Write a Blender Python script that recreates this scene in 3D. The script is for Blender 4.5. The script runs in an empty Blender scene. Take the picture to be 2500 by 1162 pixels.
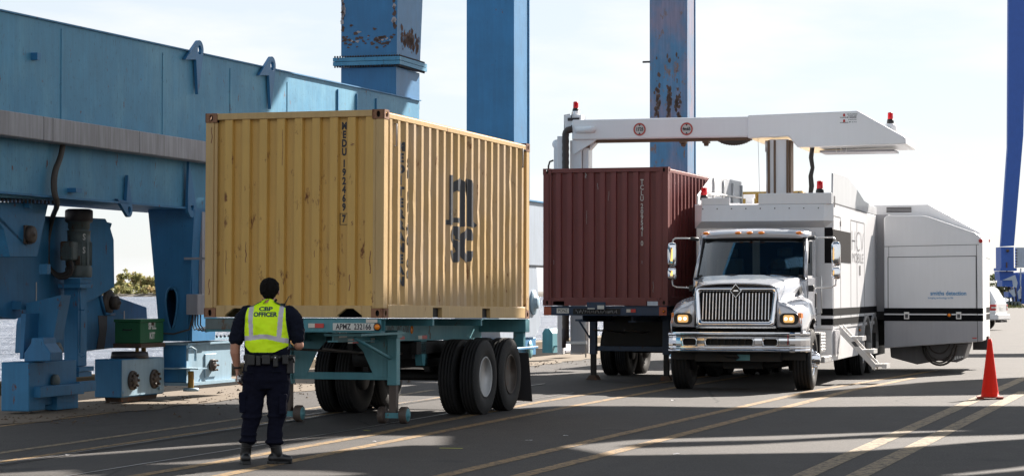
import bpy, bmesh, math, random
from mathutils import Vector, Matrix
from mathutils.bvhtree import BVHTree
R = math.radians
random.seed(7)
SC = bpy.context.scene
COL = SC.collection

# ------------------------------------------------------------------ camera
FPX, CX, HY, EYE = 5700.0, 1250.0, 712.0, 1.72      # focal length, centre column, horizon row (in 2500 px frame), eye height
cam_d = bpy.data.cameras.new('camera')
cam = bpy.data.objects.new('camera', cam_d)
COL.objects.link(cam)
cam_d.sensor_width = 36.0
cam_d.lens = 36.0 * FPX / 2500.0
cam_d.clip_start = 0.5
cam_d.clip_end = 12000
cam.location = (0, 0, EYE)
cam.rotation_euler = (R(90) + math.atan((HY - 581.0) / FPX), 0, 0)
SC.camera = cam

# ------------------------------------------------------------------ light
SUN_EL, SUN_AZ = R(33), R(36)                         # azimuth from +Y towards +X
SUNV = Vector((math.cos(SUN_EL) * math.sin(SUN_AZ), math.cos(SUN_EL) * math.cos(SUN_AZ), math.sin(SUN_EL)))
sd = bpy.data.lights.new('sun', 'SUN')
sd.energy = 5.0
sd.angle = R(0.5)
sd.color = (1.0, 0.92, 0.83)
sun = bpy.data.objects.new('sun', sd)
COL.objects.link(sun)
sun.rotation_euler = SUNV.to_track_quat('Z', 'Y').to_euler()
W = bpy.data.worlds.new('World')
SC.world = W
W.use_nodes = True
wn, wl = W.node_tree.nodes, W.node_tree.links
wn.clear()
wo = wn.new('ShaderNodeOutputWorld')
bg = wn.new('ShaderNodeBackground')
sky = wn.new('ShaderNodeTexSky')
sky.sky_type = 'NISHITA'
sky.sun_disc = False
sky.sun_elevation = SUN_EL
sky.sun_rotation = SUN_AZ
sky.air_density = 1.0
sky.dust_density = 0.4
sky.ozone_density = 1.4
tc = wn.new('ShaderNodeTexCoord')
mp = wn.new('ShaderNodeMapping')
mp.inputs['Scale'].default_value = (1.0, 1.0, 4.0)
nz = wn.new('ShaderNodeTexNoise')
nz.inputs['Scale'].default_value = 5.0
nz.inputs['Detail'].default_value = 7
nz.inputs['Roughness'].default_value = 0.55
cr = wn.new('ShaderNodeValToRGB')
cr.color_ramp.elements[0].position = 0.45
cr.color_ramp.elements[0].color = (0, 0, 0, 1)
cr.color_ramp.elements[1].position = 0.60
cr.color_ramp.elements[1].color = (0.9, 0.9, 0.9, 1)
mx = wn.new('ShaderNodeMix')
mx.data_type = 'RGBA'
mx.inputs[7].default_value = (5.0, 5.05, 5.1, 1)
wl.new(tc.outputs['Generated'], mp.inputs['Vector'])
wl.new(mp.outputs[0], nz.inputs['Vector'])
wl.new(nz.outputs['Fac'], cr.inputs[0])
veil = wn.new('ShaderNodeMix')
veil.data_type = 'RGBA'
veil.inputs[0].default_value = 0.85
veil.inputs[7].default_value = (3.75, 3.98, 4.3, 1)
wl.new(sky.outputs[0], veil.inputs[6])
wl.new(cr.outputs[0], mx.inputs[0])
wl.new(veil.outputs[2], mx.inputs[6])
wl.new(mx.outputs[2], bg.inputs[0])
bg.inputs[1].default_value = 0.066
wl.new(bg.outputs[0], wo.inputs[0])
SC.view_settings.view_transform = 'Standard'
SC.view_settings.look = 'None'
SC.view_settings.gamma = 1.0
SC.view_settings.exposure = 1.65

# ------------------------------------------------------------------ helpers
def ray(px, py):
    return Vector(((px - CX) / FPX, 1.0, (HY - py) / FPX))

class Frame:
    """a level local frame: x to the right, y away, z up, turned clockwise by th degrees"""
    def __init__(s, ox, oy, th):
        s.o = Vector((ox, oy, 0)); s.th = R(th)
        s.r = Vector((math.cos(s.th), -math.sin(s.th), 0)); s.b = Vector((math.sin(s.th), math.cos(s.th), 0))
    def side(s, px, py, lx):
        """point of the plane x = lx seen at this pixel -> (y, z)"""
        d = ray(px, py); t = (lx + s.o.dot(s.r)) / d.dot(s.r)
        p = d * t - s.o
        return p.dot(s.b), p.z + EYE
    def front(s, px, py, ly):
        d = ray(px, py); t = (ly + s.o.dot(s.b)) / d.dot(s.b)
        p = d * t - s.o
        return p.dot(s.r), p.z + EYE
    def w(s, x, y, z):
        return s.o + s.r * x + s.b * y + Vector((0, 0, z))

def gpt(px, py, z=0.0):
    """ground point seen at a pixel"""
    d = ray(px, py); t = (z - EYE) / d.z
    return Vector((d.x * t, t, z))

def tag(o, label=None, cat=None, group=None, kind=None):
    if label: o['label'] = label
    if cat: o['category'] = cat
    if group: o['group'] = group
    if kind: o['kind'] = kind
    return o

def thing(name, label, cat, fr=None, loc=(0, 0, 0), rotz=0.0, group=None):
    o = bpy.data.objects.new(name, None)
    o.empty_display_size = 0.2
    COL.objects.link(o)
    if fr: o.location = fr.o; o.rotation_euler = (0, 0, -fr.th)
    else: o.location = loc; o.rotation_euler = (0, 0, rotz)
    return tag(o, label, cat, group)

class MB:
    def __init__(s):
        s.v = []; s.f = []; s.m = []; s.mi = 0; s.M = Matrix.Identity(4); s.sm = []; s.smooth = False
    def add(s, vs, fs):
        n = len(s.v)
        s.v += [tuple(s.M @ Vector(v)) for v in vs]
        for f in fs:
            s.f.append(tuple(i + n for i in f)); s.m.append(s.mi); s.sm.append(s.smooth)
    def box(s, x0, x1, y0, y1, z0, z1):
        s.add([(x0,y0,z0),(x1,y0,z0),(x1,y1,z0),(x0,y1,z0),(x0,y0,z1),(x1,y0,z1),(x1,y1,z1),(x0,y1,z1)],
              [(0,3,2,1),(4,5,6,7),(0,1,5,4),(1,2,6,5),(2,3,7,6),(3,0,4,7)])
    def prism(s, poly, axis, a, b):
        """2D polygon extruded along an axis; poly is (y,z) for x, (x,z) for y, (x,y) for z"""
        n = len(poly)
        def P(p, t):
            return {'x': (t, p[0], p[1]), 'y': (p[0], t, p[1]), 'z': (p[0], p[1], t)}[axis]
        vs = [P(p, a) for p in poly] + [P(p, b) for p in poly]
        fs = [tuple(range(n)), tuple(range(2*n-1, n-1, -1))] + [(i, i+n, (i+1) % n + n, (i+1) % n) for i in range(n)]
        s.add(vs, fs)
    def ringplate(s, outer, inner, axis, a, b):
        """plate with a hole: outer and inner loops of equal length"""
        n = len(outer)
        def P(p, t):
            return {'x': (t, p[0], p[1]), 'y': (p[0], t, p[1]), 'z': (p[0], p[1], t)}[axis]
        vs = [P(p, a) for p in outer] + [P(p, a) for p in inner] + [P(p, b) for p in outer] + [P(p, b) for p in inner]
        fs = []
        for i in range(n):
            j = (i + 1) % n
            fs += [(i, j, n+j, n+i), (2*n+i, 3*n+i, 3*n+j, 2*n+j), (i, 2*n+i, 2*n+j, j), (n+i, n+j, 3*n+j, 3*n+i)]
        s.add(vs, fs)
    def loft(s, rings, closed=True, caps=True):
        n = len(rings[0]); vs = [p for r_ in rings for p in r_]; fs = []
        for k in range(len(rings) - 1):
            for i in range(n if closed else n - 1):
                j = (i + 1) % n
                fs.append((k*n+i, k*n+j, (k+1)*n+j, (k+1)*n+i))
        if caps:
            fs.append(tuple(range(n-1, -1, -1))); fs.append(tuple((len(rings)-1)*n + i for i in range(n)))
        s.add(vs, fs)
    def tube(s, pts, r, seg=8, caps=True):
        pts = [Vector(p) for p in pts]; rs = r if isinstance(r, (list, tuple)) else [r] * len(pts)
        rings = []; up = None
        for i, p in enumerate(pts):
            t = (pts[min(i+1, len(pts)-1)] - pts[max(i-1, 0)]).normalized()
            if up is None:
                up = Vector((0, 0, 1)) if abs(t.z) < 0.9 else Vector((1, 0, 0))
            a = t.cross(up).normalized(); c = a.cross(t).normalized(); up = c
            rings.append([tuple(p + (a * math.cos(2*math.pi*k/seg) + c * math.sin(2*math.pi*k/seg)) * rs[i]) for k in range(seg)])
        sm = s.smooth; s.smooth = True
        s.loft(rings, True, caps); s.smooth = sm
    def lathe(s, prof, c, axis='x', seg=32):
        """profile of (along, radius) spun round an axis through c"""
        rings = []
        for (a, r_) in prof:
            ring = []
            for k in range(seg):
                u, w = math.cos(2*math.pi*k/seg) * r_, math.sin(2*math.pi*k/seg) * r_
                ring.append({'x': (c[0]+a, c[1]+u, c[2]+w), 'y': (c[0]+u, c[1]+a, c[2]+w), 'z': (c[0]+u, c[1]+w, c[2]+a)}[axis])
            rings.append(ring)
        sm = s.smooth; s.smooth = True
        s.loft(rings, True, True); s.smooth = sm
    def build(s, name, mat, parent=None, bevel=0.0, smooth=None, seg=1, subsurf=0, loc=None):
        me = bpy.data.meshes.new(name)
        me.from_pydata(s.v, [], s.f)
        for m in (mat if isinstance(mat, (list, tuple)) else [mat]): me.materials.append(m)
        me.polygons.foreach_set('material_index', s.m)
        sm = s.sm if smooth is None else [smooth] * len(s.f)
        me.polygons.foreach_set('use_smooth', sm)
        bm = bmesh.new(); bm.from_mesh(me)
        bmesh.ops.recalc_face_normals(bm, faces=bm.faces)
        bm.to_mesh(me); bm.free()
        me.validate(); me.update()
        o = bpy.data.objects.new(name, me)
        COL.objects.link(o)
        if parent: o.parent = parent
        if loc: o.location = loc
        if bevel:
            b = o.modifiers.new('bevel', 'BEVEL'); b.width = bevel; b.segments = seg; b.limit_method = 'ANGLE'; b.angle_limit = R(40)
        if subsurf:
            b = o.modifiers.new('sub', 'SUBSURF'); b.levels = subsurf; b.render_levels = subsurf
        return o

def bake(o, keep=True):
    """apply an object's modifiers"""
    dg = bpy.context.evaluated_depsgraph_get()
    dg.update()
    me = bpy.data.meshes.new_from_object(o.evaluated_get(dg))
    for m in list(o.modifiers): o.modifiers.remove(m)
    old = o.data; o.data = me
    bpy.data.meshes.remove(old)
    return o

def oval(cx, cz, rx, rz, n=16, ph=0):
    return [(cx + rx*math.cos(2*math.pi*k/n + ph), cz + rz*math.sin(2*math.pi*k/n + ph)) for k in range(n)]
def sq_ring(x0, x1, z0, z1, n=16):
    """points on a rectangle matching the angles of oval()"""
    cx, cz, hx, hz = (x0+x1)/2, (z0+z1)/2, (x1-x0)/2, (z1-z0)/2
    out = []
    for k in range(n):
        c, s_ = math.cos(2*math.pi*k/n), math.sin(2*math.pi*k/n)
        m = max(abs(c), abs(s_))
        out.append((cx + hx*c/m, cz + hz*s_/m))
    return out
def rrect(x0, x1, z0, z1, r, n=3):
    out = []
    for cx, cz, a0 in ((x1-r, z1-r, 0), (x0+r, z1-r, 90), (x0+r, z0+r, 180), (x1-r, z0+r, 270)):
        for k in range(n+1):
            a = R(a0 + 90*k/n); out.append((cx + r*math.cos(a), cz + r*math.sin(a)))
    return out

# ------------------------------------------------------------------ materials
MATS = {}
def newmat(name):
    m = bpy.data.materials.new(name); m.use_nodes = True
    n = m.node_tree.nodes; l = m.node_tree.links
    return m, n, l, n['Principled BSDF']
def ramp(n, p0, p1, c0=(0,0,0,1), c1=(1,1,1,1)):
    r_ = n.new('ShaderNodeValToRGB'); e = r_.color_ramp.elements
    e[0].position, e[1].position, e[0].color, e[1].color = p0, p1, c0, c1
    return r_
def mixc(n, l, fac, a, b, mode='MIX'):
    x = n.new('ShaderNodeMix'); x.data_type = 'RGBA'; x.blend_type = mode
    for sock, val in ((x.inputs[0], fac), (x.inputs[6], a), (x.inputs[7], b)):
        if isinstance(val, bpy.types.NodeSocket): l.new(val, sock)
        elif isinstance(val, (int, float)): sock.default_value = val
        else: sock.default_value = (*val, 1) if len(val) == 3 else val
    return x.outputs[2]
def noise(n, l, co, scale, detail=6, rough=.6, st=(1,1,1), loc=(0,0,0)):
    mp = n.new('ShaderNodeMapping'); mp.inputs['Scale'].default_value = st; mp.inputs['Location'].default_value = loc
    t = n.new('ShaderNodeTexNoise'); t.inputs['Scale'].default_value = scale; t.inputs['Detail'].default_value = detail; t.inputs['Roughness'].default_value = rough
    l.new(co, mp.inputs[0]); l.new(mp.outputs[0], t.inputs['Vector'])
    return t.outputs['Fac']
def paint(name, col, rough=.5, metal=0.0, rust=0.0, streak=0.25, var=.18, spec=.5, coat=0.0, rustcol=(.13,.055,.028), dark=None, bump=.15, scale=1.0, fade=None, spots=0.0):
    if name in MATS: return MATS[name]
    m, n, l, b = newmat(name)
    co = n.new('ShaderNodeTexCoord').outputs['Object']
    c = Vector(col)
    lo = tuple(c * (1 - var)); hi = tuple(c * (1 + var*.7))
    base = mixc(n, l, ramp(n, .3, .7).outputs[0] if False else noise(n, l, co, 1.7*scale), lo, hi)
    if fade:
        f = noise(n, l, co, .9*scale, 5, .6, (1,1,.6), (3,1,2)); rr = ramp(n, .45, .62); l.new(f, rr.inputs[0])
        base = mixc(n, l, rr.outputs[0], base, fade)
    if streak:
        s_ = noise(n, l, co, 9*scale, 6, .65, (1.6,1.6,.10)); rr = ramp(n, .35, .75); l.new(s_, rr.inputs[0])
        m1 = n.new('ShaderNodeMath'); m1.operation = 'MULTIPLY'; m1.inputs[1].default_value = streak; l.new(rr.outputs[0], m1.inputs[0])
        base = mixc(n, l, m1.outputs[0], base, dark or tuple(c * .38 + Vector((.012,.010,.008))))
    rg = rough
    if rust:
        a = noise(n, l, co, 5*scale, 8, .72, (1,1,.45), (5,2,1)); p = .74 - .22*rust
        rr = ramp(n, p - .03, p + .03); l.new(a, rr.inputs[0])
        a2 = noise(n, l, co, 26*scale, 4, .7)
        rc = mixc(n, l, a2, tuple(Vector(rustcol)*.55), tuple(Vector(rustcol)*1.7))
        base = mixc(n, l, rr.outputs[0], base, rc)
        mr = n.new('ShaderNodeMix'); mr.inputs[2].default_value = rough; mr.inputs[3].default_value = .9; l.new(rr.outputs[0], mr.inputs[0])
        l.new(mr.outputs[0], b.inputs['Roughness'])
    else: b.inputs['Roughness'].default_value = rough
    if spots:
        a = noise(n, l, co, 34*scale, 3, .6, (1.4,1.4,.22), (9,4,7)); p = .74 - .13*spots
        rr = ramp(n, p, p + .02); l.new(a, rr.inputs[0])
        base = mixc(n, l, rr.outputs[0], base, tuple(c*.3))
    l.new(base, b.inputs['Base Color'])
    b.inputs['Metallic'].default_value = metal
    b.inputs['Specular IOR Level'].default_value = spec
    if coat: b.inputs['Coat Weight'].default_value = coat; b.inputs['Coat Roughness'].default_value = .06
    if bump:
        bp = n.new('ShaderNodeBump'); bp.inputs['Strength'].default_value = bump; bp.inputs['Distance'].default_value = .02
        l.new(noise(n, l, co, 7*scale, 5, .6), bp.inputs['Height']); l.new(bp.outputs[0], b.inputs['Normal'])
    MATS[name] = m
    return m

M = {}
M['blue'] = paint('crane_blue_paint', (.058,.265,.44), .55, rust=.42, streak=.32, var=.3, spots=.7, fade=(.11,.33,.48))
M['blue_leg'] = paint('crane_blue_leg_paint', (.028,.18,.38), .5, rust=.2, streak=.3, var=.35, spots=.3)
M['blue_rusty'] = paint('crane_blue_faded_rusty_paint', (.07,.20,.36), .6, rust=.62, streak=.5, var=.35, fade=(.21,.19,.27), rustcol=(.16,.11,.10))
M['blue_base'] = paint('crane_base_blue_paint', (.032,.20,.40), .55, rust=.45, streak=.35, var=.35)
M['sunlit_base'] = paint('sunlit_blue_weathered_paint', (.28,.42,.52), .5, rust=.35, streak=.35, var=.2)  # same blue paint made paler: sunlight on the lit faces put into the colour
M['royal'] = paint('royal_blue_paint', (.018,.085,.36), .5, rust=.1, streak=.2)
M['galv'] = paint('galvanised_channel', (.34,.33,.35), .55, metal=.25, rust=.15, streak=.6, var=.25, dark=(.10,.085,.07))
M['greasy'] = paint('greasy_machine_grey_green', (.10,.13,.13), .5, rust=.75, streak=.5, var=.4, rustcol=(.10,.06,.035))
M['motor_dark'] = paint('dark_motor_cover', (.04,.033,.036), .5, rust=.3, streak=.3)
M['hose'] = paint('dusty_black_hose', (.055,.045,.038), .6, streak=0, var=.3, rust=0)
M['rust'] = paint('rusty_steel', (.085,.055,.040), .85, rust=.8, streak=.4, var=.4)
M['pin'] = paint('greasy_brown_pin', (.085,.062,.05), .6, rust=.6, streak=.4, var=.4, rustcol=(.05,.035,.03))
M['bolt'] = paint('dark_bolts', (.05,.05,.055), .6, streak=0)
M['yellow'] = paint('yellow_container_paint', (.60,.36,.088), .5, rust=.5, streak=.28, var=.12, rustcol=(.16,.07,.03), dark=(.30,.19,.07), spots=.15)
M['yellow_rail'] = paint('yellow_container_rail_paint', (.54,.36,.15), .55, rust=.42, streak=.3, var=.14, rustcol=(.17,.08,.04), dark=(.2,.12,.06))
M['yellow_side'] = paint('faded_yellow_side_paint', (.50,.335,.145), .6, rust=.45, streak=.3, var=.16, rustcol=(.16,.07,.03), dark=(.28,.18,.08), spec=.3, fade=(.50,.36,.22))
M['casting'] = paint('rusty_corner_casting', (.27,.13,.07), .8, rust=.9, streak=.4, var=.3, rustcol=(.12,.045,.022))
M['black_letter'] = paint('black_lettering', (.016,.018,.026), .5, streak=.0, var=.2, bump=0)
M['oxide'] = paint('oxide_red_container_paint', (.185,.047,.045), .5, rust=.2, streak=.25, var=.2, dark=(.10,.03,.028))
M['oxide_rail'] = paint('oxide_red_container_rail', (.18,.05,.046), .55, rust=.4, streak=.3, var=.2, rustcol=(.10,.05,.035))
M['white_letter'] = paint('white_lettering', (.62,.62,.60), .5, streak=0, var=.25, bump=0)
M['ochre'] = paint('ochre_container_paint', (.52,.32,.07), .5, rust=.15, streak=.2)
M['teal'] = paint('teal_chassis_paint', (.06,.24,.29), .55, rust=.45, streak=.4, var=.3, fade=(.10,.27,.30))
M['navy_frame'] = paint('dark_blue_chassis_paint', (.02,.045,.095), .5, rust=.5, streak=.4, var=.35, rustcol=(.05,.03,.02))
M['orange_red'] = paint('faded_orange_red_paint', (.42,.10,.05), .6, rust=.2, streak=.2)
M['tyre'] = paint('tyre_rubber', (.018,.018,.019), .75, streak=0, var=.45, bump=.3, spec=.25, fade=(.032,.029,.027))
M['rim_white'] = paint('dirty_white_rim', (.45,.45,.45), .5, rust=.25, streak=.3)
M['rim_brown'] = paint('brown_dirty_rim', (.055,.040,.03), .7, rust=.5, streak=.2)
M['flap'] = paint('black_rubber_flap', (.018,.016,.018), .7, streak=.2)
M['plate_white'] = paint('white_plate', (.62,.62,.58), .5, streak=.25)
M['tape_red'] = paint('red_reflective_tape', (.50,.035,.03), .35, streak=.1)
M['tape_white'] = paint('white_reflective_tape', (.60,.55,.48), .35, streak=.1)
M['white'] = paint('glossy_white_truck_paint', (.80,.80,.81), .32, streak=.05, var=.04, coat=.6, bump=.02, dark=(.42,.41,.39))
M['guard'] = paint('grey_white_guard_panel', (.45,.46,.48), .45, streak=.2, var=.1, coat=.2)
M['pod'] = paint('dark_grey_pod', (.17,.16,.16), .5, streak=.3, var=.2, rust=.2)
M['cab_paint'] = paint('silvery_white_cab_paint', (.56,.57,.61), .22, metal=.35, streak=.04, var=.05, coat=.8, bump=.02, dark=(.4,.4,.4))
M['white_body'] = paint('white_body_panel', (.76,.76,.775), .36, streak=.08, var=.05, coat=.35, bump=.03, dark=(.38,.37,.35))
M['body_grey'] = paint('light_grey_lower_panel', (.36,.355,.375), .4, streak=.12, var=.07, coat=.3, bump=.03)
M['black_band'] = paint('black_band_vinyl', (.008,.008,.009), .8, streak=.0, bump=0, spec=.05)
M['seam'] = paint('panel_seam', (.06,.06,.065), .6, streak=0, bump=0)
M['chrome'] = paint('chrome', (.80,.80,.82), .07, metal=1.0, streak=0, var=.03, bump=.01)
M['alu'] = paint('brushed_aluminium', (.62,.61,.60), .34, metal=.7, streak=.15, var=.1, bump=.04)
M['black_plastic'] = paint('black_plastic', (.014,.014,.015), .5, streak=0)
M['under'] = paint('underbody_black', (.012,.011,.011), .7, streak=.3, rust=.3, rustcol=(.03,.02,.015))
M['rubber_seal'] = paint('rubber_seal', (.012,.012,.014), .6, streak=0)
M['brown_rail'] = paint('greasy_brown_rail', (.16,.095,.055), .6, rust=.4, streak=.4)
M['grey_box'] = paint('grey_junction_box', (.36,.36,.40), .45, streak=.3, rust=.1)
M['blue_letter'] = paint('blue_lettering', (.05,.26,.52), .5, streak=0, bump=0)
M['grey_letter'] = paint('dark_grey_lettering', (.05,.05,.055), .5, streak=0, bump=0)
M['green'] = paint('green_steel_box_paint', (.012,.125,.045), .5, rust=.15, streak=.3, var=.25)
M['cone'] = paint('red_orange_cone_plastic', (.80,.018,.006), .65, spec=.2, streak=.35, var=.2, rust=.3, rustcol=(.25,.03,.015), dark=(.35,.02,.01), bump=.05, spots=.2)
M['cone_base'] = paint('dirty_cone_base', (.30,.05,.03), .7, streak=.3)
M['cobalt_text'] = paint('navy_vest_print', (.015,.045,.07), .7, streak=0, bump=0)
M['skin'] = paint('skin', (.42,.20,.13), .5, streak=0, var=.12, bump=.04)
M['hair'] = paint('dark_hair', (.006,.005,.005), .9, spec=.1, streak=.6, var=.4, bump=.8, scale=4, dark=(.02,.017,.015))
M['shirt'] = paint('navy_shirt_cloth', (.007,.009,.018), .9, spec=.12, streak=0, var=.3, bump=.5)
M['trouser'] = paint('navy_trouser_cloth', (.006,.007,.017), .9, spec=.1, streak=.15, var=.35, bump=.8)
M['leather'] = paint('black_leather', (.006,.006,.007), .38, streak=0, var=.3, bump=.3)
M['paper'] = paint('paper', (.7,.7,.72), .7, streak=.0)

def simple(name, col, rough=.5, emis=0, ecol=None, trans=0, metal=0, alpha=1):
    m, n, l, b = newmat(name)
    b.inputs['Base Color'].default_value = (*col, 1); b.inputs['Roughness'].default_value = rough; b.inputs['Metallic'].default_value = metal
    if emis: b.inputs['Emission Color'].default_value = (*(ecol or col), 1); b.inputs['Emission Strength'].default_value = emis
    if trans: b.inputs['Transmission Weight'].default_value = trans
    return m
M['amber'] = simple('amber_lens', (.80,.22,.01), .25)
M['red_lens'] = simple('red_beacon_lens', (.62,.008,.012), .15)
M['red_lamp'] = simple('red_lamp_lens', (.45,.02,.02), .2)
M['headlamp'] = simple('lit_headlamp', (.45,.30,.15), .15, .22, (1.0,.55,.18))
M['head_glow'] = simple('headlamp_filament', (1,.9,.7), .2, 1.4, (1.0,.74,.42))
M['vest'] = None
def glass_mat():
    m, n, l, b = newmat('tinted_glass')
    n.remove(b)
    t = n.new('ShaderNodeBsdfTransparent'); t.inputs[0].default_value = (.28,.32,.33,1)
    g = n.new('ShaderNodeBsdfGlossy'); g.inputs['Roughness'].default_value = .02; g.inputs[0].default_value = (.50,.53,.55,1)
    lw = n.new('ShaderNodeFresnel'); lw.inputs[0].default_value = 1.5
    mxs = n.new('ShaderNodeMixShader')
    ad = n.new('ShaderNodeMath'); ad.operation = 'ADD'; ad.inputs[1].default_value = .05; l.new(lw.outputs[0], ad.inputs[0])
    l.new(ad.outputs[0], mxs.inputs[0]); l.new(t.outputs[0], mxs.inputs[1]); l.new(g.outputs[0], mxs.inputs[2])
    l.new(mxs.outputs[0], n['Material Output'].inputs[0])
    return m
M['glass'] = glass_mat()
M['dark_glass'] = simple('dark_window_glass', (.012,.014,.016), .05)
M['clear_lens'] = simple('clear_lens', (.6,.6,.6), .1)
def vest_mat():
    m, n, l, b = newmat('neon_yellow_vest_fabric')
    co = n.new('ShaderNodeTexCoord').outputs['Object']
    a = noise(n, l, co, 9, 4, .5)
    l.new(mixc(n, l, a, (.62,.95,.0), (.74,1.0,.005)), b.inputs['Base Color'])
    b.inputs['Roughness'].default_value = .75
    b.inputs['Emission Color'].default_value = (.55,1,.0,1); b.inputs['Emission Strength'].default_value = 0.0
    bp = n.new('ShaderNodeBump'); bp.inputs['Strength'].default_value = .35; bp.inputs['Distance'].default_value = .02
    l.new(noise(n, l, co, 6, 3, .5, (1,1,1.6)), bp.inputs['Height']); l.new(bp.outputs[0], b.inputs['Normal'])
    return m
M['vest'] = vest_mat()
M['vest_tape'] = simple('silver_reflective_vest_tape', (.50,.47,.53), .5)

# ------------------------------------------------------------------ lettering
def text_bm(s, size=1.0, bold=0.0, sx=1.0, spacing=1.0, align='CENTER'):
    c = bpy.data.curves.new('t', 'FONT'); c.body = s; c.size = size; c.align_x = align; c.align_y = 'CENTER'
    c.offset = bold; c.space_character = spacing; c.resolution_u = 3; c.fill_mode = 'FRONT'
    o = bpy.data.objects.new('t', c); COL.objects.link(o)
    dg = bpy.context.evaluated_depsgraph_get(); dg.update()
    me = bpy.data.meshes.new_from_object(o.evaluated_get(dg))
    bm = bmesh.new(); bm.from_mesh(me)
    bpy.data.objects.remove(o); bpy.data.curves.remove(c); bpy.data.meshes.remove(me)
    for v in bm.verts: v.co.x *= sx
    return bm
def bm_join(dst, src, f):
    """append src to dst, moving its vertices by f(x, y)"""
    mp = {v: dst.verts.new(f(v.co.x, v.co.y)) for v in src.verts}
    for fc in src.faces:
        try: dst.faces.new([mp[v] for v in fc.verts])
        except ValueError: pass
def bm_obj(bm, name, mat, parent, flip_to=None):
    if flip_to is not None:
        for f in bm.faces:
            f.normal_update()
            if f.normal.dot(Vector(flip_to)) < 0: f.normal_flip()
    me = bpy.data.meshes.new(name); bm.to_mesh(me); bm.free(); me.materials.append(mat)
    o = bpy.data.objects.new(name, me); COL.objects.link(o); o.parent = parent
    return o
def flat_text(s, size, name, mat, parent, org, u, v, bold=0.0, sx=1.0, spacing=1.0, align='CENTER'):
    """lettering laid on a plane: origin, unit vectors of reading and of up"""
    bm = text_bm(s, size, bold, sx, spacing, align); out = bmesh.new()
    O, U, V = Vector(org), Vector(u), Vector(v)
    bm_join(out, bm, lambda x, y: O + U*x + V*y); bm.free()
    return bm_obj(out, name, mat, parent, U.cross(V))

# ------------------------------------------------------------------ ground, water, far bank
RF = Frame(-6.2, 33.4, 16)           # frame of the water-side crane rail (y runs along the rail)
def ground_mat():
    m, n, l, b = newmat('worn_asphalt')
    co = n.new('ShaderNodeTexCoord').outputs['Object']
    base = mixc(n, l, noise(n, l, co, .22, 6, .6), (.023,.0225,.0245), (.044,.0415,.042))
    rr = ramp(n, .40, .66); l.new(noise(n, l, co, .9, 6, .65, (1,1,1), (4,2,0)), rr.inputs[0])
    m1 = n.new('ShaderNodeMath'); m1.operation = 'MULTIPLY'; m1.inputs[1].default_value = .5; l.new(rr.outputs[0], m1.inputs[0])
    base = mixc(n, l, m1.outputs[0], base, (.064,.058,.054))
    # long tyre and drag marks along the lanes
    rt = n.new('ShaderNodeMapping'); rt.inputs['Rotation'].default_value = (0, 0, R(16)); l.new(co, rt.inputs[0])
    s_ = noise(n, l, rt.outputs[0], 1.6, 5, .7, (1.6,.07,1)); r2 = ramp(n, .52, .72); l.new(s_, r2.inputs[0])
    m2 = n.new('ShaderNodeMath'); m2.operation = 'MULTIPLY'; m2.inputs[1].default_value = .38; l.new(r2.outputs[0], m2.inputs[0])
    base = mixc(n, l, m2.outputs[0], base, (.014,.013,.013))
    # blotchy wear
    bw = ramp(n, .3, .7, (.68,.68,.70,1), (1.35,1.32,1.28,1)); l.new(noise(n, l, co, 5.5, 9, .75, (1,.55,1), (3,8,0)), bw.inputs[0])
    base = mixc(n, l, 1.0, base, bw.outputs[0], 'MULTIPLY')
    bw = ramp(n, .35, .65, (.8,.8,.8,1), (1.2,1.2,1.2,1)); l.new(noise(n, l, co, 1.3, 8, .7, (1,.4,1), (6,1,0)), bw.inputs[0])
    base = mixc(n, l, 1.0, base, bw.outputs[0], 'MULTIPLY')
    # aggregate speckle
    sp = ramp(n, .35, .72); l.new(noise(n, l, co, 38, 3, .8), sp.inputs[0])
    base = mixc(n, l, .5, base, mixc(n, l, sp.outputs[0], (.010,.0095,.0095), (.13,.112,.096)))
    # hairline cracks and repaired seams
    vo = n.new('ShaderNodeTexVoronoi'); vo.feature = 'DISTANCE_TO_EDGE'; vo.inputs['Scale'].default_value = .33
    wv = n.new('ShaderNodeMix'); wv.data_type = 'VECTOR'; wv.inputs[0].default_value = .12
    nv = n.new('ShaderNodeTexNoise'); nv.inputs['Scale'].default_value = 1.4; nv.inputs['Detail'].default_value = 6; l.new(co, nv.inputs['Vector'])
    l.new(co, wv.inputs[4]); l.new(nv.outputs['Color'], wv.inputs[5]); l.new(wv.outputs[1], vo.inputs['Vector'])
    ck = ramp(n, .0, .007, (1,1,1,1), (0,0,0,1)); l.new(vo.outputs['Distance'], ck.inputs[0])
    cm = n.new('ShaderNodeMath'); cm.operation = 'MULTIPLY'; l.new(ck.outputs[0], cm.inputs[0])
    cg = ramp(n, .5, .6); l.new(noise(n, l, co, .12, 3, .5, (1,1,1), (2,9,0)), cg.inputs[0]); l.new(cg.outputs[0], cm.inputs[1])
    base = mixc(n, l, cm.outputs[0], base, (.008,.008,.008))
    # spots of oil and dark repairs
    o_ = ramp(n, .64, .72); l.new(noise(n, l, co, .75, 4, .5, (1,1,1), (17,5,0)), o_.inputs[0])
    base = mixc(n, l, o_.outputs[0], base, (.021,.021,.023))
    l.new(base, b.inputs['Base Color'])
    b.inputs['Roughness'].default_value = .82; b.inputs['Specular IOR Level'].default_value = .38
    bp = n.new('ShaderNodeBump'); bp.inputs['Strength'].default_value = .8; bp.inputs['Distance'].default_value = .012
    l.new(noise(n, l, co, 30, 4, .7), bp.inputs['Height']); l.new(bp.outputs[0], b.inputs['Normal'])
    return m
M['ground'] = ground_mat()
M['line'] = paint('worn_yellow_line_paint', (.25,.15,.05), .7, streak=0, var=.35, rust=.95, rustcol=(.06,.05,.042), scale=2.2, bump=.1)
M['line_pale'] = paint('worn_pale_line_paint', (.24,.175,.095), .7, streak=0, var=.35, rust=.95, rustcol=(.06,.05,.042), scale=2.2, bump=.1)
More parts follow.
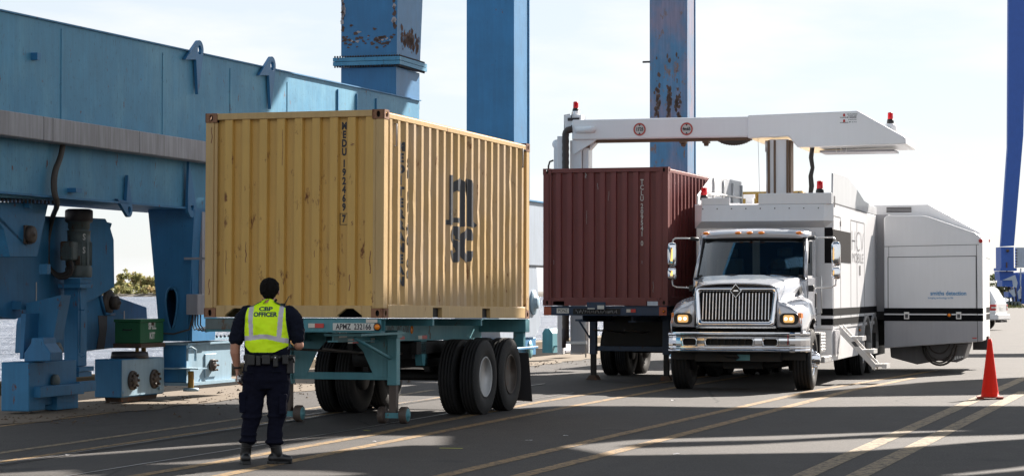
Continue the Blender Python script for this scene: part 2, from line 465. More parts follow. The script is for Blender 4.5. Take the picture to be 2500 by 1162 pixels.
M['sand'] = paint('dusty_sand_and_grit', (.16,.125,.088), .95, streak=0, var=.4, rust=.6, rustcol=(.10,.075,.055), scale=3, bump=.5)
M['rail_steel'] = paint('worn_rail_steel', (.30,.28,.27), .4, metal=.6, streak=0, rust=.3)
M['groove'] = paint('dirt_filled_groove', (.022,.019,.018), .9, streak=0)
g = MB()
g.add([tuple(RF.w(-4.0, -80, 0)), tuple(RF.w(1500, -80, 0)), tuple(RF.w(1500, 2500, 0)), tuple(RF.w(-4.0, 2500, 0))], [(0,1,2,3)])
tag(g.build('ground', M['ground']), kind='structure')
g = MB()
g.add([tuple(RF.w(-4.0, -80, -5)), tuple(RF.w(-4.0, 2500, -5)), tuple(RF.w(-4.0, 2500, -.3)), tuple(RF.w(-4.0, -80, -.3))], [(0,1,2,3)])
M['quay'] = paint('stained_quay_concrete', (.22,.19,.16), .85, streak=.5, rust=.3)
M['curb'] = paint('yellow_brown_curb', (.11,.075,.032), .8, streak=.4, rust=.5, var=.3)
tag(g.build('quay_wall_face', M['quay']), kind='structure')
g = MB()
for k in range(-8, 60):
    a, b_ = k*6.0, k*6.0 + 5.7
    x0, x1 = -4.05, -3.7
    P = [RF.w(x0,a,0), RF.w(x1,a,0), RF.w(x1,b_,0), RF.w(x0,b_,0)]
    g.add([(p.x,p.y,-.3) for p in P] + [(p.x,p.y,.22) for p in P], [(0,3,2,1),(4,5,6,7),(0,1,5,4),(1,2,6,5),(2,3,7,6),(3,0,4,7)])
tag(g.build('quay_edge_curb', M['curb'], bevel=.03), kind='structure')
def ramp_of(n, l, f, a, c):
    r_ = ramp(n, a, c); l.new(f, r_.inputs[0]); return r_.outputs[0]
def water_mat():
    m, n, l, b = newmat('river_water')
    co = n.new('ShaderNodeTexCoord').outputs['Object']
    l.new(mixc(n, l, ramp_of(n, l, noise(n, l, co, .16, 9, .7, (.35,1.6,1)), .38, .62), (.030,.045,.075), (.18,.205,.26)), b.inputs['Base Color']); b.inputs['Specular IOR Level'].default_value = .22; b.inputs['Roughness'].default_value = .3; b.inputs['IOR'].default_value = 1.33
    bp = n.new('ShaderNodeBump'); bp.inputs['Strength'].default_value = 1.0; bp.inputs['Distance'].default_value = .55
    h = n.new('ShaderNodeMath'); h.operation = 'ADD'
    l.new(noise(n, l, co, .35, 6, .65, (1,1,1)), h.inputs[0]); l.new(noise(n, l, co, 2.3, 4, .6, (1,.8,1)), h.inputs[1])
    l.new(h.outputs[0], bp.inputs['Height']); l.new(bp.outputs[0], b.inputs['Normal'])
    return m
g = MB(); g.add([(-4000, -100, -1.3), (1000, -100, -1.3), (1000, 4200, -1.3), (-4000, 4200, -1.3)], [(0,1,2,3)])
tag(g.build('river_water', water_mat()), kind='structure')

def ribbon(name, pts, width, mat, z, dash=None):
    """painted strip on the ground through image points given as a polyline"""
    P = [gpt(*p) for p in pts]
    mb = MB(); L = []; Rr = []
    for i, p in enumerate(P):
        t = (P[min(i+1, len(P)-1)] - P[max(i-1, 0)]); t.z = 0; t.normalize()
        nn = Vector((-t.y, t.x, 0)) * width/2
        L.append((p.x+nn.x, p.y+nn.y, z)); Rr.append((p.x-nn.x, p.y-nn.y, z))
    n_ = len(P)
    mb.add(L + Rr, [(i, i+1, n_+i+1, n_+i) for i in range(n_-1)])
    return mb
def merge(dst, src):
    dst.add(src.v, src.f)
lines = MB(); pale = MB()
merge(lines, ribbon('', [(1072,1162),(1500,1062),(1980,954),(2148,926),(2290,903)], .16, None, .004))
merge(lines, ribbon('', [(1262,1162),(1500,1102),(1900,998),(2072,953),(2230,922)], .17, None, .004))
merge(lines, ribbon('', [(300,1166),(480,1136),(900,1062),(1320,980),(1500,951),(1644,929),(1824,905)], .155, None, .004))
merge(lines, ribbon('', [(500,1168),(640,1139),(900,1087),(1320,1005),(1500,972),(1644,946),(1830,916)], .155, None, .004))
merge(lines, ribbon('', [(-40,1045),(0,1040),(462,983),(592,967),(760,946),(900,930)], .14, None, .004))
merge(lines, ribbon('', [(-40,1133),(0,1127),(592,1039),(739,1018),(854,1002),(1100,966)], .12, None, .004))
merge(pale, ribbon('', [(-40,1111),(0,1105),(589,1021),(760,996),(900,975),(1060,951)], .13, None, .004))
merge(pale, ribbon('', [(1956,1162),(2220,1045),(2500,922)], .21, None, .004))
merge(pale, ribbon('', [(2088,1162),(2280,1066),(2500,955)], .21, None, .004))
tag(lines.build('yellow_lane_lines', M['line']), kind='structure')
tag(pale.build('pale_lane_lines', M['line_pale']), kind='structure')
gr = ribbon('', [(-60,1144),(0,1135),(589,1046),(739,1024),(1040,978),(1330,938)], .075, None, .005)
tag(gr.build('rail_groove', M['groove']), kind='structure')
rl = ribbon('', [(-60,1139),(0,1131.5),(589,1042.8),(739,1021),(1040,975.5),(1330,936)], .03, None, .006)
merge(rl, ribbon('', [(120,1168),(592,1093),(850,1050),(1091,1009),(1400,958)], .035, None, .006))
merge(rl, ribbon('', [(700,1018),(975,985),(1066,969)], .02, None, .0075))
tag(rl.build('flush_rail', M['rail_steel']), kind='structure')
# rail of the crane with its strip of blown sand
g = MB()
P = [RF.w(-1.5,-8,.008), RF.w(.9,-8,.008), RF.w(1.1,40,.008), RF.w(-1.5,40,.008)]
rng = random.Random(3)
ring = []
for k in range(60): ring.append(RF.w(.55 + rng.uniform(-.22,.25), -10 + k*1.1, .008))
ring2 = [RF.w(-3.6, -10 + k*1.1, .008) for k in range(60)]
g.add([tuple(p) for p in ring + ring2], [(i, i+1, 60+i+1, 60+i) for i in range(59)])
tag(g.build('sand_strip', M['sand']), kind='structure')
g = MB()
rng = random.Random(5)
for k in range(900):
    y = rng.uniform(-3, 26); x = rng.gauss(.15, .5)
    if rng.random() < .25: x = rng.uniform(-3.5, 2.2)
    p = RF.w(x, y, 0.006); s_ = rng.uniform(.008, .035) * (1 if rng.random() < .93 else 1.8)
    vs = [(p.x + s_*rng.uniform(.6,1.2)*math.cos(a), p.y + s_*rng.uniform(.6,1.2)*math.sin(a), p.z) for a in (0,1.3,2.5,3.8,5)]
    g.add(vs + [(p.x, p.y, p.z + s_*rng.uniform(.4,.9))], [(i, (i+1) % 5, 5) for i in range(5)])
M['grit'] = paint('brown_grit', (.10,.072,.05), .95, streak=0, var=.5)
tag(g.build('loose_gravel', M['grit']), 'loose grit and stones scattered along the crane rail', 'gravel', kind='stuff')

# bits of litter
def scrap(px, py, s_, col, name, lab):
    p = gpt(px, py); rng = random.Random(int(px)); n_ = 9; vs = []
    for k in range(n_):
        a = 2*math.pi*k/n_; r_ = s_ * rng.uniform(.6, 1.2)
        vs.append((r_*math.cos(a), .55*r_*math.sin(a), rng.uniform(.005, .3*s_)))
    mb = MB(); mb.add(vs + [(0, 0, .25*s_), (0, 0, .012)], [(i, (i+1) % n_, n_) for i in range(n_)] + [((i+1) % n_, i, n_+1) for i in range(n_)])
    o = mb.build(name, col, loc=(p.x, p.y, 0))
    tag(o, lab, 'litter', 'scraps of litter on the asphalt')
scrap(1652, 1108, .055, M['paper'], 'paper_scrap', 'largest crumpled white paper scrap on shaded asphalt near the bottom centre')
scrap(1642, 977, .05, M['paper'], 'paper_scrap', 'white scrap lying in the sunlit patch in front of the red container')
scrap(163, 1111, .04, M['paper'], 'paper_scrap', 'small white scrap beside the flush rail at the lower left')
scrap(252, 1001, .035, M['paper'], 'paper_scrap', 'pale scrap lying on shaded asphalt below the blue crane bogies')
scrap(915, 1077, .03, M['paper'], 'paper_scrap', 'tiny pale scrap between the yellow lines below the trailer')
scrap(1290, 1075, .045, M['paper'], 'paper_scrap', 'pale sliver of paper right of the trailer wheels')
scrap(1380, 1063, .04, M['paper'], 'paper_scrap', 'pale sliver of paper farther right on shaded asphalt')
def chalk(px0, py0, px1, py1, w_, mat):
    return ribbon('', [(px0,py0),(px1,py1)], w_, mat, .0055)
M['spray'] = paint('yellow_spray_mark', (.62,.62,.05), .7, streak=0, bump=0)
g = chalk(1073, 1093, 1130, 1094, .05, None); merge(g, chalk(888, 1050, 904, 1051, .04, None))
tag(g.build('yellow_spray_marks', M['spray']), kind='structure')

# far bank with its wood
def leaf_mat(name, cols, tr=.2):
    m, n, l, b = newmat(name)
    co = n.new('ShaderNodeTexCoord').outputs['Object']
    a = mixc(n, l, noise(n, l, co, .25, 5, .7), cols[0], cols[1])
    rr = ramp(n, .5, .6); l.new(noise(n, l, co, .09, 4, .6, loc=(7,3,1)), rr.inputs[0])
    l.new(mixc(n, l, rr.outputs[0], a, cols[2]), b.inputs['Base Color'])
    b.inputs['Roughness'].default_value = .8
    tl = n.new('ShaderNodeBsdfTranslucent'); ms = n.new('ShaderNodeMixShader'); ms.inputs[0].default_value = .45
    l.new(b.inputs['Base Color'].links[0].from_socket, tl.inputs[0]); l.new(b.outputs[0], ms.inputs[1]); l.new(tl.outputs[0], ms.inputs[2]); l.new(ms.outputs[0], n['Material Output'].inputs[0])
    return m
M['far_leaf'] = leaf_mat('autumn_wood_foliage', ((.22,.24,.10), (.36,.33,.14), (.42,.32,.17)))
M['bank'] = leaf_mat('grassy_bank', ((.20,.22,.07), (.30,.28,.10), (.20,.15,.10)))
M['mud'] = paint('dark_shore_mud', (.08,.07,.055), .9, streak=0, var=.4, scale=.05)
def clump(mb, c, r_, n_, leaf, rng, flat=.8):
    for k in range(n_):
        u = rng.uniform(-1,1); a = rng.uniform(0, 2*math.pi); q = rng.random() ** .4
        s_ = math.sqrt(1-u*u)
        p = Vector((c[0] + r_*q*s_*math.cos(a), c[1] + r_*q*s_*math.sin(a), c[2] + r_*flat*q*u))
        d1 = Vector((rng.uniform(-1,1), rng.uniform(-1,1), rng.uniform(-1,1))).normalized() * leaf
        d2 = d1.cross(Vector((rng.uniform(-1,1), rng.uniform(-1,1), rng.uniform(-1,1)))).normalized() * leaf
        mb.add([tuple(p-d1), tuple(p+d2), tuple(p+d1), tuple(p-d2)], [(0,1,2,3)])
g = MB(); rng = random.Random(11)
D0 = 1450.0
for k in range(60):
    x = -300 + k*5.3 + rng.uniform(-2, 2); y = D0 + 12 + rng.uniform(0, 50)
    px = CX + FPX*x/y
    if px > 560: break
    h = rng.uniform(12, 17) * (1.12 if 300 < px < 345 else .9)
    for j in range(12):
        clump(g, (x + rng.uniform(-3.5,3.5), y + rng.uniform(-3,3), -1 + h*rng.uniform(.25,.85)), rng.uniform(1.8,3.6), 60, .75, rng)
    clump(g, (x, y, -1 + h*.93), 1.6, 30, .6, rng)
for k in range(200):
    x = -330 + k*1.1 + rng.uniform(-1, 1); y = D0 + 2 + rng.uniform(0, 8)
    clump(g, (x, y, rng.uniform(-.2, 4.5)), rng.uniform(1.4,2.8), 36, .7, rng, .8)
tag(g.build('far_bank_wood', M['far_leaf']), 'autumn coloured wood and scrub on the far river bank', 'wood', kind='stuff')
g = MB()
rings = []
for k in range(90):
    x = -520 + k*6.2; j = rng.uniform(-1, 1)
    rings.append([(x, D0 - 8 + j, -2.2), (x, D0 - 5 + j, -1.2 + rng.uniform(0,.2)), (x, D0 + 3, .3 + rng.uniform(0,.4)), (x, D0 + 90, 1.6), (x, D0 + 95, -4)])
g.loft(rings, True, True)
tag(g.build('far_river_bank', M['mud']), kind='structure')
# tree line behind the right hand crane
g = MB(); rng = random.Random(21)
for k in range(40):
    x = 70 + k*1.7 + rng.uniform(-.8,.8); y = 420 + rng.uniform(0, 14)
    h = 5.2 + .05*k + rng.uniform(-.8, .8)
    for j in range(5): clump(g, (x + rng.uniform(-1.5,1.5), y, h*rng.uniform(.15,.85)), rng.uniform(.8,1.6), 40, .3, rng)
M['far_leaf2'] = leaf_mat('tree_line_foliage', ((.07,.10,.045), (.13,.15,.07), (.12,.11,.07)))  # dull green foliage, tones mixed at random
tag(g.build('distant_tree_line', M['far_leaf2']), 'dull green tree line behind the royal blue crane', 'trees', kind='stuff')
g = MB(); rng = random.Random(22)
for k in range(260):
    p = Vector((rng.uniform(48, 64), rng.uniform(244, 268), 0)); s_ = rng.uniform(.15,.45)
    for j in range(4):
        a = rng.uniform(0, 6.28); g.add([(p.x,p.y,0),(p.x+.12*math.cos(a),p.y+.12*math.sin(a),0),(p.x+.2*math.cos(a+.5),p.y,s_)], [(0,1,2)])
M['dry_grass'] = paint('dry_grass', (.20,.21,.07), .9, streak=0)
tag(g.build('weed_patch', M['dry_grass']), 'dry weeds growing around the royal blue crane wheels', 'weeds', kind='stuff')

# ------------------------------------------------------------------ containers
YF = Frame(-1.594 - 1.219*math.cos(R(17.8)), 28.93 + 1.219*math.sin(R(17.8)), 17.8)
OF = Frame(2.904 - 1.219*math.cos(R(17.8)), 43.44 + 1.219*math.sin(R(17.8)), 17.8)

def corr_breaks(u0, u1, n_, frac=(.27,.23,.27,.23)):
    """break points (u, depth) of a trapezoid profile with n_ waves; it starts and ends on an inner flat"""
    per = (u1 - u0) / n_; out = []
    for k in range(n_):
        a = u0 + k*per
        out += [(a, 1), (a + per*frac[1]*.0 + per*frac[0]/1, 1), (a + per*(frac[0]+frac[1]), 0), (a + per*(frac[0]+frac[1]+frac[2]), 0)]
    out.append((u1, 1))
    return out
def prof(br, u):
    for (a, da), (b_, db) in zip(br, br[1:]):
        if a <= u <= b_: return da + (db - da) * (u - a) / max(b_ - a, 1e-6)
    return 1.0
def corner_casting(parent, x, y, z, sx, sy):
    """ISO corner casting with oval holes in the outward faces"""
    mb = MB(); w_, l_, h = .162, .178, .118
    xs = sorted((x, x - sx*w_)); ys = sorted((y, y - sy*l_)); N = 16
    t = .012
    # outward x face and outward y face carry a hole
    o = sq_ring(ys[0], ys[1], z, z+h, N); i_ = oval((ys[0]+ys[1])/2, z+h/2, .038, .036, N)
    mb.ringplate(o, i_, 'x', x, x - sx*t)
    o = sq_ring(xs[0]+.0, xs[1]-.0, z, z+h, N); i_ = oval((xs[0]+xs[1])/2, z+h/2, .026, .040, N)
    mb.ringplate(o, i_, 'y', y, y - sy*t)
    mb.box(xs[0]+.014, xs[1]-.014, ys[0]+.014, ys[1]-.014, z+.001, z+.003)
    mb.box(xs[0]+.002, xs[1]-.002, ys[0]+.002, ys[1]-.002, z+h-.012, z+h-.001)
    mb.mi = 1
    mb.box(min(x-sx*.06, x-sx*w_), max(x-sx*.06, x-sx*w_), min(y-sy*.06, y-sy*l_), max(y-sy*.06, y-sy*l_), z+.004, z+h-.013)
    return mb
def container(name, label, fr, z0, L, pitch, nfront, nside, mats, group, notch=True, side=None):
    """x across (-1.219..1.219), y back, z up from the floor of the box"""
    root = thing(name, label, 'container', group=group)
    root.location = fr.o + Vector((0, 0, z0)); root.rotation_euler = (-pitch, 0, -fr.th); root.rotation_mode = 'XYZ'
    body, rail, cast, dark = mats
    Wd, H = 1.219, 2.591
    for sx in (-1, 1):
        for y, sy in ((0, -1), (L, 1)):
            for z in (0, H - .118):
                corner_casting(root, sx*Wd, y, z, sx, sy).build('corner_casting', [cast, dark], root)
            p = MB(); xs = sorted((sx*(Wd-.004), sx*(Wd-.115))); yy = sorted((y - sy*.005, y - sy*.15))
            p.box(xs[0], xs[1], yy[0], yy[1], .118, H-.118)
            if sy < 0:   # folded lip beside the post
                xs2 = sorted((sx*(Wd-.116), sx*(Wd-.16))); p.box(xs2[0], xs2[1], .022, .05, .118, H-.118)
            p.build('corner_post', rail, root, bevel=.006)
    # front rails
    t = MB(); t.box(-Wd+.163, Wd-.163, .006, .07, H-.085, H-.004); t.build('top_end_rail', rail, root, bevel=.005)
    t = MB()
    if notch:
        for a, b_ in ((-Wd+.163, -.93), (-.60, .60), (.93, Wd-.163)): t.box(a, b_, .006, .08, .004, .155)
        for c in (-.765, .765):
            t.prism([(c-.165,.155),(c-.165,.03),(c-.05,.115),(c+.05,.115),(c+.165,.03),(c+.165,.155)], 'y', .006, .08)
    else:
        t.box(-.80, .80, .006, .08, .004, .155); t.box(-Wd+.163, -1.02, .006, .08, .004, .155); t.box(1.02, Wd-.163, .006, .08, .004, .155)
        t.box(-1.02,-.80,.006,.08,.085,.155); t.box(.80,1.02,.006,.08,.085,.155)
    t.build('bottom_end_rail', rail, root, bevel=.005)
    # side rails with fork pockets
    for sx in (-1, 1):
        t = MB(); xs = sorted((sx*(Wd-.004), sx*(Wd-.065))); t.box(xs[0], xs[1], .179, L-.179, H-.10, H-.035); t.build('top_side_rail', rail, root, bevel=.005)
        t = MB(); c = L/2; seg_ = [(.179, c-1.20), (c-.84, c+.84), (c+1.20, L-.179)]
        if L > 5:
            for a, b_ in seg_: t.box(xs[0], xs[1], a, b_, .004, .165)
            for a, b_ in ((c-1.20, c-.84), (c+.84, c+1.20)): t.box(xs[0], xs[1], a, b_, .135, .165)
        t.build('bottom_side_rail', rail, root, bevel=.005)
        for a, b_ in ((c-1.21, c-.83), (c+.83, c+1.21)):
            d = MB(); d.box(min(sx*(Wd-.066), sx*.6), max(sx*(Wd-.066), sx*.6), a, b_, .01, .164); d.build('fork_pocket', dark, root)
    fl = MB(); fl.box(-Wd+.07, Wd-.07, .085, L-.06, .14, .18); fl.build('floor', dark, root)
    # corrugated panels
    fb = corr_breaks(-Wd+.14, Wd-.14, nfront, (.46,.055,.43,.055))
    mb = MB(); D = .058; y0 = .022
    vs = []; 
    rows = 1
    vs = [(u, y0 + D*d, .15) for u, d in fb] + [(u, y0 + D*d, H-.08) for u, d in fb]; n_ = len(fb)
    mb.add(vs, [(i, i+1, n_+i+1, n_+i) for i in range(n_-1)])
    mb.build('front_panel', body, root)
    sb = corr_breaks(.078, .078 + L-.30, nside) + [(L-.10, 1)]
    rngd = random.Random(nside)
    for sx in (-1, 1):
        mb = MB(); D2 = .036; rows = 14; n_ = len(sb); vs = []
        dents = [(rngd.uniform(.4, L-.4), rngd.uniform(.3, 2.0), rngd.uniform(.05,.13), rngd.uniform(.006,.018)) for _ in range(30)]
        for r_ in range(rows+1):
            z = .16 + (H-.26) * r_ / rows
            for u, d in sb:
                dd = sum(a * math.exp(-((u-cu)/w_)**2 - ((z-cz)/(w_*1.3))**2) for cu, cz, w_, a in dents)
                vs.append((sx*(Wd - .008 - D2*d - dd), u, z))
        mb.add(vs, [(r_*n_+i, r_*n_+i+1, (r_+1)*n_+i+1, (r_+1)*n_+i) for r_ in range(rows) for i in range(n_-1)])
        mb.build('side_panel', side or body, root)
    rf = MB(); rf.box(-Wd+.06, Wd-.06, .07, L-.06, H-.03, H-.012); rf.build('roof_panel', body, root)
    dr = MB(); dr.box(-Wd+.11, -.01, L-.05, L-.01, .12, H-.1); dr.build('door', body, root)
    dr = MB(); dr.box(.01, Wd-.11, L-.05, L-.01, .12, H-.1); dr.build('door', body, root)
    return root, fb, sb, y0, .058
def side_letters(bm2d, root, sb, mat, name, lift=.006):
    """lay a 2D mesh (y, z) on the right corrugated side so that it follows the waves"""
    Wd, D2 = 1.219, .036
    for u, d in sb:
        g_ = bm2d.verts[:] + bm2d.edges[:] + bm2d.faces[:]
        bmesh.ops.bisect_plane(bm2d, geom=g_, plane_co=(u, 0, 0), plane_no=(1, 0, 0))
    out = bmesh.new()
    bm_join(out, bm2d, lambda u, z: (Wd - .008 - D2*prof(sb, u) + lift, u, z)); bm2d.free()
    return bm_obj(out, name, mat, root, (1, 0, 0))

yc, yfb, ysb, y0f, Df = container('yellow_shipping_container', 'mustard yellow corrugated container lettered MEDU 192469 on the teal chassis, nearest of the containers',
      YF, 1.395, 6.058, R(.68), 9, 20, (M['yellow'], M['yellow_rail'], M['casting'], M['under']), 'shipping containers on chassis trailers', side=M['yellow_side'])
YB = Frame(YF.o.x, YF.o.y, 17)
def col_text(s, root, x, y, ztop, pitch, size, mat, name, bold=.0, sx=1.0, box_last=False):
    out = bmesh.new(); z = ztop
    for i, ch in enumerate(s):
        if ch == ' ': z -= pitch*.45; continue
        if ch == '|': z -= pitch*.35; continue
        b_ = text_bm(ch, size, bold, sx)
        bm_join(out, b_, lambda a, c: (x + a, y, z - size*.36 + c - 0.0)); b_.free()
        z -= pitch
    return bm_obj(out, name, mat, root, (0, -1, 0))
# serial number down the front, printed across rib and recess
fx = .765
yy = y0f - .004
# find the outer flat nearest to fx
def flat_centre(br, u):
    best = None
    for (a, da), (b_, db) in zip(br, br[1:]):
        if da == 0 and db == 0:
            c = (a+b_)/2
            if best is None or abs(c-u) < abs(best-u): best = c
    return best
def inner_centre(br, u):
    best = None
    for (a, da), (b_, db) in zip(br, br[1:]):
        if da == 1 and db == 1 and b_-a > .02:
            c = (a+b_)/2
            if best is None or abs(c-u) < abs(best-u): best = c
    return best
cu = inner_centre(yfb, .70)
col_text('MEDU|192469|7', yc, cu, y0f + Df - .004, 2.44, .1085, .126, M['black_letter'], 'serial_number', .006, .72)
bx = MB(); z_ = 1.165
for a, b_, c, d in ((cu-.052, cu+.052, z_-.004, z_+.002), (cu-.052, cu+.052, z_+.134, z_+.140), (cu-.052, cu-.046, z_, z_+.14), (cu+.046, cu+.052, z_, z_+.14)):
    bx.box(a, b_, y0f+Df-.006, y0f+Df-.003, c, d)
bx.build('check_digit_frame', M['black_letter'], yc)
# side lettering
def vert_word(s, u, ztop, pitch, size, bold, sx):
    out = bmesh.new(); z = ztop
    for ch in s:
        if ch != ' ':
            b_ = text_bm(ch, size, bold, sx); bm_join(out, b_, lambda a, c: (u + a, z + c, 0)); b_.free()
        z -= pitch
    return out
side_letters(vert_word('MEDITERRANEAN', .712, 2.17, .1425, .148, .010, 1.12), yc, ysb, M['black_letter'], 'company_lettering')
side_letters(vert_word('SHIPPING CO', .900, 1.98, .1425, .148, .008, 1.0), yc, ysb, M['black_letter'], 'company_lettering')
def poly2(bm, pts):
    vs = [bm.verts.new((x, y, 0)) for x, y in pts]
    f = bm.faces.new(vs); bmesh.ops.triangulate(bm, faces=[f])
def lm(x, y):
    """logo sheet pixels (crop 626x1162 of the logo) -> (u, z above the container floor)"""
    px, py = 1060 + x/4.47, 400 + y/4.47
    u, z = YF.side(px, py, 1.205)
    return u, z - 1.395 + u*math.sin(R(.68))
lg = bmesh.new()
for pts in (
    [(163,120),(218,128),(217,590),(188,592),(188,668),(126,660),(130,606),(163,612)],
    [(222,205),(240,178),(272,150),(300,165),(325,195),(325,685),(275,690),(274,640),(205,640),(212,585),(274,592),(272,300),(245,290),(222,315)],
    [(344,158),(375,162),(400,180),(412,215),(412,640),(448,630),(465,668),(458,690),(430,700),(400,690),(344,665)],
    [(200,682),(240,680),(268,690),(272,722),(272,790),(270,838),(235,822),(235,790),(222,766),(206,775),(202,800),(225,822),(262,850),(273,900),(273,1000),(268,1062),(240,1074),(196,1070),(180,1010),(170,938),(190,944),(200,965),(222,980),(238,958),(232,915),(205,880),(180,830),(178,770),(186,720)],
    [(344,706),(375,698),(400,722),(413,770),(413,836),(348,834),(348,806),(340,802),(328,830),(324,900),(326,960),(338,985),(348,985),(348,950),(413,950),(412,1010),(395,1062),(348,1082),(318,1050),(296,1000),(284,900),(288,820),(305,760)],
):
    poly2(lg, [lm(*p) for p in pts])
side_letters(lg, yc, ysb, M['black_letter'], 'logo', .0055)
# scrapes and scuffs on the front
sc_ = MB(); rng = random.Random(14)
for (px, py, w_, h_) in ((561, 640, .012, .30), (600, 625, .02, .16), (617, 600, .01, .10), (689, 360, .010, .45), (690, 565, .006, .30), (878, 690, .02, .20), (835, 545, .02, .05), (655, 690, .008, .15), (760, 620, .01, .08), (870, 352, .05, .03), (577, 460, .01, .06), (905, 640, .02, .28), (520, 330, .02, .2), (515, 700, .02, .2), (795, 437, .012, .05), (740, 500, .006, .12)):
    x, z = YF.front(px, py, .03); z -= 1.395
    a = flat_centre(yfb, x) if abs(x) < 1.05 else x
    a += rng.uniform(-.03, .03); yq = y0f - .004 if abs(x) < 1.05 else .002
    pts = [(a + w_*.35*math.sin(k*1.3+px), z + h_*(k/6-.5)) for k in range(7)]
    for q0_, q1_ in zip(pts, pts[1:]):
        sc_.prism([(q0_[0]-w_*.3, q0_[1]), (q0_[0]+w_*.3, q0_[1]), (q1_[0]+w_*.2, q1_[1]), (q1_[0]-w_*.2, q1_[1])], 'y', yq, yq+.002)
sc_.build('scuff_marks', M['casting'], yc)
# small hand holds high on the side
for u, z in ((.42, 2.30), (5.70, 2.36)):
    h_ = MB(); h_.tube([(1.195, u, z+.14), (1.222, u, z+.14), (1.222, u, z-.14), (1.195, u, z-.14)], .01, 6); h_.build('tie_handle', M['galv'], yc)

rc, rfb, rsb, _, _ = container('red_shipping_container', 'oxide red corrugated container lettered TCLU 209541 behind the truck mirror, on a dark chassis',
      OF, 1.455, 6.058, R(.25), 10, 20, (M['oxide'], M['oxide_rail'], M['oxide_rail'], M['under']), 'shipping containers on chassis trailers', notch=False)
cu = inner_centre(rfb, .68)
col_text('TCLU|209541||0', rc, cu, y0f + Df - .004, 2.36, .104, .128, M['white_letter'], 'serial_number', .0035, .8)
sc_ = MB()
rng = random.Random(4)
for (px, py, w_, h_) in ((1435, 425, .05, .14), (1445, 455, .02, .12), (1496, 478, .014, .18), (1425, 530, .01, .25), (1560, 640, .015, .06), (1622, 700, .012, .2), (1336, 640, .01, .08)):
    x, z = OF.front(px, py, .03); z -= 1.455
    a = inner_centre(rfb, x)
    pts = [(a + w_*rng.uniform(-.6,.6), z + h_*(k/5-.5)) for k in range(6)]
    sc_.prism([(p[0]-w_*.22, p[1]) for p in pts] + [(p[0]+w_*.22, p[1]) for p in reversed(pts)], 'y', y0f+Df-.004, y0f+Df-.002)
sc_.build('scuff_marks', M['rim_white'], rc)
OC = Frame(OF.o.x + OF.b.x*13.3, OF.o.y + OF.b.y*13.3, 17.8)
oc, *_ = container('ochre_shipping_container', 'ochre yellow container glimpsed over the white truck roof, farthest of the containers',
      OC, 1.55, 6.058, 0, 9, 20, (M['ochre'], M['ochre'], M['ochre'], M['under']), 'shipping containers on chassis trailers')

# ------------------------------------------------------------------ wheels
def tyre_bm(r, w, rim_r, cx=0, cy=0, cz=0):
    h = w/2; mb = MB()
    pr = [(-h*.72, rim_r), (-h*.92, rim_r+.03), (-h, (r+rim_r)/2), (-h*.93, r-.06), (-h*.80, r-.018)]
    gx = [-.52, -.18, .18, .52]
    pr.append((-h*.74, r-.004))
    for gpos in gx:
        pr += [(h*gpos-.011, r), (h*gpos-.008, r-.016), (h*gpos+.008, r-.016), (h*gpos+.011, r)]
    pr += [(h*.74, r-.004), (h*.80, r-.018), (h*.93, r-.06), (h, (r+rim_r)/2), (h*.92, rim_r+.03), (h*.72, rim_r)]
    mb.lathe(pr, (cx, cy, cz), 'x', 56)
    # shoulder lugs
    for k in range(56):
        a = 2*math.pi*(k+.5)/56
        for sgn in (-1, 1):
            x0, x1 = sorted((cx + sgn*h*.60, cx + sgn*h*.79))
            rr = [(r-.030, -.012), (r-.003, -.010), (r-.003, .010), (r-.030, .012)]
            pts = [(cy + q*math.cos(a) - t_*math.sin(a), cz + q*math.sin(a) + t_*math.cos(a)) for q, t_ in rr]
            mb.prism(pts, 'x', x0, x1)
    return mb
def disc_rim(r, w, side, dish, cx, cy, cz, bolts=10):
    """demountable rim seen from the given side (+1 right); dish is how deep the disc sits"""
    mb = MB(); o = side*w/2*.82
    s = side
    pr = [(o, r+.004), (o + s*.012, r-.012), (o - s*.02, r-.028), (o - s*dish*.6, r-.055), (o - s*dish, r*.60), (o - s*dish*.85, r*.40), (o - s*dish*.5, r*.34), (o - s*dish*.45, r*.20), (o-s*dish*.45, .002)]
    mb.lathe(pr, (cx, cy, cz), 'x', 40)
    for k in range(bolts):
        a = 2*math.pi*k/bolts; q = r*.50
        mb.lathe([(o - s*dish*.95, .016), (o - s*dish*.62, .014), (o-s*dish*.6, .002)], (cx, cy+q*math.cos(a), cz+q*math.sin(a)), 'x', 6)
    return mb

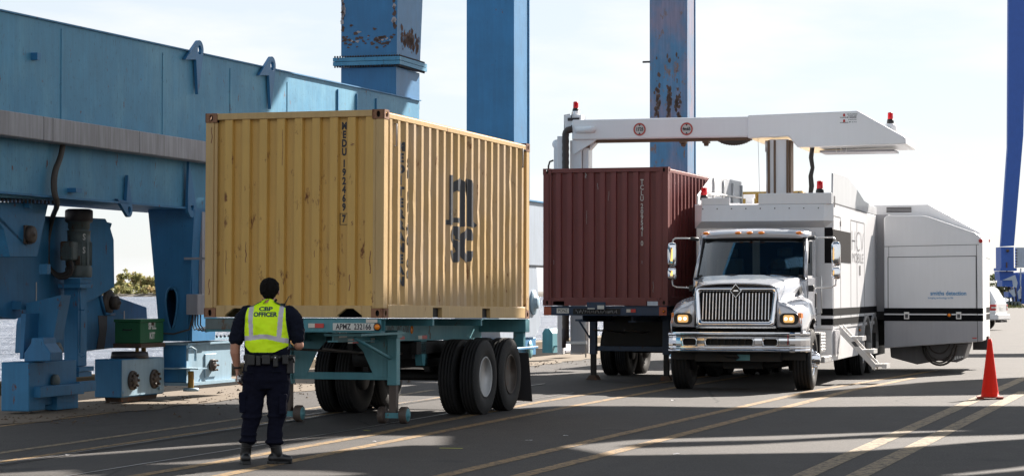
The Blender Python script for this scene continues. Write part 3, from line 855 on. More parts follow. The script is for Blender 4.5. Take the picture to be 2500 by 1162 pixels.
# ------------------------------------------------------------------ chassis trailers
def tape(root, org, u, v, w_, h_, t=.004):
    """red and white reflective patch; u right, v up"""
    O, U, V = Vector(org), Vector(u), Vector(v); N = U.cross(V)*t
    for k, mt in ((0, 'tape_white'), (1, 'tape_red')):
        a = O + U*(w_*k*.42); ww = w_*(.42 if k == 0 else .58)
        mb = MB(); q = [a, a+U*ww, a+U*ww+V*h_, a+V*h_]
        mb.add([tuple(p) for p in q] + [tuple(p+N) for p in q], [(0,3,2,1),(4,5,6,7),(0,1,5,4),(1,2,6,5),(2,3,7,6),(3,0,4,7)])
        mb.build('reflective_tape', M[mt], root)
def chassis(name, label, fr, deck0, deck1, main, legx, legy, wheels_on_legs, axles, rims, detail=True):
    root = thing(name, label, 'trailer', fr, group='chassis trailers under the containers')
    dz = lambda y: deck0 + (deck1 - deck0) * y / 6.058
    for sx in (-1, 1):
        mb = MB(); x = sx*.48
        def ibeam(y0, y1, h):
            for (a, b_, c, d) in ((x-.07, x+.07, -.001, -.018), (x-.006, x+.006, -.018, -h+.018), (x-.07, x+.07, -h+.018, -h)):
                mb.add([(a,y0,dz(y0)+d-.004),(b_,y0,dz(y0)+d-.004),(b_,y1,dz(y1)+d-.004),(a,y1,dz(y1)+d-.004),(a,y0,dz(y0)+c-.004),(b_,y0,dz(y0)+c-.004),(b_,y1,dz(y1)+c-.004),(a,y1,dz(y1)+c-.004)],
                       [(0,3,2,1),(4,5,6,7),(0,1,5,4),(1,2,6,5),(2,3,7,6),(3,0,4,7)])
        ibeam(.16, 6.0, .30)
        mb.build('main_beam', main, root)
    b_ = MB()
    b_.box(-1.215, 1.215, -.01, .15, dz(0)-.018, dz(0)-.006); b_.box(-1.19, 1.19, .0, .012, dz(0)-.165, dz(0)-.018)
    b_.box(-1.19, 1.19, -.012, .15, dz(0)-.18, dz(0)-.165); b_.box(-1.19, 1.19, .14, .15, dz(0)-.165, dz(0)-.018)
    b_.build('front_bolster', main, root, bevel=.004)
    b_ = MB(); zz = dz(6.0)
    b_.box(-1.21, 1.21, 5.90, 6.10, zz-.20, zz-.006)
    b_.box(-1.16, -1.0, 5.95, 6.06, zz-.42, zz-.20); b_.box(1.0, 1.16, 5.95, 6.06, zz-.42, zz-.20)
    b_.box(-1.21, 1.21, 6.02, 6.08, zz-.72, zz-.62)
    b_.build('rear_bolster', main, root, bevel=.006)
    c = MB()
    for y in (1.1, 2.2, 3.3, 4.4, 5.5):
        c.box(-.474, .474, y-.04, y+.04, dz(y)-.16, dz(y)-.03)
    for y in (2.0, 4.0):
        c.box(-1.16, 1.16, y-.03, y+.03, dz(y)-.10, dz(y)-.012)
    c.build('cross_member', main, root)
    # landing gear
    for sx in (-1, 1):
        lg_ = MB(); x = sx*legx; z1 = dz(0)-.18
        lg_.box(x-.065, x+.065, legy-.065, legy+.065, .50, z1)
        lg_.box(x-.085, x+.085, legy-.085, legy+.085, z1-.10, z1-.002)
        if detail:
            for q in (.53, .60): 
                for w_ in (-.04, .0, .04): lg_.lathe([(-.075, .008), (-.064, .008)], (x+w_, legy, q), 'y', 6)
        L_ = lg_.build('landing_leg', main, root, bevel=.006)
        i_ = MB(); i_.box(x-.05, x+.05, legy-.05, legy+.05, .14 if wheels_on_legs else .035, .50); i_.build('inner_tube', M['pin'] if wheels_on_legs else M['under'], L_, bevel=.004)
        if wheels_on_legs:
            f = MB(); f.tube([(x-.21, legy, .115), (x+.21, legy, .115)], .022, 10); f.box(x-.11, x+.11, legy-.05, legy+.05, .07, .14); f.build('foot_axle', M['teal'], L_)
            for s2 in (-1, 1):
                w_ = MB(); w_.lathe([(-.05, .04), (-.05, .098), (-.04, .11), (.04, .11), (.05, .098), (.05, .04)], (x+s2*.150, legy, .11), 'x', 28)
                w_.build('foot_wheel', M['pin'], L_)
                h_ = MB(); h_.lathe([(s2*.050, .085), (s2*.056, .082), (s2*.056, .03), (s2*.075, .028), (s2*.075, .002)], (x+s2*.150, legy, .11), 'x', 20)
                h_.build('wheel_hub', M['teal'], L_)
        else:
            f = MB(); f.prism([(x-.13, .002), (x+.13, .002), (x+.10, .03), (x+.06, .09), (x-.06, .09), (x-.10, .03)], 'y', legy-.12, legy+.12); f.build('foot_pad', M['rust'], L_)
    b_ = MB(); b_.box(-legx+.066, legx-.066, legy-.02, legy+.02, .565, .66); b_.build('leg_brace', main, root, bevel=.004)
    if detail:
        for sx in (-1, 1):
            q = [(legx-.08, dz(0)-.19), (legx-.08, .60), (legx-.26, .60), (legx-.42, dz(0)-.46), (legx-.55, dz(0)-.32), (legx-.55, dz(0)-.19)]
            b_ = MB(); b_.prism([(sx*a, c) for a, c in q], 'y', legy-.03, legy-.015); b_.build('gusset_plate', main, root, bevel=.003)
            b_ = MB(); b_.box(*sorted((sx*.36, sx*(legx+.12))), .16, legy+.1, dz(0)-.23, dz(0)-.20); b_.tube([(sx*(legx-.02), .30, dz(0)-.26), (sx*(legx-.02), legy-.07, .85)], .022, 6); b_.build('side_strut', main, root)
    else:
        b_ = MB(); b_.tube([(-legx-.28, legy-.1, 1.17), (-legx-.02, legy-.02, .75)], .02, 6); b_.tube([(-legx-.34, legy-.1, 1.165), (-legx+.0, legy-.1, 1.165)], .024, 6); b_.build('leg_strut', main, root)
        b_ = MB(); b_.box(-legx+.1, legx-.1, legy+.35, legy+.40, .66, 1.24); b_.build('shade_backing', M['under'], root)  # dark plate added to keep the shaded gap behind the legs black
    # running gear
    for ai, ay in enumerate(axles):
        a_ = MB(); a_.tube([(-1.05, ay, .525), (1.05, ay, .525)], .06, 12); a_.box(-.50, -.42, ay-.40, ay+.40, .60, .68); a_.box(.42, .50, ay-.40, ay+.40, .60, .68)
        for sx in (-1, 1): a_.lathe([(-.12,.05),(-.12,.2),(.10,.2),(.10,.05)], (sx*.72, ay, .525), 'x', 20)
        a_.build('axle', M['under'], root)
        for sx in (-1, 1):
            for k, xx in enumerate((.77, 1.085)):
                w_ = tyre_bm(.527, .262, .285, sx*xx, ay, .527).build('wheel', M['tyre'], root)
                if k == 1:
                    disc_rim(.285, .262, sx, .15, sx*xx, ay, .527).build('rim', M[rims[ai]], w_)
    for sx in (-1, 1):
        for y in (axles[0]-.66, (axles[0]+axles[1])/2, axles[1]+.62):
            h_ = MB(); h_.prism([(y-.12, dz(y)-.30), (y+.12, dz(y)-.30), (y+.05, .70), (y-.05, .70)], 'x', sx*.46-.05, sx*.46+.05); h_.build('spring_hanger', main, root)
        h_ = MB(); h_.tube([(sx*.46, axles[0]-.62, .72), (sx*.46, axles[0]-.50, .95), (sx*.40, axles[0]-.3, .66)], .035, 8); h_.build('equaliser_strut', main, root)
    for sx in (-1, 1):
        f = MB(); f.prism([(sx*1.07-.19, .82), (sx*1.07+.17, .82), (sx*1.07+.23, .10), (sx*1.07-.21, .12)], 'y', axles[1]+.72, axles[1]+.735); f.build('mud_flap', M['flap'], root)
    sf = MB(); y0s, y1s = axles[0]-.95, axles[1]+.6
    for sx in (-1, 1): sf.box(sx*.47-.04, sx*.47+.04, y0s, y1s, .86, dz(4.5)-.31)
    for k in range(5): yk = y0s + .1 + k*(y1s-y0s-.2)/4; sf.box(-.428, .428, yk-.05, yk+.05, .80, 1.0)
    sf.box(-.40, .40, axles[0]-.30, axles[1]+.30, .66, .78)
    sf.build('suspension_frame', M['under'], root)
    # hoses and air tank
    t = MB(); t.lathe([(-.32,.01),(-.30,.13),(.30,.13),(.32,.01)], (0, 2.9, .82), 'x', 20); t.build('air_tank', M['under'], root)
    t = MB()
    t.tube([(-.3, .3, 1.0), (-.25, 1.5, .95), (-.2, 2.5, .90), (-.3, 4.0, .72)], .018, 6); t.tube([(.3, .3, 1.0), (.28, 1.6, .92), (.25, 2.6, .95), (.3, 4.0, .75)], .018, 6)
    t.build('air_hose', M['hose'], root)
    return root
tc_ = chassis('container_chassis', 'teal skeletal chassis on landing wheels marked APMZ 232166 under the yellow container', YF, 1.395, 1.32, M['teal'], .745, 1.62, True, (4.08, 5.22), ('rim_white', 'rim_brown'))
zb = 1.395
p0_, p1_ = YF.front(813, 790, -.015)[0], YF.front(914, 790, -.015)[0]
pl = MB(); pl.box(p0_, p1_, -.017, -.013, zb-.155, zb-.065); P_ = pl.build('number_plate', M['plate_white'], tc_)
flat_text('APMZ  232166', .098, 'plate_lettering', M['black_letter'], P_, ((p0_+p1_)/2, -.019, zb-.112), (1,0,0), (0,0,1), .0025, .78)
tape(tc_, (YF.front(754, 794, 0)[0], -.012, zb-.125), (1,0,0), (0,0,1), .21, .055)
tape(tc_, (-.25, -.012, zb-.125), (1,0,0), (0,0,1), .21, .055)
tape(tc_, (-.82, -.012, zb-.125), (1,0,0), (0,0,1), .21, .055)
def marker(root, x, y, z, r_=.035, mt='amber', ax='y', s=-1):
    a = MB(); a.lathe([(0, r_*1.45), (s*.012, r_*1.45), (s*.014, r_*1.15)], (x,y,z), ax, 20); o = a.build('side_lamp', M['black_plastic'], root)
    a = MB(); a.lathe([(s*.010, r_*1.1), (s*.03, r_*.9), (s*.036, .002)], (x,y,z), ax, 20); a.build('lamp_lens', M[mt], o)
marker(tc_, YF.front(923, 790, 0)[0], -.014, zb-.11)
pc = MB(); pc.box(p1_-.11, p1_+.04, -.0165, -.0125, zb-.058, zb-.016); pc.build('faded_sticker', M['tape_white'], tc_)
for k, yv in enumerate((.65, 1.45, 2.35, 3.25)):
    tape(tc_, (.488, yv, 1.06), (0,1,0), (0,0,1), .36, .055)
flat_text('MAERSK SEALAND   WT 6700', .135, 'faded_beam_lettering', M['black_letter'], tc_, (.4885, 2.1, 1.21), (0,1,0), (0,0,1), .002, .9)
pl = MB(); pl.box(.487, .4885, .35, .62, 1.14, 1.24); P_ = pl.build('side_number_plate', M['plate_white'], tc_)
flat_text('APMZ 232166', .045, 'plate_lettering', M['black_letter'], P_, (.490, .485, 1.19), (0,1,0), (0,0,1), .0005, .8)
a = MB(); a.lathe([(0,.055),(.004,.055),(.005,.002)], (.487, 3.0, 1.20), 'x', 18); a.build('orange_sticker', M['amber'], tc_)
a = MB(); a.box(-1.19, -.62, -.016, -.012, zb-.15, zb-.02); a.build('dark_panel', M['greasy'], tc_)

rc_ = chassis('container_chassis', 'dark blue chassis on two flat foot pads marked PONZ under the red container', OF, 1.455, 1.43, M['navy_frame'], .735, 1.81, False, (4.43, 5.55), ('rim_white', 'rim_brown'), detail=False)
zb = 1.455
for a, b_ in ((-1.195, -1.05), (1.05, 1.195)):
    o_ = MB(); o_.box(a, b_, -.018, -.0125, zb-.175, zb-.02); o_.build('orange_end_plate', M['orange_red'], rc_)
pl = MB(); pl.box(-.94, -.70, -.018, -.0125, zb-.14, zb-.045); P_ = pl.build('number_plate', M['plate_white'], rc_)
flat_text('PONZ', .085, 'plate_lettering', M['black_letter'], P_, (-.82, -.020, zb-.092), (1,0,0), (0,0,1), .001, .8)
b_ = MB(); b_.box(-.62, .30, -.017, -.0125, zb-.16, zb-.05); b_.build('scribbled_panel', M['under'], rc_)
rng = random.Random(8); sc_ = MB()
for k in range(34):
    x = -.55 + k*.024 + rng.uniform(-.006,.006); z = zb-.105 + rng.uniform(-.02,.02)
    sc_.tube([(x, -.019, z-.02), (x+rng.uniform(-.012,.014), -.019, z+.02)], .0035, 4)
sc_.build('faded_chalk_writing', M['rim_white'], rc_)
b_ = MB(); b_.box(-.34, .02, -.06, -.018, zb-.07, zb+.07); c_ = b_.build('document_box', M['navy_frame'], rc_, bevel=.008)
b_ = MB(); b_.box(-.13, .0, -.066, -.061, zb-.06, zb+.01); b_.box(-.32, -.18, -.066, -.061, zb-.06, zb-.04); b_.build('box_sticker', M['plate_white'], c_)
b_ = MB(); b_.box(.42, .50, -.018, -.0125, zb-.12, zb-.06); b_.build('white_reflector', M['tape_white'], rc_)
b_ = MB(); b_.box(.505, .60, -.018, -.0125, zb-.12, zb-.06); b_.build('red_reflector', M['tape_red'], rc_)
marker(rc_, 1.14, -.02, zb-.10, .02)
chassis('container_chassis', 'chassis carrying the ochre container far behind the red one', OC, 1.50, 1.50, M['navy_frame'], .735, 1.39, False, (4.43, 5.55), ('rim_brown', 'rim_brown'), detail=False)

# ------------------------------------------------------------------ nearest blue crane (sill beam, legs and bogies)
F = RF
cr1 = thing('gantry_crane', 'light blue ship crane with a deep sill beam, nearest to the camera on the left', 'crane', F)
S = lambda px, py, lx=0.0: F.side(px, py, lx)
def sidepoly(pts, lx): return [S(px, py, lx) for px, py in pts]
yE = S(1023, 246, 0)[0]                                 # far end of the beam
yN, zN = S(0, 27, 0); zE = S(1023, 247, 0)[1]; zM = zN + (zE - zN)*(-9 - yN)/(yE - yN)
mb = MB(); mb.prism([(-9, 4.0), (yE, 4.0), (yE, zE), (-9, zM)], 'x', -1.35, 0)
mb.build('sill_beam', M['blue'], cr1)
mb = MB(); mb.prism([(-9, zM+.001), (yE+.02, zE+.001), (yE+.02, zE+.022), (-9, zM+.022)], 'x', -1.42, .04); mb.build('top_flange', M['blue_base'], cr1)
mb = MB(); mb.prism([(-9, 3.06), (yE, 3.06), (yE, 3.80), (-9, 3.80)], 'x', -1.31, -.04); mb.build('lower_beam', M['blue'], cr1)
mb = MB(); mb.box(-1.36, .02, -9, yE, 3.03, 3.058); mb.build('bottom_flange', M['blue_base'], cr1)
# galvanised cable channel, in lengths
ys_ = [-9, S(105,290,.25)[0], S(128,290,.25)[0], S(340,340,.25)[0], S(520,360,.25)[0]+1.5, yE]
for a, b_ in zip(ys_, ys_[1:]):
    mb = MB(); mb.box(0.002, .25, a+.006, b_-.006, 3.78, 4.11); mb.build('cable_channel', M['galv'], cr1, bevel=.012)
for px in (147, 395, 560, 700):
    y = S(px, 200)[0]; mb = MB(); mb.box(.0005, .010, y-.009, y+.009, 4.12, 5.42); mb.build('weld_seam', M['blue'], cr1)
# stiffener seams on the beam
mb = MB()
for px in (822, 868, 916): 
    y = S(px, 240)[0]; mb = MB(); mb.box(.001, .03, y-.012, y+.012, 4.12, 5.50); mb.build('stiffener', M['blue_base'], cr1)
def lug(px, py, zt, up=True, lx=.0, s=1.0):
    """lifting lug: a cranked plate with a round eye standing proud of the beam face"""
    y, z = S(px, py, lx)
    mb = MB(); N = 72; sg = 1 if up else -1; outer = []
    for k in range(N):
        a = 2*math.pi*k/N; r_ = .155
        for (a0, L_) in ((R(200), .60), (R(266), .78)):
            d_ = abs((a - a0 + math.pi) % (2*math.pi) - math.pi); be = math.acos(.155/L_)
            if d_ < be: r_ = max(r_, .155/math.cos(be - d_) if d_ > 1e-6 else L_)
        outer.append((y + s*r_*math.cos(a), z + sg*s*r_*math.sin(a)))
    mb.ringplate(outer, [(y + a, z + sg*b_) for a, b_ in oval(0, 0, .072*s, .072*s, N)], 'x', lx+.0, lx+.05)
    mb.build('lifting_lug', M['blue_leg'], cr1)
lug(479, 122, 5.5, lx=.02); lug(657, 161, 5.5, lx=.02, s=1.05); lug(308, 512, 3, up=False, lx=-.03, s=.72)
y, z = S(462, 505, .0); mb = MB(); mb.ringplate([(y+a, z+b_) for a, b_ in oval(0,0,.17,.17)], [(y+a, z+b_) for a, b_ in oval(0,0,.06,.06)], 'x', .0, .05)
mb.prism([(y-.17, z+.02), (y+.17, z+.02), (y-.12, z+.72)], 'x', .003, .047); mb.build('lifting_lug', M['blue_leg'], cr1)
y, z = S(77, 138); mb = MB(); mb.box(0, .10, y-.05, y+.05, z-.05, z+.05); mb.build('small_bracket', M['blue_leg'], cr1)
y, z = S(170, 465, -.04); mb = MB(); mb.box(-.04, .10, y-.09, y+.09, z-.03, z+.03); mb.build('small_bracket', M['blue_leg'], cr1)
# column standing on the far bogie
LA = S(466, 505, 0)[0]
w0, w1 = .80, .55
mb = MB(); N = 16
zt, zb_ = 3.028, .92
def fr(px, py, ly): return F.front(px, py, ly)
A0, A1 = fr(361, 503, LA), fr(474, 503, LA); B0, B1 = fr(391, 832, LA), fr(458, 832, LA)
O = []
hole = oval(0, 0, 1, 1, N)
hc = fr(420, 752, LA)
hol = []
for a, c in hole:
    k = .5 + .5*(c+1)/2
    hol.append((hc[0] + .135*a*(.42+.58*(c+1)/2), hc[1] + .34*c))
quad = lambda a, c: None
def on_edge(k):
    c, s_ = math.cos(2*math.pi*k/N), math.sin(2*math.pi*k/N); m = max(abs(c), abs(s_)); u, v = (c/m+1)/2, (s_/m+1)/2
    zz = B0[1] + (1.75 - B0[1])*v; t = (zz - B0[1])/(A0[1]-B0[1])
    xl = B0[0] + (A0[0]-B0[0])*t; xr = B1[0] + (A1[0]-B1[0])*t
    return (xl + (xr-xl)*u, zz)
mb.ringplate([on_edge(k) for k in range(N)], hol, 'y', LA, LA+.04)
tt = (1.75-B0[1])/(A0[1]-B0[1]); ml, mr = B0[0]+(A0[0]-B0[0])*tt, B1[0]+(A1[0]-B1[0])*tt
mb.prism([(ml, 1.751), (mr, 1.751), (A1[0], zt), (A0[0], zt)], 'y', LA, LA+.04)
mb.prism([(LA+.041, B0[1]), (LA+.95, B0[1]), (LA+1.35, zt), (LA+.041, zt)], 'x', A1[0]-.10, A1[0]-.05)
dl = [(B1[0]-.05, A1[0]-.02)]
# right face (lit by the sun) and far and left faces
mb.add([(B1[0], LA+.041, B0[1]), (B1[0]+.02, LA+.95, B0[1]), (A1[0]+.0, LA+1.35, zt), (A1[0], LA+.041, zt)], [(0,1,2,3)])
mb.add([(B0[0], LA+.041, B0[1]), (B0[0], LA+.95, B0[1]), (A0[0], LA+1.35, zt), (A0[0], LA+.041, zt)], [(0,3,2,1)])
mb.add([(B0[0], LA+.95, B0[1]), (B1[0]+.02, LA+.95, B0[1]), (A1[0], LA+1.35, zt), (A0[0], LA+1.35, zt)], [(0,1,2,3)])
leg_o = mb.build('support_column', M['blue_leg'], cr1)
mb = MB(); mb.tube([(a, LA-.01, c) for a, c in hol] + [(hol[0][0], LA-.01, hol[0][1])], .018, 6, False); mb.build('hole_rim', M['blue_base'], leg_o)
mb = MB(); y, z = S(478, 640, .05); mb.box(B1[0]+.03, B1[0]+.12, LA+.30, LA+.42, 1.45, 3.0); mb.build('conduit', M['grey_box'], cr1)
j0, j1 = fr(456, 718, LA-.12), fr(484, 768, LA-.12)
mb = MB(); mb.box(j0[0], j1[0]+.0, LA-.14, LA+.28, j1[1], j0[1]+.0); jb = mb.build('junction_box', M['grey_box'], cr1, bevel=.008)
mb = MB()
for k in range(4):
    x = j0[0]+.03+k*.045
    mb.tube([(x, LA+.05, j1[1]), (x+.01, LA+.02, j1[1]-.16), (x+.04+.02*k, LA+.02, j1[1]-.24-.01*k), (x+.2+.1*k, LA+.1, j1[1]-.20)], .011, 6)
mb.tube([(B0[0], LA-.02, 1.06), (B0[0]+.25, LA-.03, 1.05), (j0[0], LA-.02, 1.12), (j0[0]+.05, LA, 1.3)], .014, 6)
mb.build('cable', M['hose'], jb)
mb = MB(); q = fr(486, 631, LA-.1); mb.box(q[0]-.26, q[0]+.10, LA-.10, LA-.06, q[1]-.018, q[1]+.018); mb.build('perforated_strip', M['grey_box'], cr1)
# flange with bolts, and the lit box of the far bogie
FX = -.10
by0, by1 = S(456, 900, FX)[0], S(566, 900, FX)[0]; xf0 = fr(399, 900, by0)[0]; zf_ = S(456, 842, FX)[1]; zg_ = S(456, 941, FX)[1]
mb = MB(); mb.box(xf0-.05, FX+.06, by0-.08, by1+.12, zf_+.002, zf_+.035); mb.box(xf0-.04, FX+.04, by0-.05, by1+.08, zf_+.065, zf_+.095); mb.build('bolted_flange', M['sunlit_base'], cr1)
mb = MB()
for k in range(12): 
    y = by0 + .02 + k*(by1-by0)/11; mb.lathe([(0,.022),(.03,.022),(.04,.012)], (FX+.01, y, zf_+.096), 'z', 6)
for k in range(6): mb.lathe([(0,.022),(.03,.022),(.04,.012)], (xf0+.03+k*.06, by0-.02, zf_+.096), 'z', 6)
mb.build('flange_bolts', M['bolt'], cr1)
mb = MB(); mb.box(xf0, FX-.006, by0, by1, zg_+.05, zf_); far_b = mb.build('bogie_box', M['blue_leg'], cr1, bevel=.008)
mb = MB(); mb.box(FX-.005, FX, by0+.005, by1-.005, zg_+.051, zf_-.001); mb.build('sunlit_side_skin', M['sunlit_base'], far_b)  # thin skin added to carry the sunlit tone of this face
mb = MB(); mb.box(xf0-.04, FX+.06, by0-.02, by1+.02, zg_, zg_+.048); mb.build('bottom_flange', M['sunlit_base'], far_b)
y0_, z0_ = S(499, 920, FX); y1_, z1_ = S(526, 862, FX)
mb = MB(); mb.box(FX+.001, FX+.025, y0_, y1_, z0_, z1_); p_ = mb.build('bearing_plate', M['sunlit_base'], far_b, bevel=.004)
mb = MB(); yc_, zc_ = (y0_+y1_)/2, (z0_+z1_)/2
mb.lathe([(0,.10),(.05,.10),(.06,.085),(.065,.05),(.085,.045),(.085,.002)], (FX+.025, yc_, zc_), 'x', 18)
for k in range(6): a = k*math.pi/3; mb.lathe([(0,.018),(.05,.018)], (FX+.08, yc_+.085*math.cos(a), zc_+.085*math.sin(a)), 'x', 6)
mb.build('bearing_cap', M['pin'], p_)
mb = MB(); yb, zb2 = S(466, 905, .3)
mb.lathe([(.16,.045),(.19,.048),(.44,.048),(.46,.04)], (FX+.10, by0-.05, 0), 'z', 18); mb.build('buffer_post', paint('chipped_yellow_post', (.28,.16,.02), .6, rust=.4, streak=.4), far_b)
mb = MB(); mb.box(xf0+.05, FX+.28, by0-.18, by0+.18, .49, .51); mb.lathe([(0,.12),(.03,.13),(.05,.12)], (FX+.10, by0-.05, .14), 'z', 20); mb.build('step_plate', M['sunlit_base'], far_b)
mb = MB(); mb.tube([(FX+.06, by0-.10, .62), (FX+.06, by0-.10, .80), (FX+.10, by0-.05, .84), (FX+.14, by0+.03, .80), (FX+.14, by0+.03, .62)], .02, 8); mb.build('lifting_eye', M['sunlit_base'], far_b)

# middle bogie box carrying the spill kit
LX2 = -.42
q0, q1 = S(297, 970, LX2), S(400, 962, LX2)
fy = q0[0]
top2 = S(297, 877, LX2)[1]
xl = fr(232, 970, fy)[0]
mb = MB(); zB2 = q0[1]; mb.box(xl, LX2, fy, q1[0], zB2, top2); b2 = mb.build('bogie_box', M['blue_base'], cr1, bevel=.01)
mb = MB(); mb.prism([(fy+.1, zB2-.002), (q1[0]-.1, zB2-.002), (q1[0]-.15, .03), (fy+.15, .03)], 'x', xl+.12, LX2-.06); mb.build('rail_guard', M['rust'], b2)
mb = MB(); mb.box(LX2+.001, LX2+.012, fy+.01, q1[0]-.005, zB2+.02, top2-.01); mb.build('sunlit_side_skin', M['sunlit_base'], b2)  # skin in the paler sunlit colour laid over the blue box
for px in (324, 377):
    yy_, zz_ = S(px, 928 if px == 324 else 924, LX2+.02)
    mb = MB(); mb.lathe([(0,.15),(.035,.15),(.045,.13),(.05,.075),(.07,.07),(.07,.002)], (LX2+.012, yy_, zz_), 'x', 24)
    for k in range(8): a = k*math.pi/4; mb.lathe([(0,.024),(.035,.024),(.04,.012)], (LX2+.055, yy_+.108*math.cos(a), zz_+.108*math.sin(a)), 'x', 6)
    mb.build('bearing_cap', M['pin'], b2)
mb = MB()
for px in (303, 391):
    yy_, zz_ = S(px, 958 if px == 303 else 948, LX2+.02); mb.box(LX2+.012, LX2+.05, yy_-.06, yy_+.06, zz_-.02, zz_+.02)
mb.build('small_step', M['sunlit_base'], b2)
mb = MB(); ym = (q0[0]+q1[0])/2
mb.lathe([(0,.30),(.10,.28)], ((xl+LX2)/2, ym, top2), 'z', 20); mb.build('swivel', M['motor_dark'], b2)
mb = MB(); mb.tube([(LX2-.05, ym-.1, top2+.02), (LX2-.05, ym-.1, top2+.22)], .03, 8); mb.tube([(LX2-.15, ym+.35, top2), (LX2-.15, ym+.35, top2+.24)], .04, 8); mb.build('rest_post', paint('chipped_yellow_post', (.45,.28,.03)), b2)
tray = MB()
# near bogie box with motor and post
LX1 = -.38
n0 = S(72, 1000, LX1); fy1 = n0[0]
xl1 = fr(4, 1000, fy1)[0]; t1 = S(72, 884, LX1)[1]
n1 = S(96, 990, LX1)[0]
mb = MB(); mb.box(xl1, LX1, fy1, fy1+.5, n0[1]-.02, t1); b1 = mb.build('bogie_box', M['blue_base'], cr1, bevel=.012)
e1 = S(188, 985, LX1-.1)[0]
mb = MB(); mb.box(xl1+.05, LX1-.10, fy1+.51, e1, .10, t1-.01); mb.box(xl1+.1, LX1-.02, fy1+.9, e1-.1, .02, .24); mb.build('bogie_frame', M['blue_base'], cr1, bevel=.008)
mb = MB(); za = S(150, 938, LX1)[1]; zb3 = S(150, 964, LX1)[1]
mb.box(LX1-.08, LX1+.10, S(85, 950, LX1)[0], S(192, 950, LX1)[0], zb3, za); mb.box(LX1-.05, LX1+.02, S(192.5, 950, LX1)[0], S(233, 950, LX1)[0], zb3+.02, za+.02); mb.build('guard_rail_beam', M['blue_base'], cr1, bevel=.006)
mb = MB()
for px, py, r_ in ((88, 912, .13), (104, 936, .10), (146, 930, .10)):
    yy_, zz_ = S(px, py, LX1); mb.lathe([(0, r_), (.05, r_), (.07, r_*.7), (.08, .002)], (LX1-.09, yy_, zz_), 'x', 18)
mb.build('bearing_cap', M['greasy'], cr1)
# saddle and swivel arch above the near bogie
mb = MB()
mb.prism([fr(60, 882, fy1+.12), fr(124, 880, fy1+.12), fr(124, 860, fy1+.12), fr(108, 838, fy1+.12), fr(106, 824, fy1+.12), fr(78, 824, fy1+.12), fr(76, 838, fy1+.12), fr(60, 862, fy1+.12)], 'y', fy1+.12, fy1+.5)
mb.build('saddle', M['blue_leg'], cr1, bevel=.008)
mb = MB()
mb.prism([fr(49, 876, fy1+.2), fr(58, 876, fy1+.2), fr(62, 800, fy1+.2), fr(64, 765, fy1+.2), fr(52, 765, fy1+.2), fr(50, 810, fy1+.2)], 'y', fy1+.2, fy1+.75)
mb.build('fork_plate', M['blue_leg'], cr1, bevel=.004)
mb = MB()
mb.prism([fr(62, 830, fy1+.6), fr(130, 830, fy1+.6), fr(150, 720, fy1+.6), fr(64, 740, fy1+.6)], 'y', fy1+.6, fy1+.9)
mb.box(fr(55,830,fy1+.5)[0], fr(128,830,fy1+.5)[0], fy1+.50, fy1+.62, fr(80,834,fy1+.5)[1], fr(80,828,fy1+.5)[1])
mb.build('cross_plate', M['blue_base'], cr1)
mb = MB(); yy_, zz_ = S(146, 855, LX1-.02); mb.lathe([(0,.11),(.09,.12),(.10,.07),(.14,.05)], (LX1-.12, yy_, zz_), 'x', 16); mb.build('pin_end', M['greasy'], cr1)
# equaliser plates
mb = MB()
mb.prism(sidepoly([(-60,520),(120,528),(258,534),(262,542),(274,545),(270,558),(278,585),(280,700),(228,732),(190,745),(140,752),(107,748),(45,777),(0,770),(-60,755)], -.95), 'x', -1.6, -.95)
eq = mb.build('equaliser_beam', M['blue_base'], cr1, bevel=.01)
mb = MB()
mb.prism(sidepoly([(0,771),(45,779),(108,750),(108,744),(45,772),(0,764)], -.9), 'x', -1.62, -.945); mb.build('edge_flange', M['blue_base'], eq)
mb = MB()
mb.prism(sidepoly([(125,862),(128,790),(139,748),(172,735),(232,702),(243,712),(256,765),(279,765),(277,721),(359,750),(359,757),(361,790),(362,842),(268,850),(200,858)], -1.12), 'x', -1.72, -1.12)
eq2 = mb.build('equaliser_beam', M['blue_base'], cr1, bevel=.01)
mb = MB()
for a, b_ in (((139,746),(172,733)), ((172,733),(232,700)), ((232,700),(243,712)), ((243,712),(256,766)), ((256,766),(280,766))):
    p, q = S(*a, -1.1), S(*b_, -1.1)
    mb.tube([(-1.1, p[0], p[1]), (-1.1, q[0], q[1])], .028, 6)
mb.build('edge_rib', M['blue_leg'], eq2)
yy_, zz_ = S(270, 739, -1.1); mb = MB(); mb.lathe([(0,.20),(.03,.20),(.05,.17)], (-1.12, yy_-.05, zz_+.02), 'x', 20); mb.lathe([(0,.11),(.10,.11),(.12,.08),(.12,.03),(.16,.02)], (-1.08, yy_, zz_), 'x', 16); mb.build('pivot_pin', M['pin'], eq2)
mb = MB(); p = S(255, 775, -1.118); q = S(238, 850, -1.118)
st = [S(240,770,-1.115), S(262,770,-1.115), S(262,800,-1.115), S(255,852,-1.115), S(236,852,-1.115), S(243,810,-1.115)]
mb.prism(st, 'x', -1.119, -1.113); mb.build('oil_stain', M['motor_dark'], eq2)
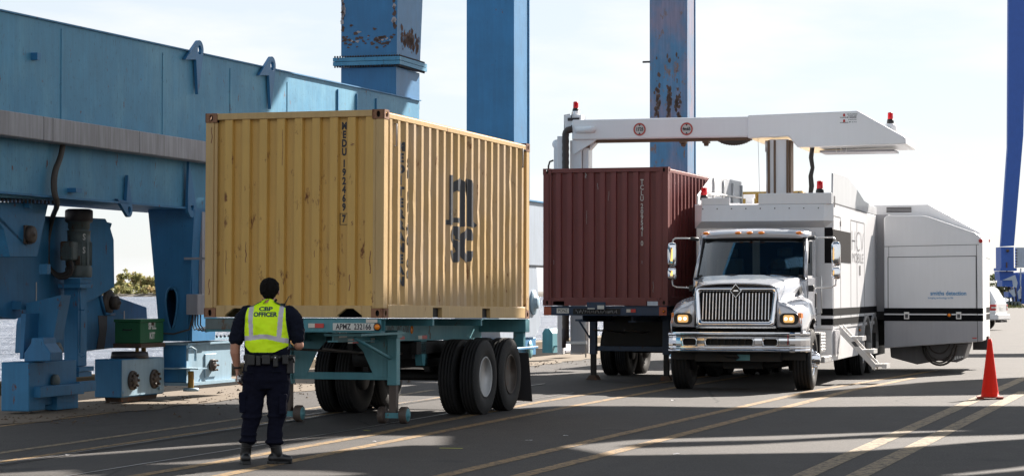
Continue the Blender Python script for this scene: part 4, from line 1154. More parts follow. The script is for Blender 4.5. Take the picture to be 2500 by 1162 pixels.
# trapezoid bracket with its bolted flange at the upper left
mb = MB(); mb.prism(sidepoly([(-50,492),(118,497),(91,628),(24,628),(8,560),(-50,480)], -.3), 'x', -1.3, -.3); bk = mb.build('hanger_bracket', M['blue_base'], cr1, bevel=.012)
mb = MB(); mb.prism(sidepoly([(-50,466),(143,474),(143,487),(-50,480)], -.1), 'x', -1.35, -.1); mb.build('bolted_flange', M['blue'], bk)
mb = MB()
for k in range(16):
    px = -10 + k*9.4
    yy_, zz_ = S(px, 462 + k*.75, -.14); mb.lathe([(-.0,.018),(.05,.018)], (-.16, yy_, S(px, 470+k*.45, -.14)[1]), 'z', 6)
    mb.lathe([(-.05,.018),(.0,.018)], (-.16, yy_, S(px, 484+k*.4, -.14)[1]), 'z', 6)
mb.build('flange_bolts', M['bolt'], bk)
yy_, zz_ = S(66, 573, -.3); mb = MB(); mb.box(-.299, -.275, yy_-.11, yy_+.10, zz_-.13, zz_+.13)
mb.lathe([(0,.125),(.07,.12),(.08,.09),(.08,.03),(.10,.02)], (-.275, yy_, zz_), 'x', 20); mb.build('pivot_pin', M['pin'], bk)
mb = MB()
for px, py, w_, h_ in ((66, 499, .05, .05), (110, 657, .05, .07)):
    yy_, zz_ = S(px, py, -.28); mb = MB(); mb.box(-.35, -.22, yy_-w_, yy_+w_, zz_-h_, zz_+h_); mb.build('small_bracket', M['blue_base'], cr1)
mb = MB()
yy_, zz_ = S(50, 745, -.9); mb.box(-.95, -.80, yy_-.16, yy_-.0, zz_-.06, zz_+.06)
mb.build('small_bracket', M['blue_base'], cr1)
yy_, zz_ = S(90, 714, -.94); mb = MB(); mb.box(-.948, -.944, yy_-.012, yy_+.012, zz_-.15, zz_+.15); mb.build('paint_stripe', M['tape_white'], eq)
yy_, zz_ = S(306, 768, -1.1); mb = MB(); mb.box(-1.118, -1.112, yy_-.015, yy_+.015, zz_-.10, zz_+.06); mb.build('paint_stripe', M['tape_white'], eq2)
# tall motor on its post
pf = F.front(190, 800, 0)
my = S(205, 680, -.5)[0]
mx_ = lambda px, py: F.front(px, py, my+.13)
xc_ = (mx_(168, 700)[0] + mx_(212, 700)[0]) / 2
pw = (mx_(212, 700)[0] - mx_(168, 700)[0]) / 2
z_ = lambda py: mx_(190, py)[1]
mb = MB(); mb.box(xc_-pw, xc_+pw*.55, my-.02, my+.28, z_(893), z_(682)); post = mb.build('motor_post', M['blue_base'], cr1, bevel=.01)
mb = MB(); mb.box(xc_-pw*1.35, xc_+pw*1.1, my-.12, my+.32, z_(703), z_(693)); mb.box(xc_-pw*.9, xc_+pw*.9, my-.06, my+.3, z_(692), z_(680)); mb.box(xc_-pw*1.9, xc_+pw*1.1, my-.14, my+.35, z_(905), z_(894)); mb.box(xc_-pw, xc_+pw*.95, my-.1, my+.32, z_(918), z_(906))
mb.tube([(xc_+pw*.7, my, z_(700)), (xc_+pw*.75, my, z_(760)), (xc_+pw*.7, my, z_(860))], .015, 6)
mb.tube([(xc_+pw*.6, my-.02, z_(755)), (xc_+pw*1.3, my-.04, z_(757)), (xc_+pw*1.25, my-.02, z_(753))], .008, 5)
mb.tube([(xc_+pw*.6, my-.02, z_(862)), (xc_+pw*1.0, my-.04, z_(870)), (xc_+pw*1.4, my-.04, z_(866)), (xc_+pw*1.1, my-.02, z_(860))], .008, 5)
mb.build('post_collar', M['blue_base'], post, bevel=.005)
mo = MB(); mcx = (mx_(166,600)[0] + mx_(220,600)[0])/2; mr_ = (mx_(220,600)[0] - mx_(164,600)[0])/2
Zm = [(677,1.0),(672,1.05),(655,1.05),(651,.98),(648,.98),(590,.98),(588,.90),(566,.92),(564,.98),(562,.8),(559,.8),(558,.86),(545,.86),(543,1.05),(540,1.05)]
mo.lathe([(z_(py), mr_*q) for py, q in Zm], (mcx, my+.12, 0), 'z', 28)
for k in range(14):
    a = 2*math.pi*k/14; c_, s_ = math.cos(a), math.sin(a)
    mo.tube([(mcx+mr_*c_, my+.12+mr_*s_, z_(648)), (mcx+mr_*c_, my+.12+mr_*s_, z_(592))], .008, 4)
motor = mo.build('motor', M['greasy'], cr1)
mb = MB(); mb.lathe([(z_(541), mr_*1.06), (z_(538), mr_*1.10), (z_(516), mr_*1.10), (z_(513), mr_*1.05), (z_(510.5), mr_*.85)], (mcx, my+.12, 0), 'z', 30); mb.build('motor_cap', M['motor_dark'], motor)
mb = MB(); q = mx_(168, 610); q = F.front(168, 612, my-.15); mb.box(q[0]-.10, q[0]+.11, my-.25, my-.05, z_(636), z_(590)); mb.build('terminal_box', M['greasy'], motor, bevel=.02)
mb = MB(); q = mx_(204, 638); mb.box(q[0]-.03, q[0]+.04, my-.075, my-.068, z_(647), z_(625)); mb.build('data_plate', M['rust'], motor)
for py in (580, 612):
    q = mx_(216, py); flat_text('S', .13, 'stencil_letter', M['white_letter'], motor, (mcx+mr_*.80, my+.12-mr_*.62-.012, z_(py)), (.79, .61, 0), (0,0,1), .004, .7)
hz_ = MB()
for k, (o1, rr_) in enumerate(((0, .034), (.055, .032), (-.05, .024))):
    pts = [(158+k*2, 350), (152+k*2, 385), (136+k*3, 420), (134+k*3, 465), (140+k*2, 500)]
    path = []
    for px, py in pts:
        yv, zv = S(px, py, .10); path.append((.10 if py > 480 else .06, yv, zv))
    for px, py, dy in ((132, 525, .0), (120, 570, .0), (117, 610, .0), (118, 638, 0), (128, 660, .0), (148, 673, .0), (168, 668, .0), (178, 652, .0), (176, 636, 0)):
        x, z = F.front(px + k*5 - 4, py + (k*4 if py > 630 else 0), my-.16); path.append((x, my-.16-.04*k, z))
    # smooth the path
    P = [Vector(p) for p in path]
    for _ in range(2):
        Q = [P[0]]
        for a, b_ in zip(P, P[1:]): Q += [a*.75+b_*.25, a*.25+b_*.75]
        Q.append(P[-1]); P = Q
    hz_.tube(P, rr_, 8)
hz_.build('power_cable', M['hose'], motor)
# first tall leg at the end of the beam
yL = S(967, 240, -.05)[0]
a0, a1 = fr(832, 200, yL), fr(967, 200, yL)
yB = S(1024, 200, -.05)[0]
mb = MB(); xl_, xr_ = a0[0], a1[0]
zc2 = fr(900, 150, yL)[1]
mb.prism([(yL, 5.5), (yL+.1, 5.5), (yB, 5.5), (yB, zc2-.12), (yL, zc2-.12)], 'x', xl_, xr_-.002)
lw = mb.build('leg_foot', M['blue_leg'], cr1)
mb = MB(); zz0 = zc2+.12
mb.add([(xl_,yL,zz0),(xr_+.01,yL,zz0),(xr_+.01,yB,zz0),(xl_,yB,zz0),(xl_+.02,yL,30),(xr_+.25,yL,30),(xr_+.25,yB+2.2,30),(xl_+.02,yB+2.2,30)],[(0,3,2,1),(4,5,6,7),(0,1,5,4),(1,2,6,5),(2,3,7,6),(3,0,4,7)])
lg1 = mb.build('leg', M['blue_leg'], cr1)
mb = MB(); mb.box(xl_-.13, xr_+.12, yL-.13, yB+.13, zc2-.08, zc2-.005); mb.box(xl_-.13, xr_+.12, yL-.13, yB+.13, zc2+.005, zc2+.08)
cl = mb.build('splice_flange', M['blue'], lg1)
mb = MB()
for k in range(26):
    x = xl_-.10 + k*(xr_-xl_+.2)/25
    mb.lathe([(0,.018),(.04,.018)], (x, yL-.09, zc2+.08), 'z', 6); mb.lathe([(-.04,.018),(0,.018)], (x, yL-.09, zc2-.08), 'z', 6)
for k in range(26):
    y = yL-.05 + k*(yB-yL+.1)/25
    mb.lathe([(0,.018),(.04,.018)], (xr_+.08, y, zc2+.08), 'z', 6); mb.lathe([(-.04,.018),(0,.018)], (xr_+.08, y, zc2-.08), 'z', 6)
mb.build('flange_bolts', M['bolt'], cl)
# peeled and rusty patches above the flange
rng = random.Random(12); pe = MB(); pr_ = MB()
def blob(mb, cx, cz, r_, face, yy_, rng, flatten=.6):
    n_ = 9; pts = [(cx + r_*rng.uniform(.35,1.1)*math.cos(2*math.pi*k/n_), cz + flatten*r_*rng.uniform(.35,1.1)*math.sin(2*math.pi*k/n_)) for k in range(n_)]
    if face == 'y': mb.prism(pts, 'y', yy_-.006, yy_-.002)
    else: mb.add([(yy_ + .004 + .25*max(0, p[1]-zz0)/(30-zz0) , p[0], p[1]) for p in pts], [tuple(range(n_))])
for k in range(60):
    px = rng.choice((rng.gauss(862, 14), rng.gauss(932, 18), rng.uniform(836, 962))); py = rng.gauss(97, 8) if rng.random() < .8 else rng.uniform(60, 118)
    if not 836 < px < 964 or py > 124: continue
    x, z = fr(px, py, yL); blob(rng.choice((pe, pr_, pr_)), x, z, rng.uniform(.02, .07), 'y', yL, rng)
for k in range(26):
    px = rng.choice((835, 961)) + rng.uniform(-2, 3); py = rng.uniform(0, 75); x, z = fr(px, py, yL); blob(rng.choice((pe, pr_)), x, z, rng.uniform(.02,.06), 'y', yL, rng, 1.5)
for k in range(110):
    y = yL + rng.uniform(.25, (yB-yL)*.95); z = fr(990, rng.gauss(98, 11), yL+.6)[1]
    if z < zz0+.1: continue
    blob(pr_, y, z, rng.uniform(.02,.085), 'x', xr_+.01, rng, 1.2)
pe.build('peeled_primer_patches', paint('pale_primer', (.40,.36,.36), .8, streak=.2), lg1)
pr_.build('rust_patches', paint('brown_rust_patch', (.12,.075,.06), .9, streak=.4, var=.5), lg1)

# ------------------------------------------------------------------ second blue crane: two tall legs on a sill beam
cr2 = thing('gantry_crane', 'second blue ship crane, two tall legs between the yellow container and the white arm', 'crane', F)
def tall_leg(px0, px1, px2, mat, lx=0.0, top=34):
    y = S(px1, 300, lx)[0]; x0 = fr(px0, 300, y)[0]; yb = S(px2, 300, lx)[0]
    mb = MB(); t = top
    mb.box(x0, lx, y, yb, 3.95, t)
    o = mb.build('leg', mat, cr2)
    mb = MB(); mb.box(lx-.02, lx+.03, yb-.04, yb+.02, 3.95, t); mb.build('edge_trim', M['blue_leg'], o)
    return y, yb, x0, o
l2 = tall_leg(1139, 1255, 1290, M['blue_leg'])
l3 = tall_leg(1587, 1679, 1697, M['blue_rusty'])
mb = MB(); x, z = fr(1580, 151, l3[0]); mb.box(x-.14, x+.10, l3[0]-.02, l3[0]+.02, z-.03, z+.03); mb.build('cable_hook', M['bolt'], l3[3])
rng = random.Random(31); pr_ = MB()
for k in range(130):
    px = rng.choice((1608, 1634, 1656)) + rng.gauss(0, 3.2); py = rng.uniform(215, 290) if rng.random() < .8 else rng.uniform(120, 300)
    x, z = fr(px, py, l3[0]); n_ = 7; r_ = rng.uniform(.02, .07)
    pts = [(x + r_*rng.uniform(.4,1)*math.cos(2*math.pi*j/n_), z + 1.8*r_*rng.uniform(.4,1)*math.sin(2*math.pi*j/n_)) for j in range(n_)]
    pr_.prism(pts, 'y', l3[0]-.007, l3[0]-.003)
pr_.build('rust_streaks', paint('brown_rust_patch', (.12,.075,.06)), l3[3])
yA = l2[0] - .5; yZ = l3[1] + .8
M['pale_sunlit'] = paint('sunlit_pale_blue_white_paint', (.36,.42,.50), .5, rust=.35, streak=.35, var=.15, rustcol=(.34,.20,.16))  # sunlit look of the blue crane base put into a pale colour
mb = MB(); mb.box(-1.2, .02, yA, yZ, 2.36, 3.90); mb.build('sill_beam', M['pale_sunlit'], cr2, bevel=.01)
mb = MB(); mb.box(-1.25, .07, yA-.05, yZ+.05, 3.901, 3.935); mb.build('top_flange', M['blue_base'], cr2)
for k, yc_ in enumerate((l2[0]+.75, l3[0]-.6)):
    mb = MB(); mb.prism([(yc_-1.6, 2.33), (yc_+1.3, 2.33), (yc_+1.5, 1.6), (yc_+1.7, .9), (yc_+1.2, .62), (yc_-1.8, .62), (yc_-2.0, 1.0)], 'x', -1.1, -.02)
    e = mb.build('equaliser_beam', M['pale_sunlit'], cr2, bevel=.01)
    yy_, zz_ = S(1303, 738, .0) if k == 0 else (yc_, 1.45)
    mb = MB(); mb.lathe([(0,.30),(.04,.30),(.06,.26),(.07,.16),(.13,.15),(.14,.06)], (-.02, yy_, zz_), 'x', 24); mb.build('pivot_pin', M['sunlit_base'], e)
    mb = MB(); mb.box(-1.0, -.06, yc_-1.9, yc_+1.4, .18, .60); mb.box(-.95, .06, yc_-1.5, yc_+1.2, .34, .40); bb = mb.build('bogie_box', M['blue_base'], cr2, bevel=.01)
    for q in (-1.3, -.5, .4, 1.1):
        mb = MB(); mb.lathe([(-.06,.24),(-.05,.28),(.05,.28),(.06,.24),(.07,.10)], (-.5, yc_+q, .285), 'x', 24); mb.build('wheel', M['greasy'], bb)
    mb = MB(); yq, zq = S(1302, 845, .1) if k == 0 else (yc_+.9, .35); mb.lathe([(0,.20),(.03,.22),(.05,.10)], (.0, yq, .33), 'x', 20); mb.build('brake_disc', M['teal'], bb)
g_ = thing('cable_reel_housing', 'small teal steel housing on the ground between the two trailers', 'machine housing')
Zr = 58.0
def wp(px, py, Z): return Vector(((px-CX)/FPX*Z, Z, EYE + (HY-py)/FPX*Z))
mb = MB()
a = [wp(1324, 861, Zr), wp(1324, 812, Zr), wp(1330, 802, Zr), wp(1341, 802, Zr), wp(1349, 814, Zr), wp(1349, 861, Zr)]
mb.add([tuple(p) for p in a] + [(p.x+.30, p.y+.95, p.z) for p in a], [tuple(range(6)), tuple(range(11,5,-1))] + [(i, i+6, (i+1) % 6+6, (i+1) % 6) for i in range(6)])
mb.build('housing', M['teal'], g_)
mb = MB(); p = wp(1355, 845, Zr); q = wp(1349, 845, Zr); mb.box(q.x+.002, p.x+.15, Zr+.1, Zr+.2, q.z-.02, q.z+.02); mb.build('hinge_bar', M['teal'], g_)
st_ = thing('stop_wedge', 'pale wedge shaped rail stop beside the teal housing', 'rail stop')
mb = MB(); a = [wp(1356, 862, 60), wp(1358, 838, 60), wp(1381, 855, 60), wp(1381, 860, 60)]
mb.add([tuple(p) for p in a] + [(p.x+.35, p.y+1.2, p.z) for p in a], [(0,1,2,3), (7,6,5,4)] + [(i, i+4, (i+1) % 4+4, (i+1) % 4) for i in range(4)]); mb.build('wedge', M['grey_box'], st_)

# ------------------------------------------------------------------ spill kit box
ky0 = S(343, 800, LX2+.05)[0]; ky1 = S(400, 800, LX2+.05)[0]
kz0, kz1 = S(343, 838, LX2+.05)[1], S(343, 779, LX2+.05)[1]
kx0 = fr(281, 800, ky0)[0]; kx1 = LX2+.05
sk = thing('spill_kit_box', 'dark green steel chest lettered SPILL KIT on the blue crane bogie', 'storage box', F)
mb = MB(); mb.box(kx0, kx1, ky0, ky1, kz0, kz1-.05); mb.build('box_body', M['green'], sk, bevel=.008)
mb = MB(); mb.box(kx0-.015, kx1+.015, ky0-.015, ky1+.015, kz1-.048, kz1); mb.build('lid', M['green'], sk, bevel=.006)
mb = MB(); mb.box(kx0-.02, kx1+.02, ky0-.02, ky1+.02, kz0-.07, kz0-.002); mb.build('base_tray', M['rust'], sk)
for i, s_ in enumerate(('SPILL', 'KIT')):
    flat_text(s_, .135, 'box_lettering', M['white_letter'], sk, (kx1+.004, (ky0+ky1)/2+.0, kz0+.26-.15*i), (0,1,0), (0,0,1), .006, .95)
mb = MB(); mb.box(kx1+.001, kx1+.02, (ky0+ky1)/2-.03, (ky0+ky1)/2+.03, kz1-.10, kz1-.055); mb.build('latch', M['rust'], sk)
mb = MB(); xm = (kx0+kx1)/2
for zq in (kz0+.22,): mb.tube([(xm-.07, ky0-.005, zq+.0), (xm-.07, ky0-.03, zq-.01), (xm+.07, ky0-.03, zq-.01), (xm+.07, ky0-.005, zq)], .008, 6)
mb.build('handle', M['motor_dark'], sk)

# ------------------------------------------------------------------ royal blue crane at the right edge
Zc = 258.0
cr3 = thing('gantry_crane', 'royal blue ship crane leg at the right edge of the picture', 'crane', loc=(wp(2480,748,Zc).x, Zc, 0))
def c3(px, py, dy=0.0): p = wp(px, py, Zc); return (p.x - cr3.location.x, p.z)
mb = MB()
mb.prism([c3(2444,602), c3(2476,600), c3(2492,420), c3(2500,330), c3(2512,-60), c3(2466,-60), c3(2462,360)], 'y', 0, .7); mb.build('leg', M['royal'], cr3)
mb = MB(); mb.prism([c3(2445,603), c3(2476,603), c3(2476,654), c3(2445,654)], 'y', .1, 3.0); mb.prism([c3(2441,654), c3(2481,654), c3(2481,661), c3(2441,661)], 'y', -.3, 3.3); mb.build('leg_foot', M['royal'], cr3)
mb = MB(); mb.lathe([(-.2,.16),(0,.16)], (c3(2460,612)[0], .05, c3(2460,612)[1]), 'y', 14); a, b_ = c3(2458,640), c3(2460,664); mb.box(a[0]-.06, a[0]+.06, -.02, .05, b_[1], a[1]); mb.build('pin_boss', M['rust'], cr3)
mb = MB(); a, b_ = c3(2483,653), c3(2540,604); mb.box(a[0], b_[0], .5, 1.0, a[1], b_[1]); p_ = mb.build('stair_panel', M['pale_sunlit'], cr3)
mb = MB()
for k in range(7): q = c3(2483, 610+k*7); mb.box(q[0]-.12, q[0]+.12, .40, .49, q[1]-.05, q[1]+.05)
mb.build('panel_teeth', M['motor_dark'], p_)
mb = MB()
mb.prism([c3(2441,662), c3(2476,662), c3(2476,676), c3(2465,684), c3(2443,684)], 'y', .3, 3)
mb.prism([c3(2476,666), c3(2560,660), c3(2560,742), c3(2490,742), c3(2486,700)], 'y', 2.2, 4)
mb.prism([c3(2443,684), c3(2467,684), c3(2469,700), c3(2443,699)], 'y', -.8, 2.0)
mb.prism([c3(2455,712), c3(2466,712), c3(2467,725), c3(2455,725)], 'y', -1.5, 1.0)
mb.build('bogie_frame', M['royal'], cr3)
mb = MB()
mb.prism([c3(2443,684), c3(2474,671), c3(2480,690), c3(2478,702), c3(2469,700), c3(2467,684)], 'y', -.9, -.82)
mb.prism([c3(2455,711), c3(2468,705), c3(2472,722), c3(2466,724)], 'y', -1.6, -1.55)
mb.prism([c3(2478,712), c3(2485,703), c3(2487,728), c3(2481,730)], 'y', -1.2, -1.1)
mb.build('pale_cover', M['pale_sunlit'], cr3)
for k, px in enumerate((2458, 2466, 2475, 2484)):
    q = c3(px, 738); mb = MB(); mb.lathe([(-.2,.30),(.2,.34),(.25,.1)], (q[0], -.6, .34), 'y', 16); mb.build('wheel', M['greasy'], cr3)
mb = MB()
for px in (2461, 2470, 2478, 2489): a, b_ = c3(px, 700), c3(px+1, 736); mb.tube([(a[0], -.3, a[1]), (b_[0], -.3, b_[1])], .09, 6)
mb.build('wheel_fork', M['motor_dark'], cr3)
mb = MB(); a, b_ = c3(2493, 655), c3(2493, 722); mb.tube([(a[0], .2, a[1]), (a[0]-.05, .2, (a[1]+b_[1])/2), (b_[0], .2, b_[1])], .08, 6); q = c3(2485,667); mb.box(q[0], q[0]+1.2, .1, .2, q[1]-.05, q[1]+.05); mb.build('downpipe', M['pale_sunlit'], cr3)

# ------------------------------------------------------------------ scanner truck
ZS = 1.02                                               # the truck frame is stretched a little in height
class TruckFrame(Frame):
    def side(s, px, py, lx): y, z = super().side(px, py, lx); return y, z/ZS
    def front(s, px, py, ly): x, z = super().front(px, py, ly); return x, z/ZS
TF = TruckFrame(3.85, 40.35, 15)
tr = thing('scanner_truck', 'white heavy truck with a chrome grille carrying a folded out scanning arm', 'truck', TF)
tr.scale = (1, 1, ZS)
tx = lambda px, py, ly: TF.front(px, py, ly)
# bumper
def bump_y(x):
    a = abs(x); return 0.0 if a < .95 else .42*((a-.95)/.30)**2
xs_ = [-1.25,-1.23,-1.19,-1.12,-1.04,-.95,-.5,0,.5,.95,1.04,1.12,1.19,1.23,1.25]
mb = MB()
def hbar(z0, z1, out, thick=.05, xs=xs_):
    rings = []
    for x in xs:
        y = bump_y(x)
        rings.append([(x, y-out*.6, z0), (x, y-out, z0+(z1-z0)*.3), (x, y-out, z1-(z1-z0)*.3), (x, y-out*.6, z1), (x, y+thick, z1), (x, y+thick, z0)])
    sm = mb.smooth; mb.smooth = False; mb.loft(rings, True, True); mb.smooth = sm
hbar(.935, 1.005, .045); hbar(.665, .715, .05); hbar(.716, .762, .008); hbar(.905, .934, .008)
for a, b_ in ((-1.25,-.93),(-.66,-.53),(.335,.475),(.755,1.25)):
    xx = [x for x in xs_ if a < x < b_]; xx = [a] + xx + [b_]
    hbar(.763, .904, .007, .045, xx)
bp_ = mb.build('bumper', M['chrome'], tr, bevel=.006, smooth=False)
mb = MB()
for a, b_ in ((-.93,-.66),(-.53,.335),(.475,.755)):
    pts = rrect(a+.012, b_-.012, .770, .898, .045)
    mb.tube([(x, -.012, z) for x, z in pts] + [(pts[0][0], -.012, pts[0][1])], .010, 6, False)
mb.build('opening_trim', M['chrome'], bp_)
mb = MB()
for a, b_ in ((-.93,-.66),(-.53,.335),(.475,.755)):
    for cx, cz, sx, sz in ((a,.763,1,1),(b_,.763,-1,1),(a,.904,1,-1),(b_,.904,-1,-1)):
        mb.prism([(cx,cz),(cx+sx*.045,cz),(cx,cz+sz*.045)], 'y', -.004, .03)
mb.build('opening_corner', M['chrome'], bp_)
mb = MB(); mb.box(-1.1, 1.1, .12, .16, .70, 1.0)
for k in range(6): mb.box(-.45+k*.12, -.43+k*.12, .05, .115, .78, .89)
mb.build('bumper_backing', M['under'], bp_)
mb = MB(); mb.tube([(.92, -.055, .79), (.925, -.055, .97)], .006, 5); mb.build('red_strip', M['red_lamp'], bp_)
# grille
M['bar'] = paint('satin_chrome_bars', (.85,.85,.87), .3, metal=.8, streak=0, var=.03, bump=0)
gy = lambda z: .02 + (z-1.10)*.20
def grille_ring(o): 
    w_ = lambda z: (.685 + (z-1.10)*.07) - o
    z0, z1 = 1.105 + o, 1.775 - o
    r_ = .05
    pts = []
    for sx, zc_, dz, a0 in ((1, z1, -1, 0), (-1, z1, -1, 90), (-1, z0, 1, 180), (1, z0, 1, 270)):
        for k in range(4):
            a = R(a0 + 30*k); pts.append((sx*(w_(zc_)-r_) + r_*math.cos(a), zc_ + dz*r_ + r_*math.sin(a)))
    return pts
mb = MB(); O_, I_ = grille_ring(0), grille_ring(.085)
ring3 = []
for off, ring in ((.10, grille_ring(-.012)), (.0, O_), (-.035, grille_ring(.018)), (-.035, grille_ring(.05)), (.0, I_), (.06, grille_ring(.092))):
    ring3.append([(x, gy(z)+off, z) for x, z in ring])
mb.smooth = True; mb.loft(ring3, True, False)
gr_ = mb.build('grille_surround', M['chrome'], tr)
mb = MB()
n_ = 21
for k in range(n_):
    x = -.575 + 1.15*k/(n_-1); z1 = 1.665 - abs(x)*.0; z0 = 1.215
    w_ = .0065
    mb.add([(x-w_, gy(z0)+.01, z0), (x+w_, gy(z0)+.01, z0), (x+w_*.6, gy(z0)+.05, z0), (x-w_*.6, gy(z0)+.05, z0), (x-w_, gy(z1)+.01, z1), (x+w_, gy(z1)+.01, z1), (x+w_*.6, gy(z1)+.05, z1), (x-w_*.6, gy(z1)+.05, z1)],
           [(0,3,2,1),(4,5,6,7),(0,1,5,4),(1,2,6,5),(2,3,7,6),(3,0,4,7)])
mb.build('grille_bars', M['bar'], gr_)
mb = MB(); mb.prism([(-.64, 1.14), (.64, 1.14), (.66, 1.74), (-.66, 1.74)], 'y', .24, .26); mb.build('radiator', M['under'], gr_)
mb = MB(); mb.box(-.60, .60, .14, .16, 1.40, 1.43); mb.build('grille_crossbar', M['black_plastic'], gr_)
ez = 1.70; ey = gy(ez) - .055
dm = lambda r_: [(0, ez+r_*1.15), (r_, ez), (0, ez-r_*1.15), (-r_, ez)]
mb = MB(); mb.ringplate(dm(.105), dm(.088), 'y', ey, ey+.03); e_ = mb.build('emblem', M['chrome'], gr_, bevel=.004)
mb = MB(); mb.prism(dm(.087), 'y', ey+.012, ey+.025); mb.build('emblem_field', M['black_plastic'], e_)
mb = MB(); mb.prism([(-.05, ez-.006), (.05, ez-.006), (.03, ez+.014), (-.03, ez+.014)], 'y', ey+.004, ey+.011); mb.build('emblem_device', M['chrome'], e_)
# hood with fenders: one surface, cross sections from front to windscreen
def lerp(a, b_, t): return a + (b_-a)*t
hy = [.10, .16, .30, .50, .75, 1.0, 1.25, 1.50, 1.62]
AX, RZ, RR = 1.00, .527, .70           # axle position and wheel-arch radius
def hood_section(y):
    t = (y-.10)/(1.62-.10)
    zt = lerp(1.80, 1.955, t**.8); xt = lerp(.66, .90, t)      # top half-width
    crown = .035
    xs0 = lerp(.735, .985, t); zs = lerp(1.60, 1.70, t)        # hood shoulder
    # fender
    f = math.sin(min(1, max(0, (y-.02)/.9)) * math.pi/2)       # fender rises from the lamps
    g2 = max(0, 1 - ((y-AX)/.80)**2)                           # bulges over the wheel
    zf0 = lerp(1.44, 1.56, f) + .0*g2
    zf1 = lerp(1.36, 1.50, f)
    xo = lerp(1.13, 1.225, f) if y < 1.3 else lerp(1.225, 1.04, (y-1.3)/.32)
    xm = lerp(xs0, xo, .55)
    arch = RZ + math.sqrt(max(0, RR**2 - (y-AX)**2)) if abs(y-AX) < RR-.02 else .98
    arch = max(arch, .98)
    zb2 = arch
    pts = [(0, zt+crown), (xt*.5, zt+crown*.75), (xt*.88, zt+.004), (xt+.03, zt-.03), (xs0-.005, zs+.06), (xs0+.01, zs-.06), (lerp(xs0,xm,.35), zf0+.04), (xm, zf0), (lerp(xm,xo,.6), zf1+.0), (xo-.02, zf1-.09), (xo, zf1-.19), (xo+.004, lerp(zb2, zf1-.19, .4)), (xo, min(zb2, zf1-.2))]
    return [(x, y, z) for x, z in pts]
mb = MB(); mb.smooth = True
secs = []
yy_ = [.10,.13,.18,.25,.32,.40,.5,.6,.7,.8,.9,1.0,1.1,1.2,1.3,1.4,1.5,1.56,1.62]
for y in yy_:
    h = hood_section(y); secs.append([(-x, y_, z) for x, y_, z in reversed(h[1:])] + h)
mb.loft(secs, False, False)
hood = mb.build('hood', M['cab_paint'], tr)
so = hood.modifiers.new('solid', 'SOLIDIFY'); so.thickness = .02; so.offset = -1
# front fascia around the headlights
for sx in (-1, 1):
    fs = hood_section(.10)
    outer = [(sx*x, z) for x, y, z in fs[5:]]
    mb = MB(); mb.smooth = True
    ringA = [(x, .10, z) for x, z in outer]
    n_ = len(outer)
    pts_o = [(sx*.70, 1.56), (sx*.80, 1.52), (sx*.96, 1.46), (sx*1.08, 1.38), (sx*1.135, 1.24), (sx*1.14, 1.10), (sx*1.05, 1.075), (sx*.70, 1.075)]
    pts_i = [(sx*.745, 1.47), (sx*.82, 1.44), (sx*.96, 1.39), (sx*1.05, 1.34), (sx*1.09, 1.23), (sx*1.095, 1.13), (sx*1.04, 1.105), (sx*.75, 1.105)]
    mb.loft([[(x, .10, z) for x, z in pts_o], [(x, .045, z) for x, z in pts_i]], True, True)
    fa = mb.build('front_fascia', M['cab_paint'] , tr, smooth=True)
    cxl = sx*.925
    mb = MB(); o = rrect(cxl-.155, cxl+.175, 1.135, 1.325, .085, 4); i_ = rrect(cxl-.135, cxl+.155, 1.155, 1.305, .07, 4)
    mb.ringplate(o, i_, 'y', .025, .046); hs = mb.build('headlight', M['black_plastic'], fa, bevel=.004)
    mb = MB(); mb.prism(i_, 'y', .036, .044); mb.build('lamp_housing', M['black_plastic'], hs)
    mb = MB(); pts = rrect(cxl-.09, cxl+.10, 1.165, 1.295, .035, 4); mb.loft([[(x, .036, z) for x, z in pts], [(cxl+(x-cxl)*.9, .024, 1.23+(z-1.23)*.9) for x, z in pts]], True, True); mb.build('lamp_lens', M['headlamp'], hs)
    mb = MB()
    for q in (-.045, .045): mb.lathe([(-.006,.001),(-.004,.026),(.004,.028)], (cxl+q, .02, 1.23), 'y', 12)
    mb.build('lamp_bulb', M['head_glow'], hs)
    mb = MB(); mb.loft([[(sx*1.085, .06, 1.15), (sx*1.085, .06, 1.33), (sx*1.13, .10, 1.33), (sx*1.142, .10, 1.15)], [(sx*1.105, .052, 1.16), (sx*1.105, .052, 1.32), (sx*1.15, .20, 1.32), (sx*1.16, .22, 1.16)]], True, True)
    mb.build('indicator_lamp', M['amber'], hs)
    mb = MB(); mb.lathe([(0,.025),(sx*.02,.022),(sx*.03,.002)], (sx*1.12, 1.30, 1.475), 'x', 12); mb.build('fender_marker', M['amber'] if sx > 0 else M['red_lamp'], tr)
mb = MB(); mb.box(-.70, .70, .06, .12, 1.06, 1.105); mb.build('lower_valance', M['chrome'], tr, bevel=.01)
# hood air vent
for sx in (-1, 1):
    v = MB(); v.prism([(1.12, 1.72), (1.44, 1.80), (1.46, 1.66), (1.18, 1.64)], 'x', sx*.955, sx*.962)
    vo = v.build('hood_vent', M['black_plastic'], tr)
    for k in range(4):
        pass
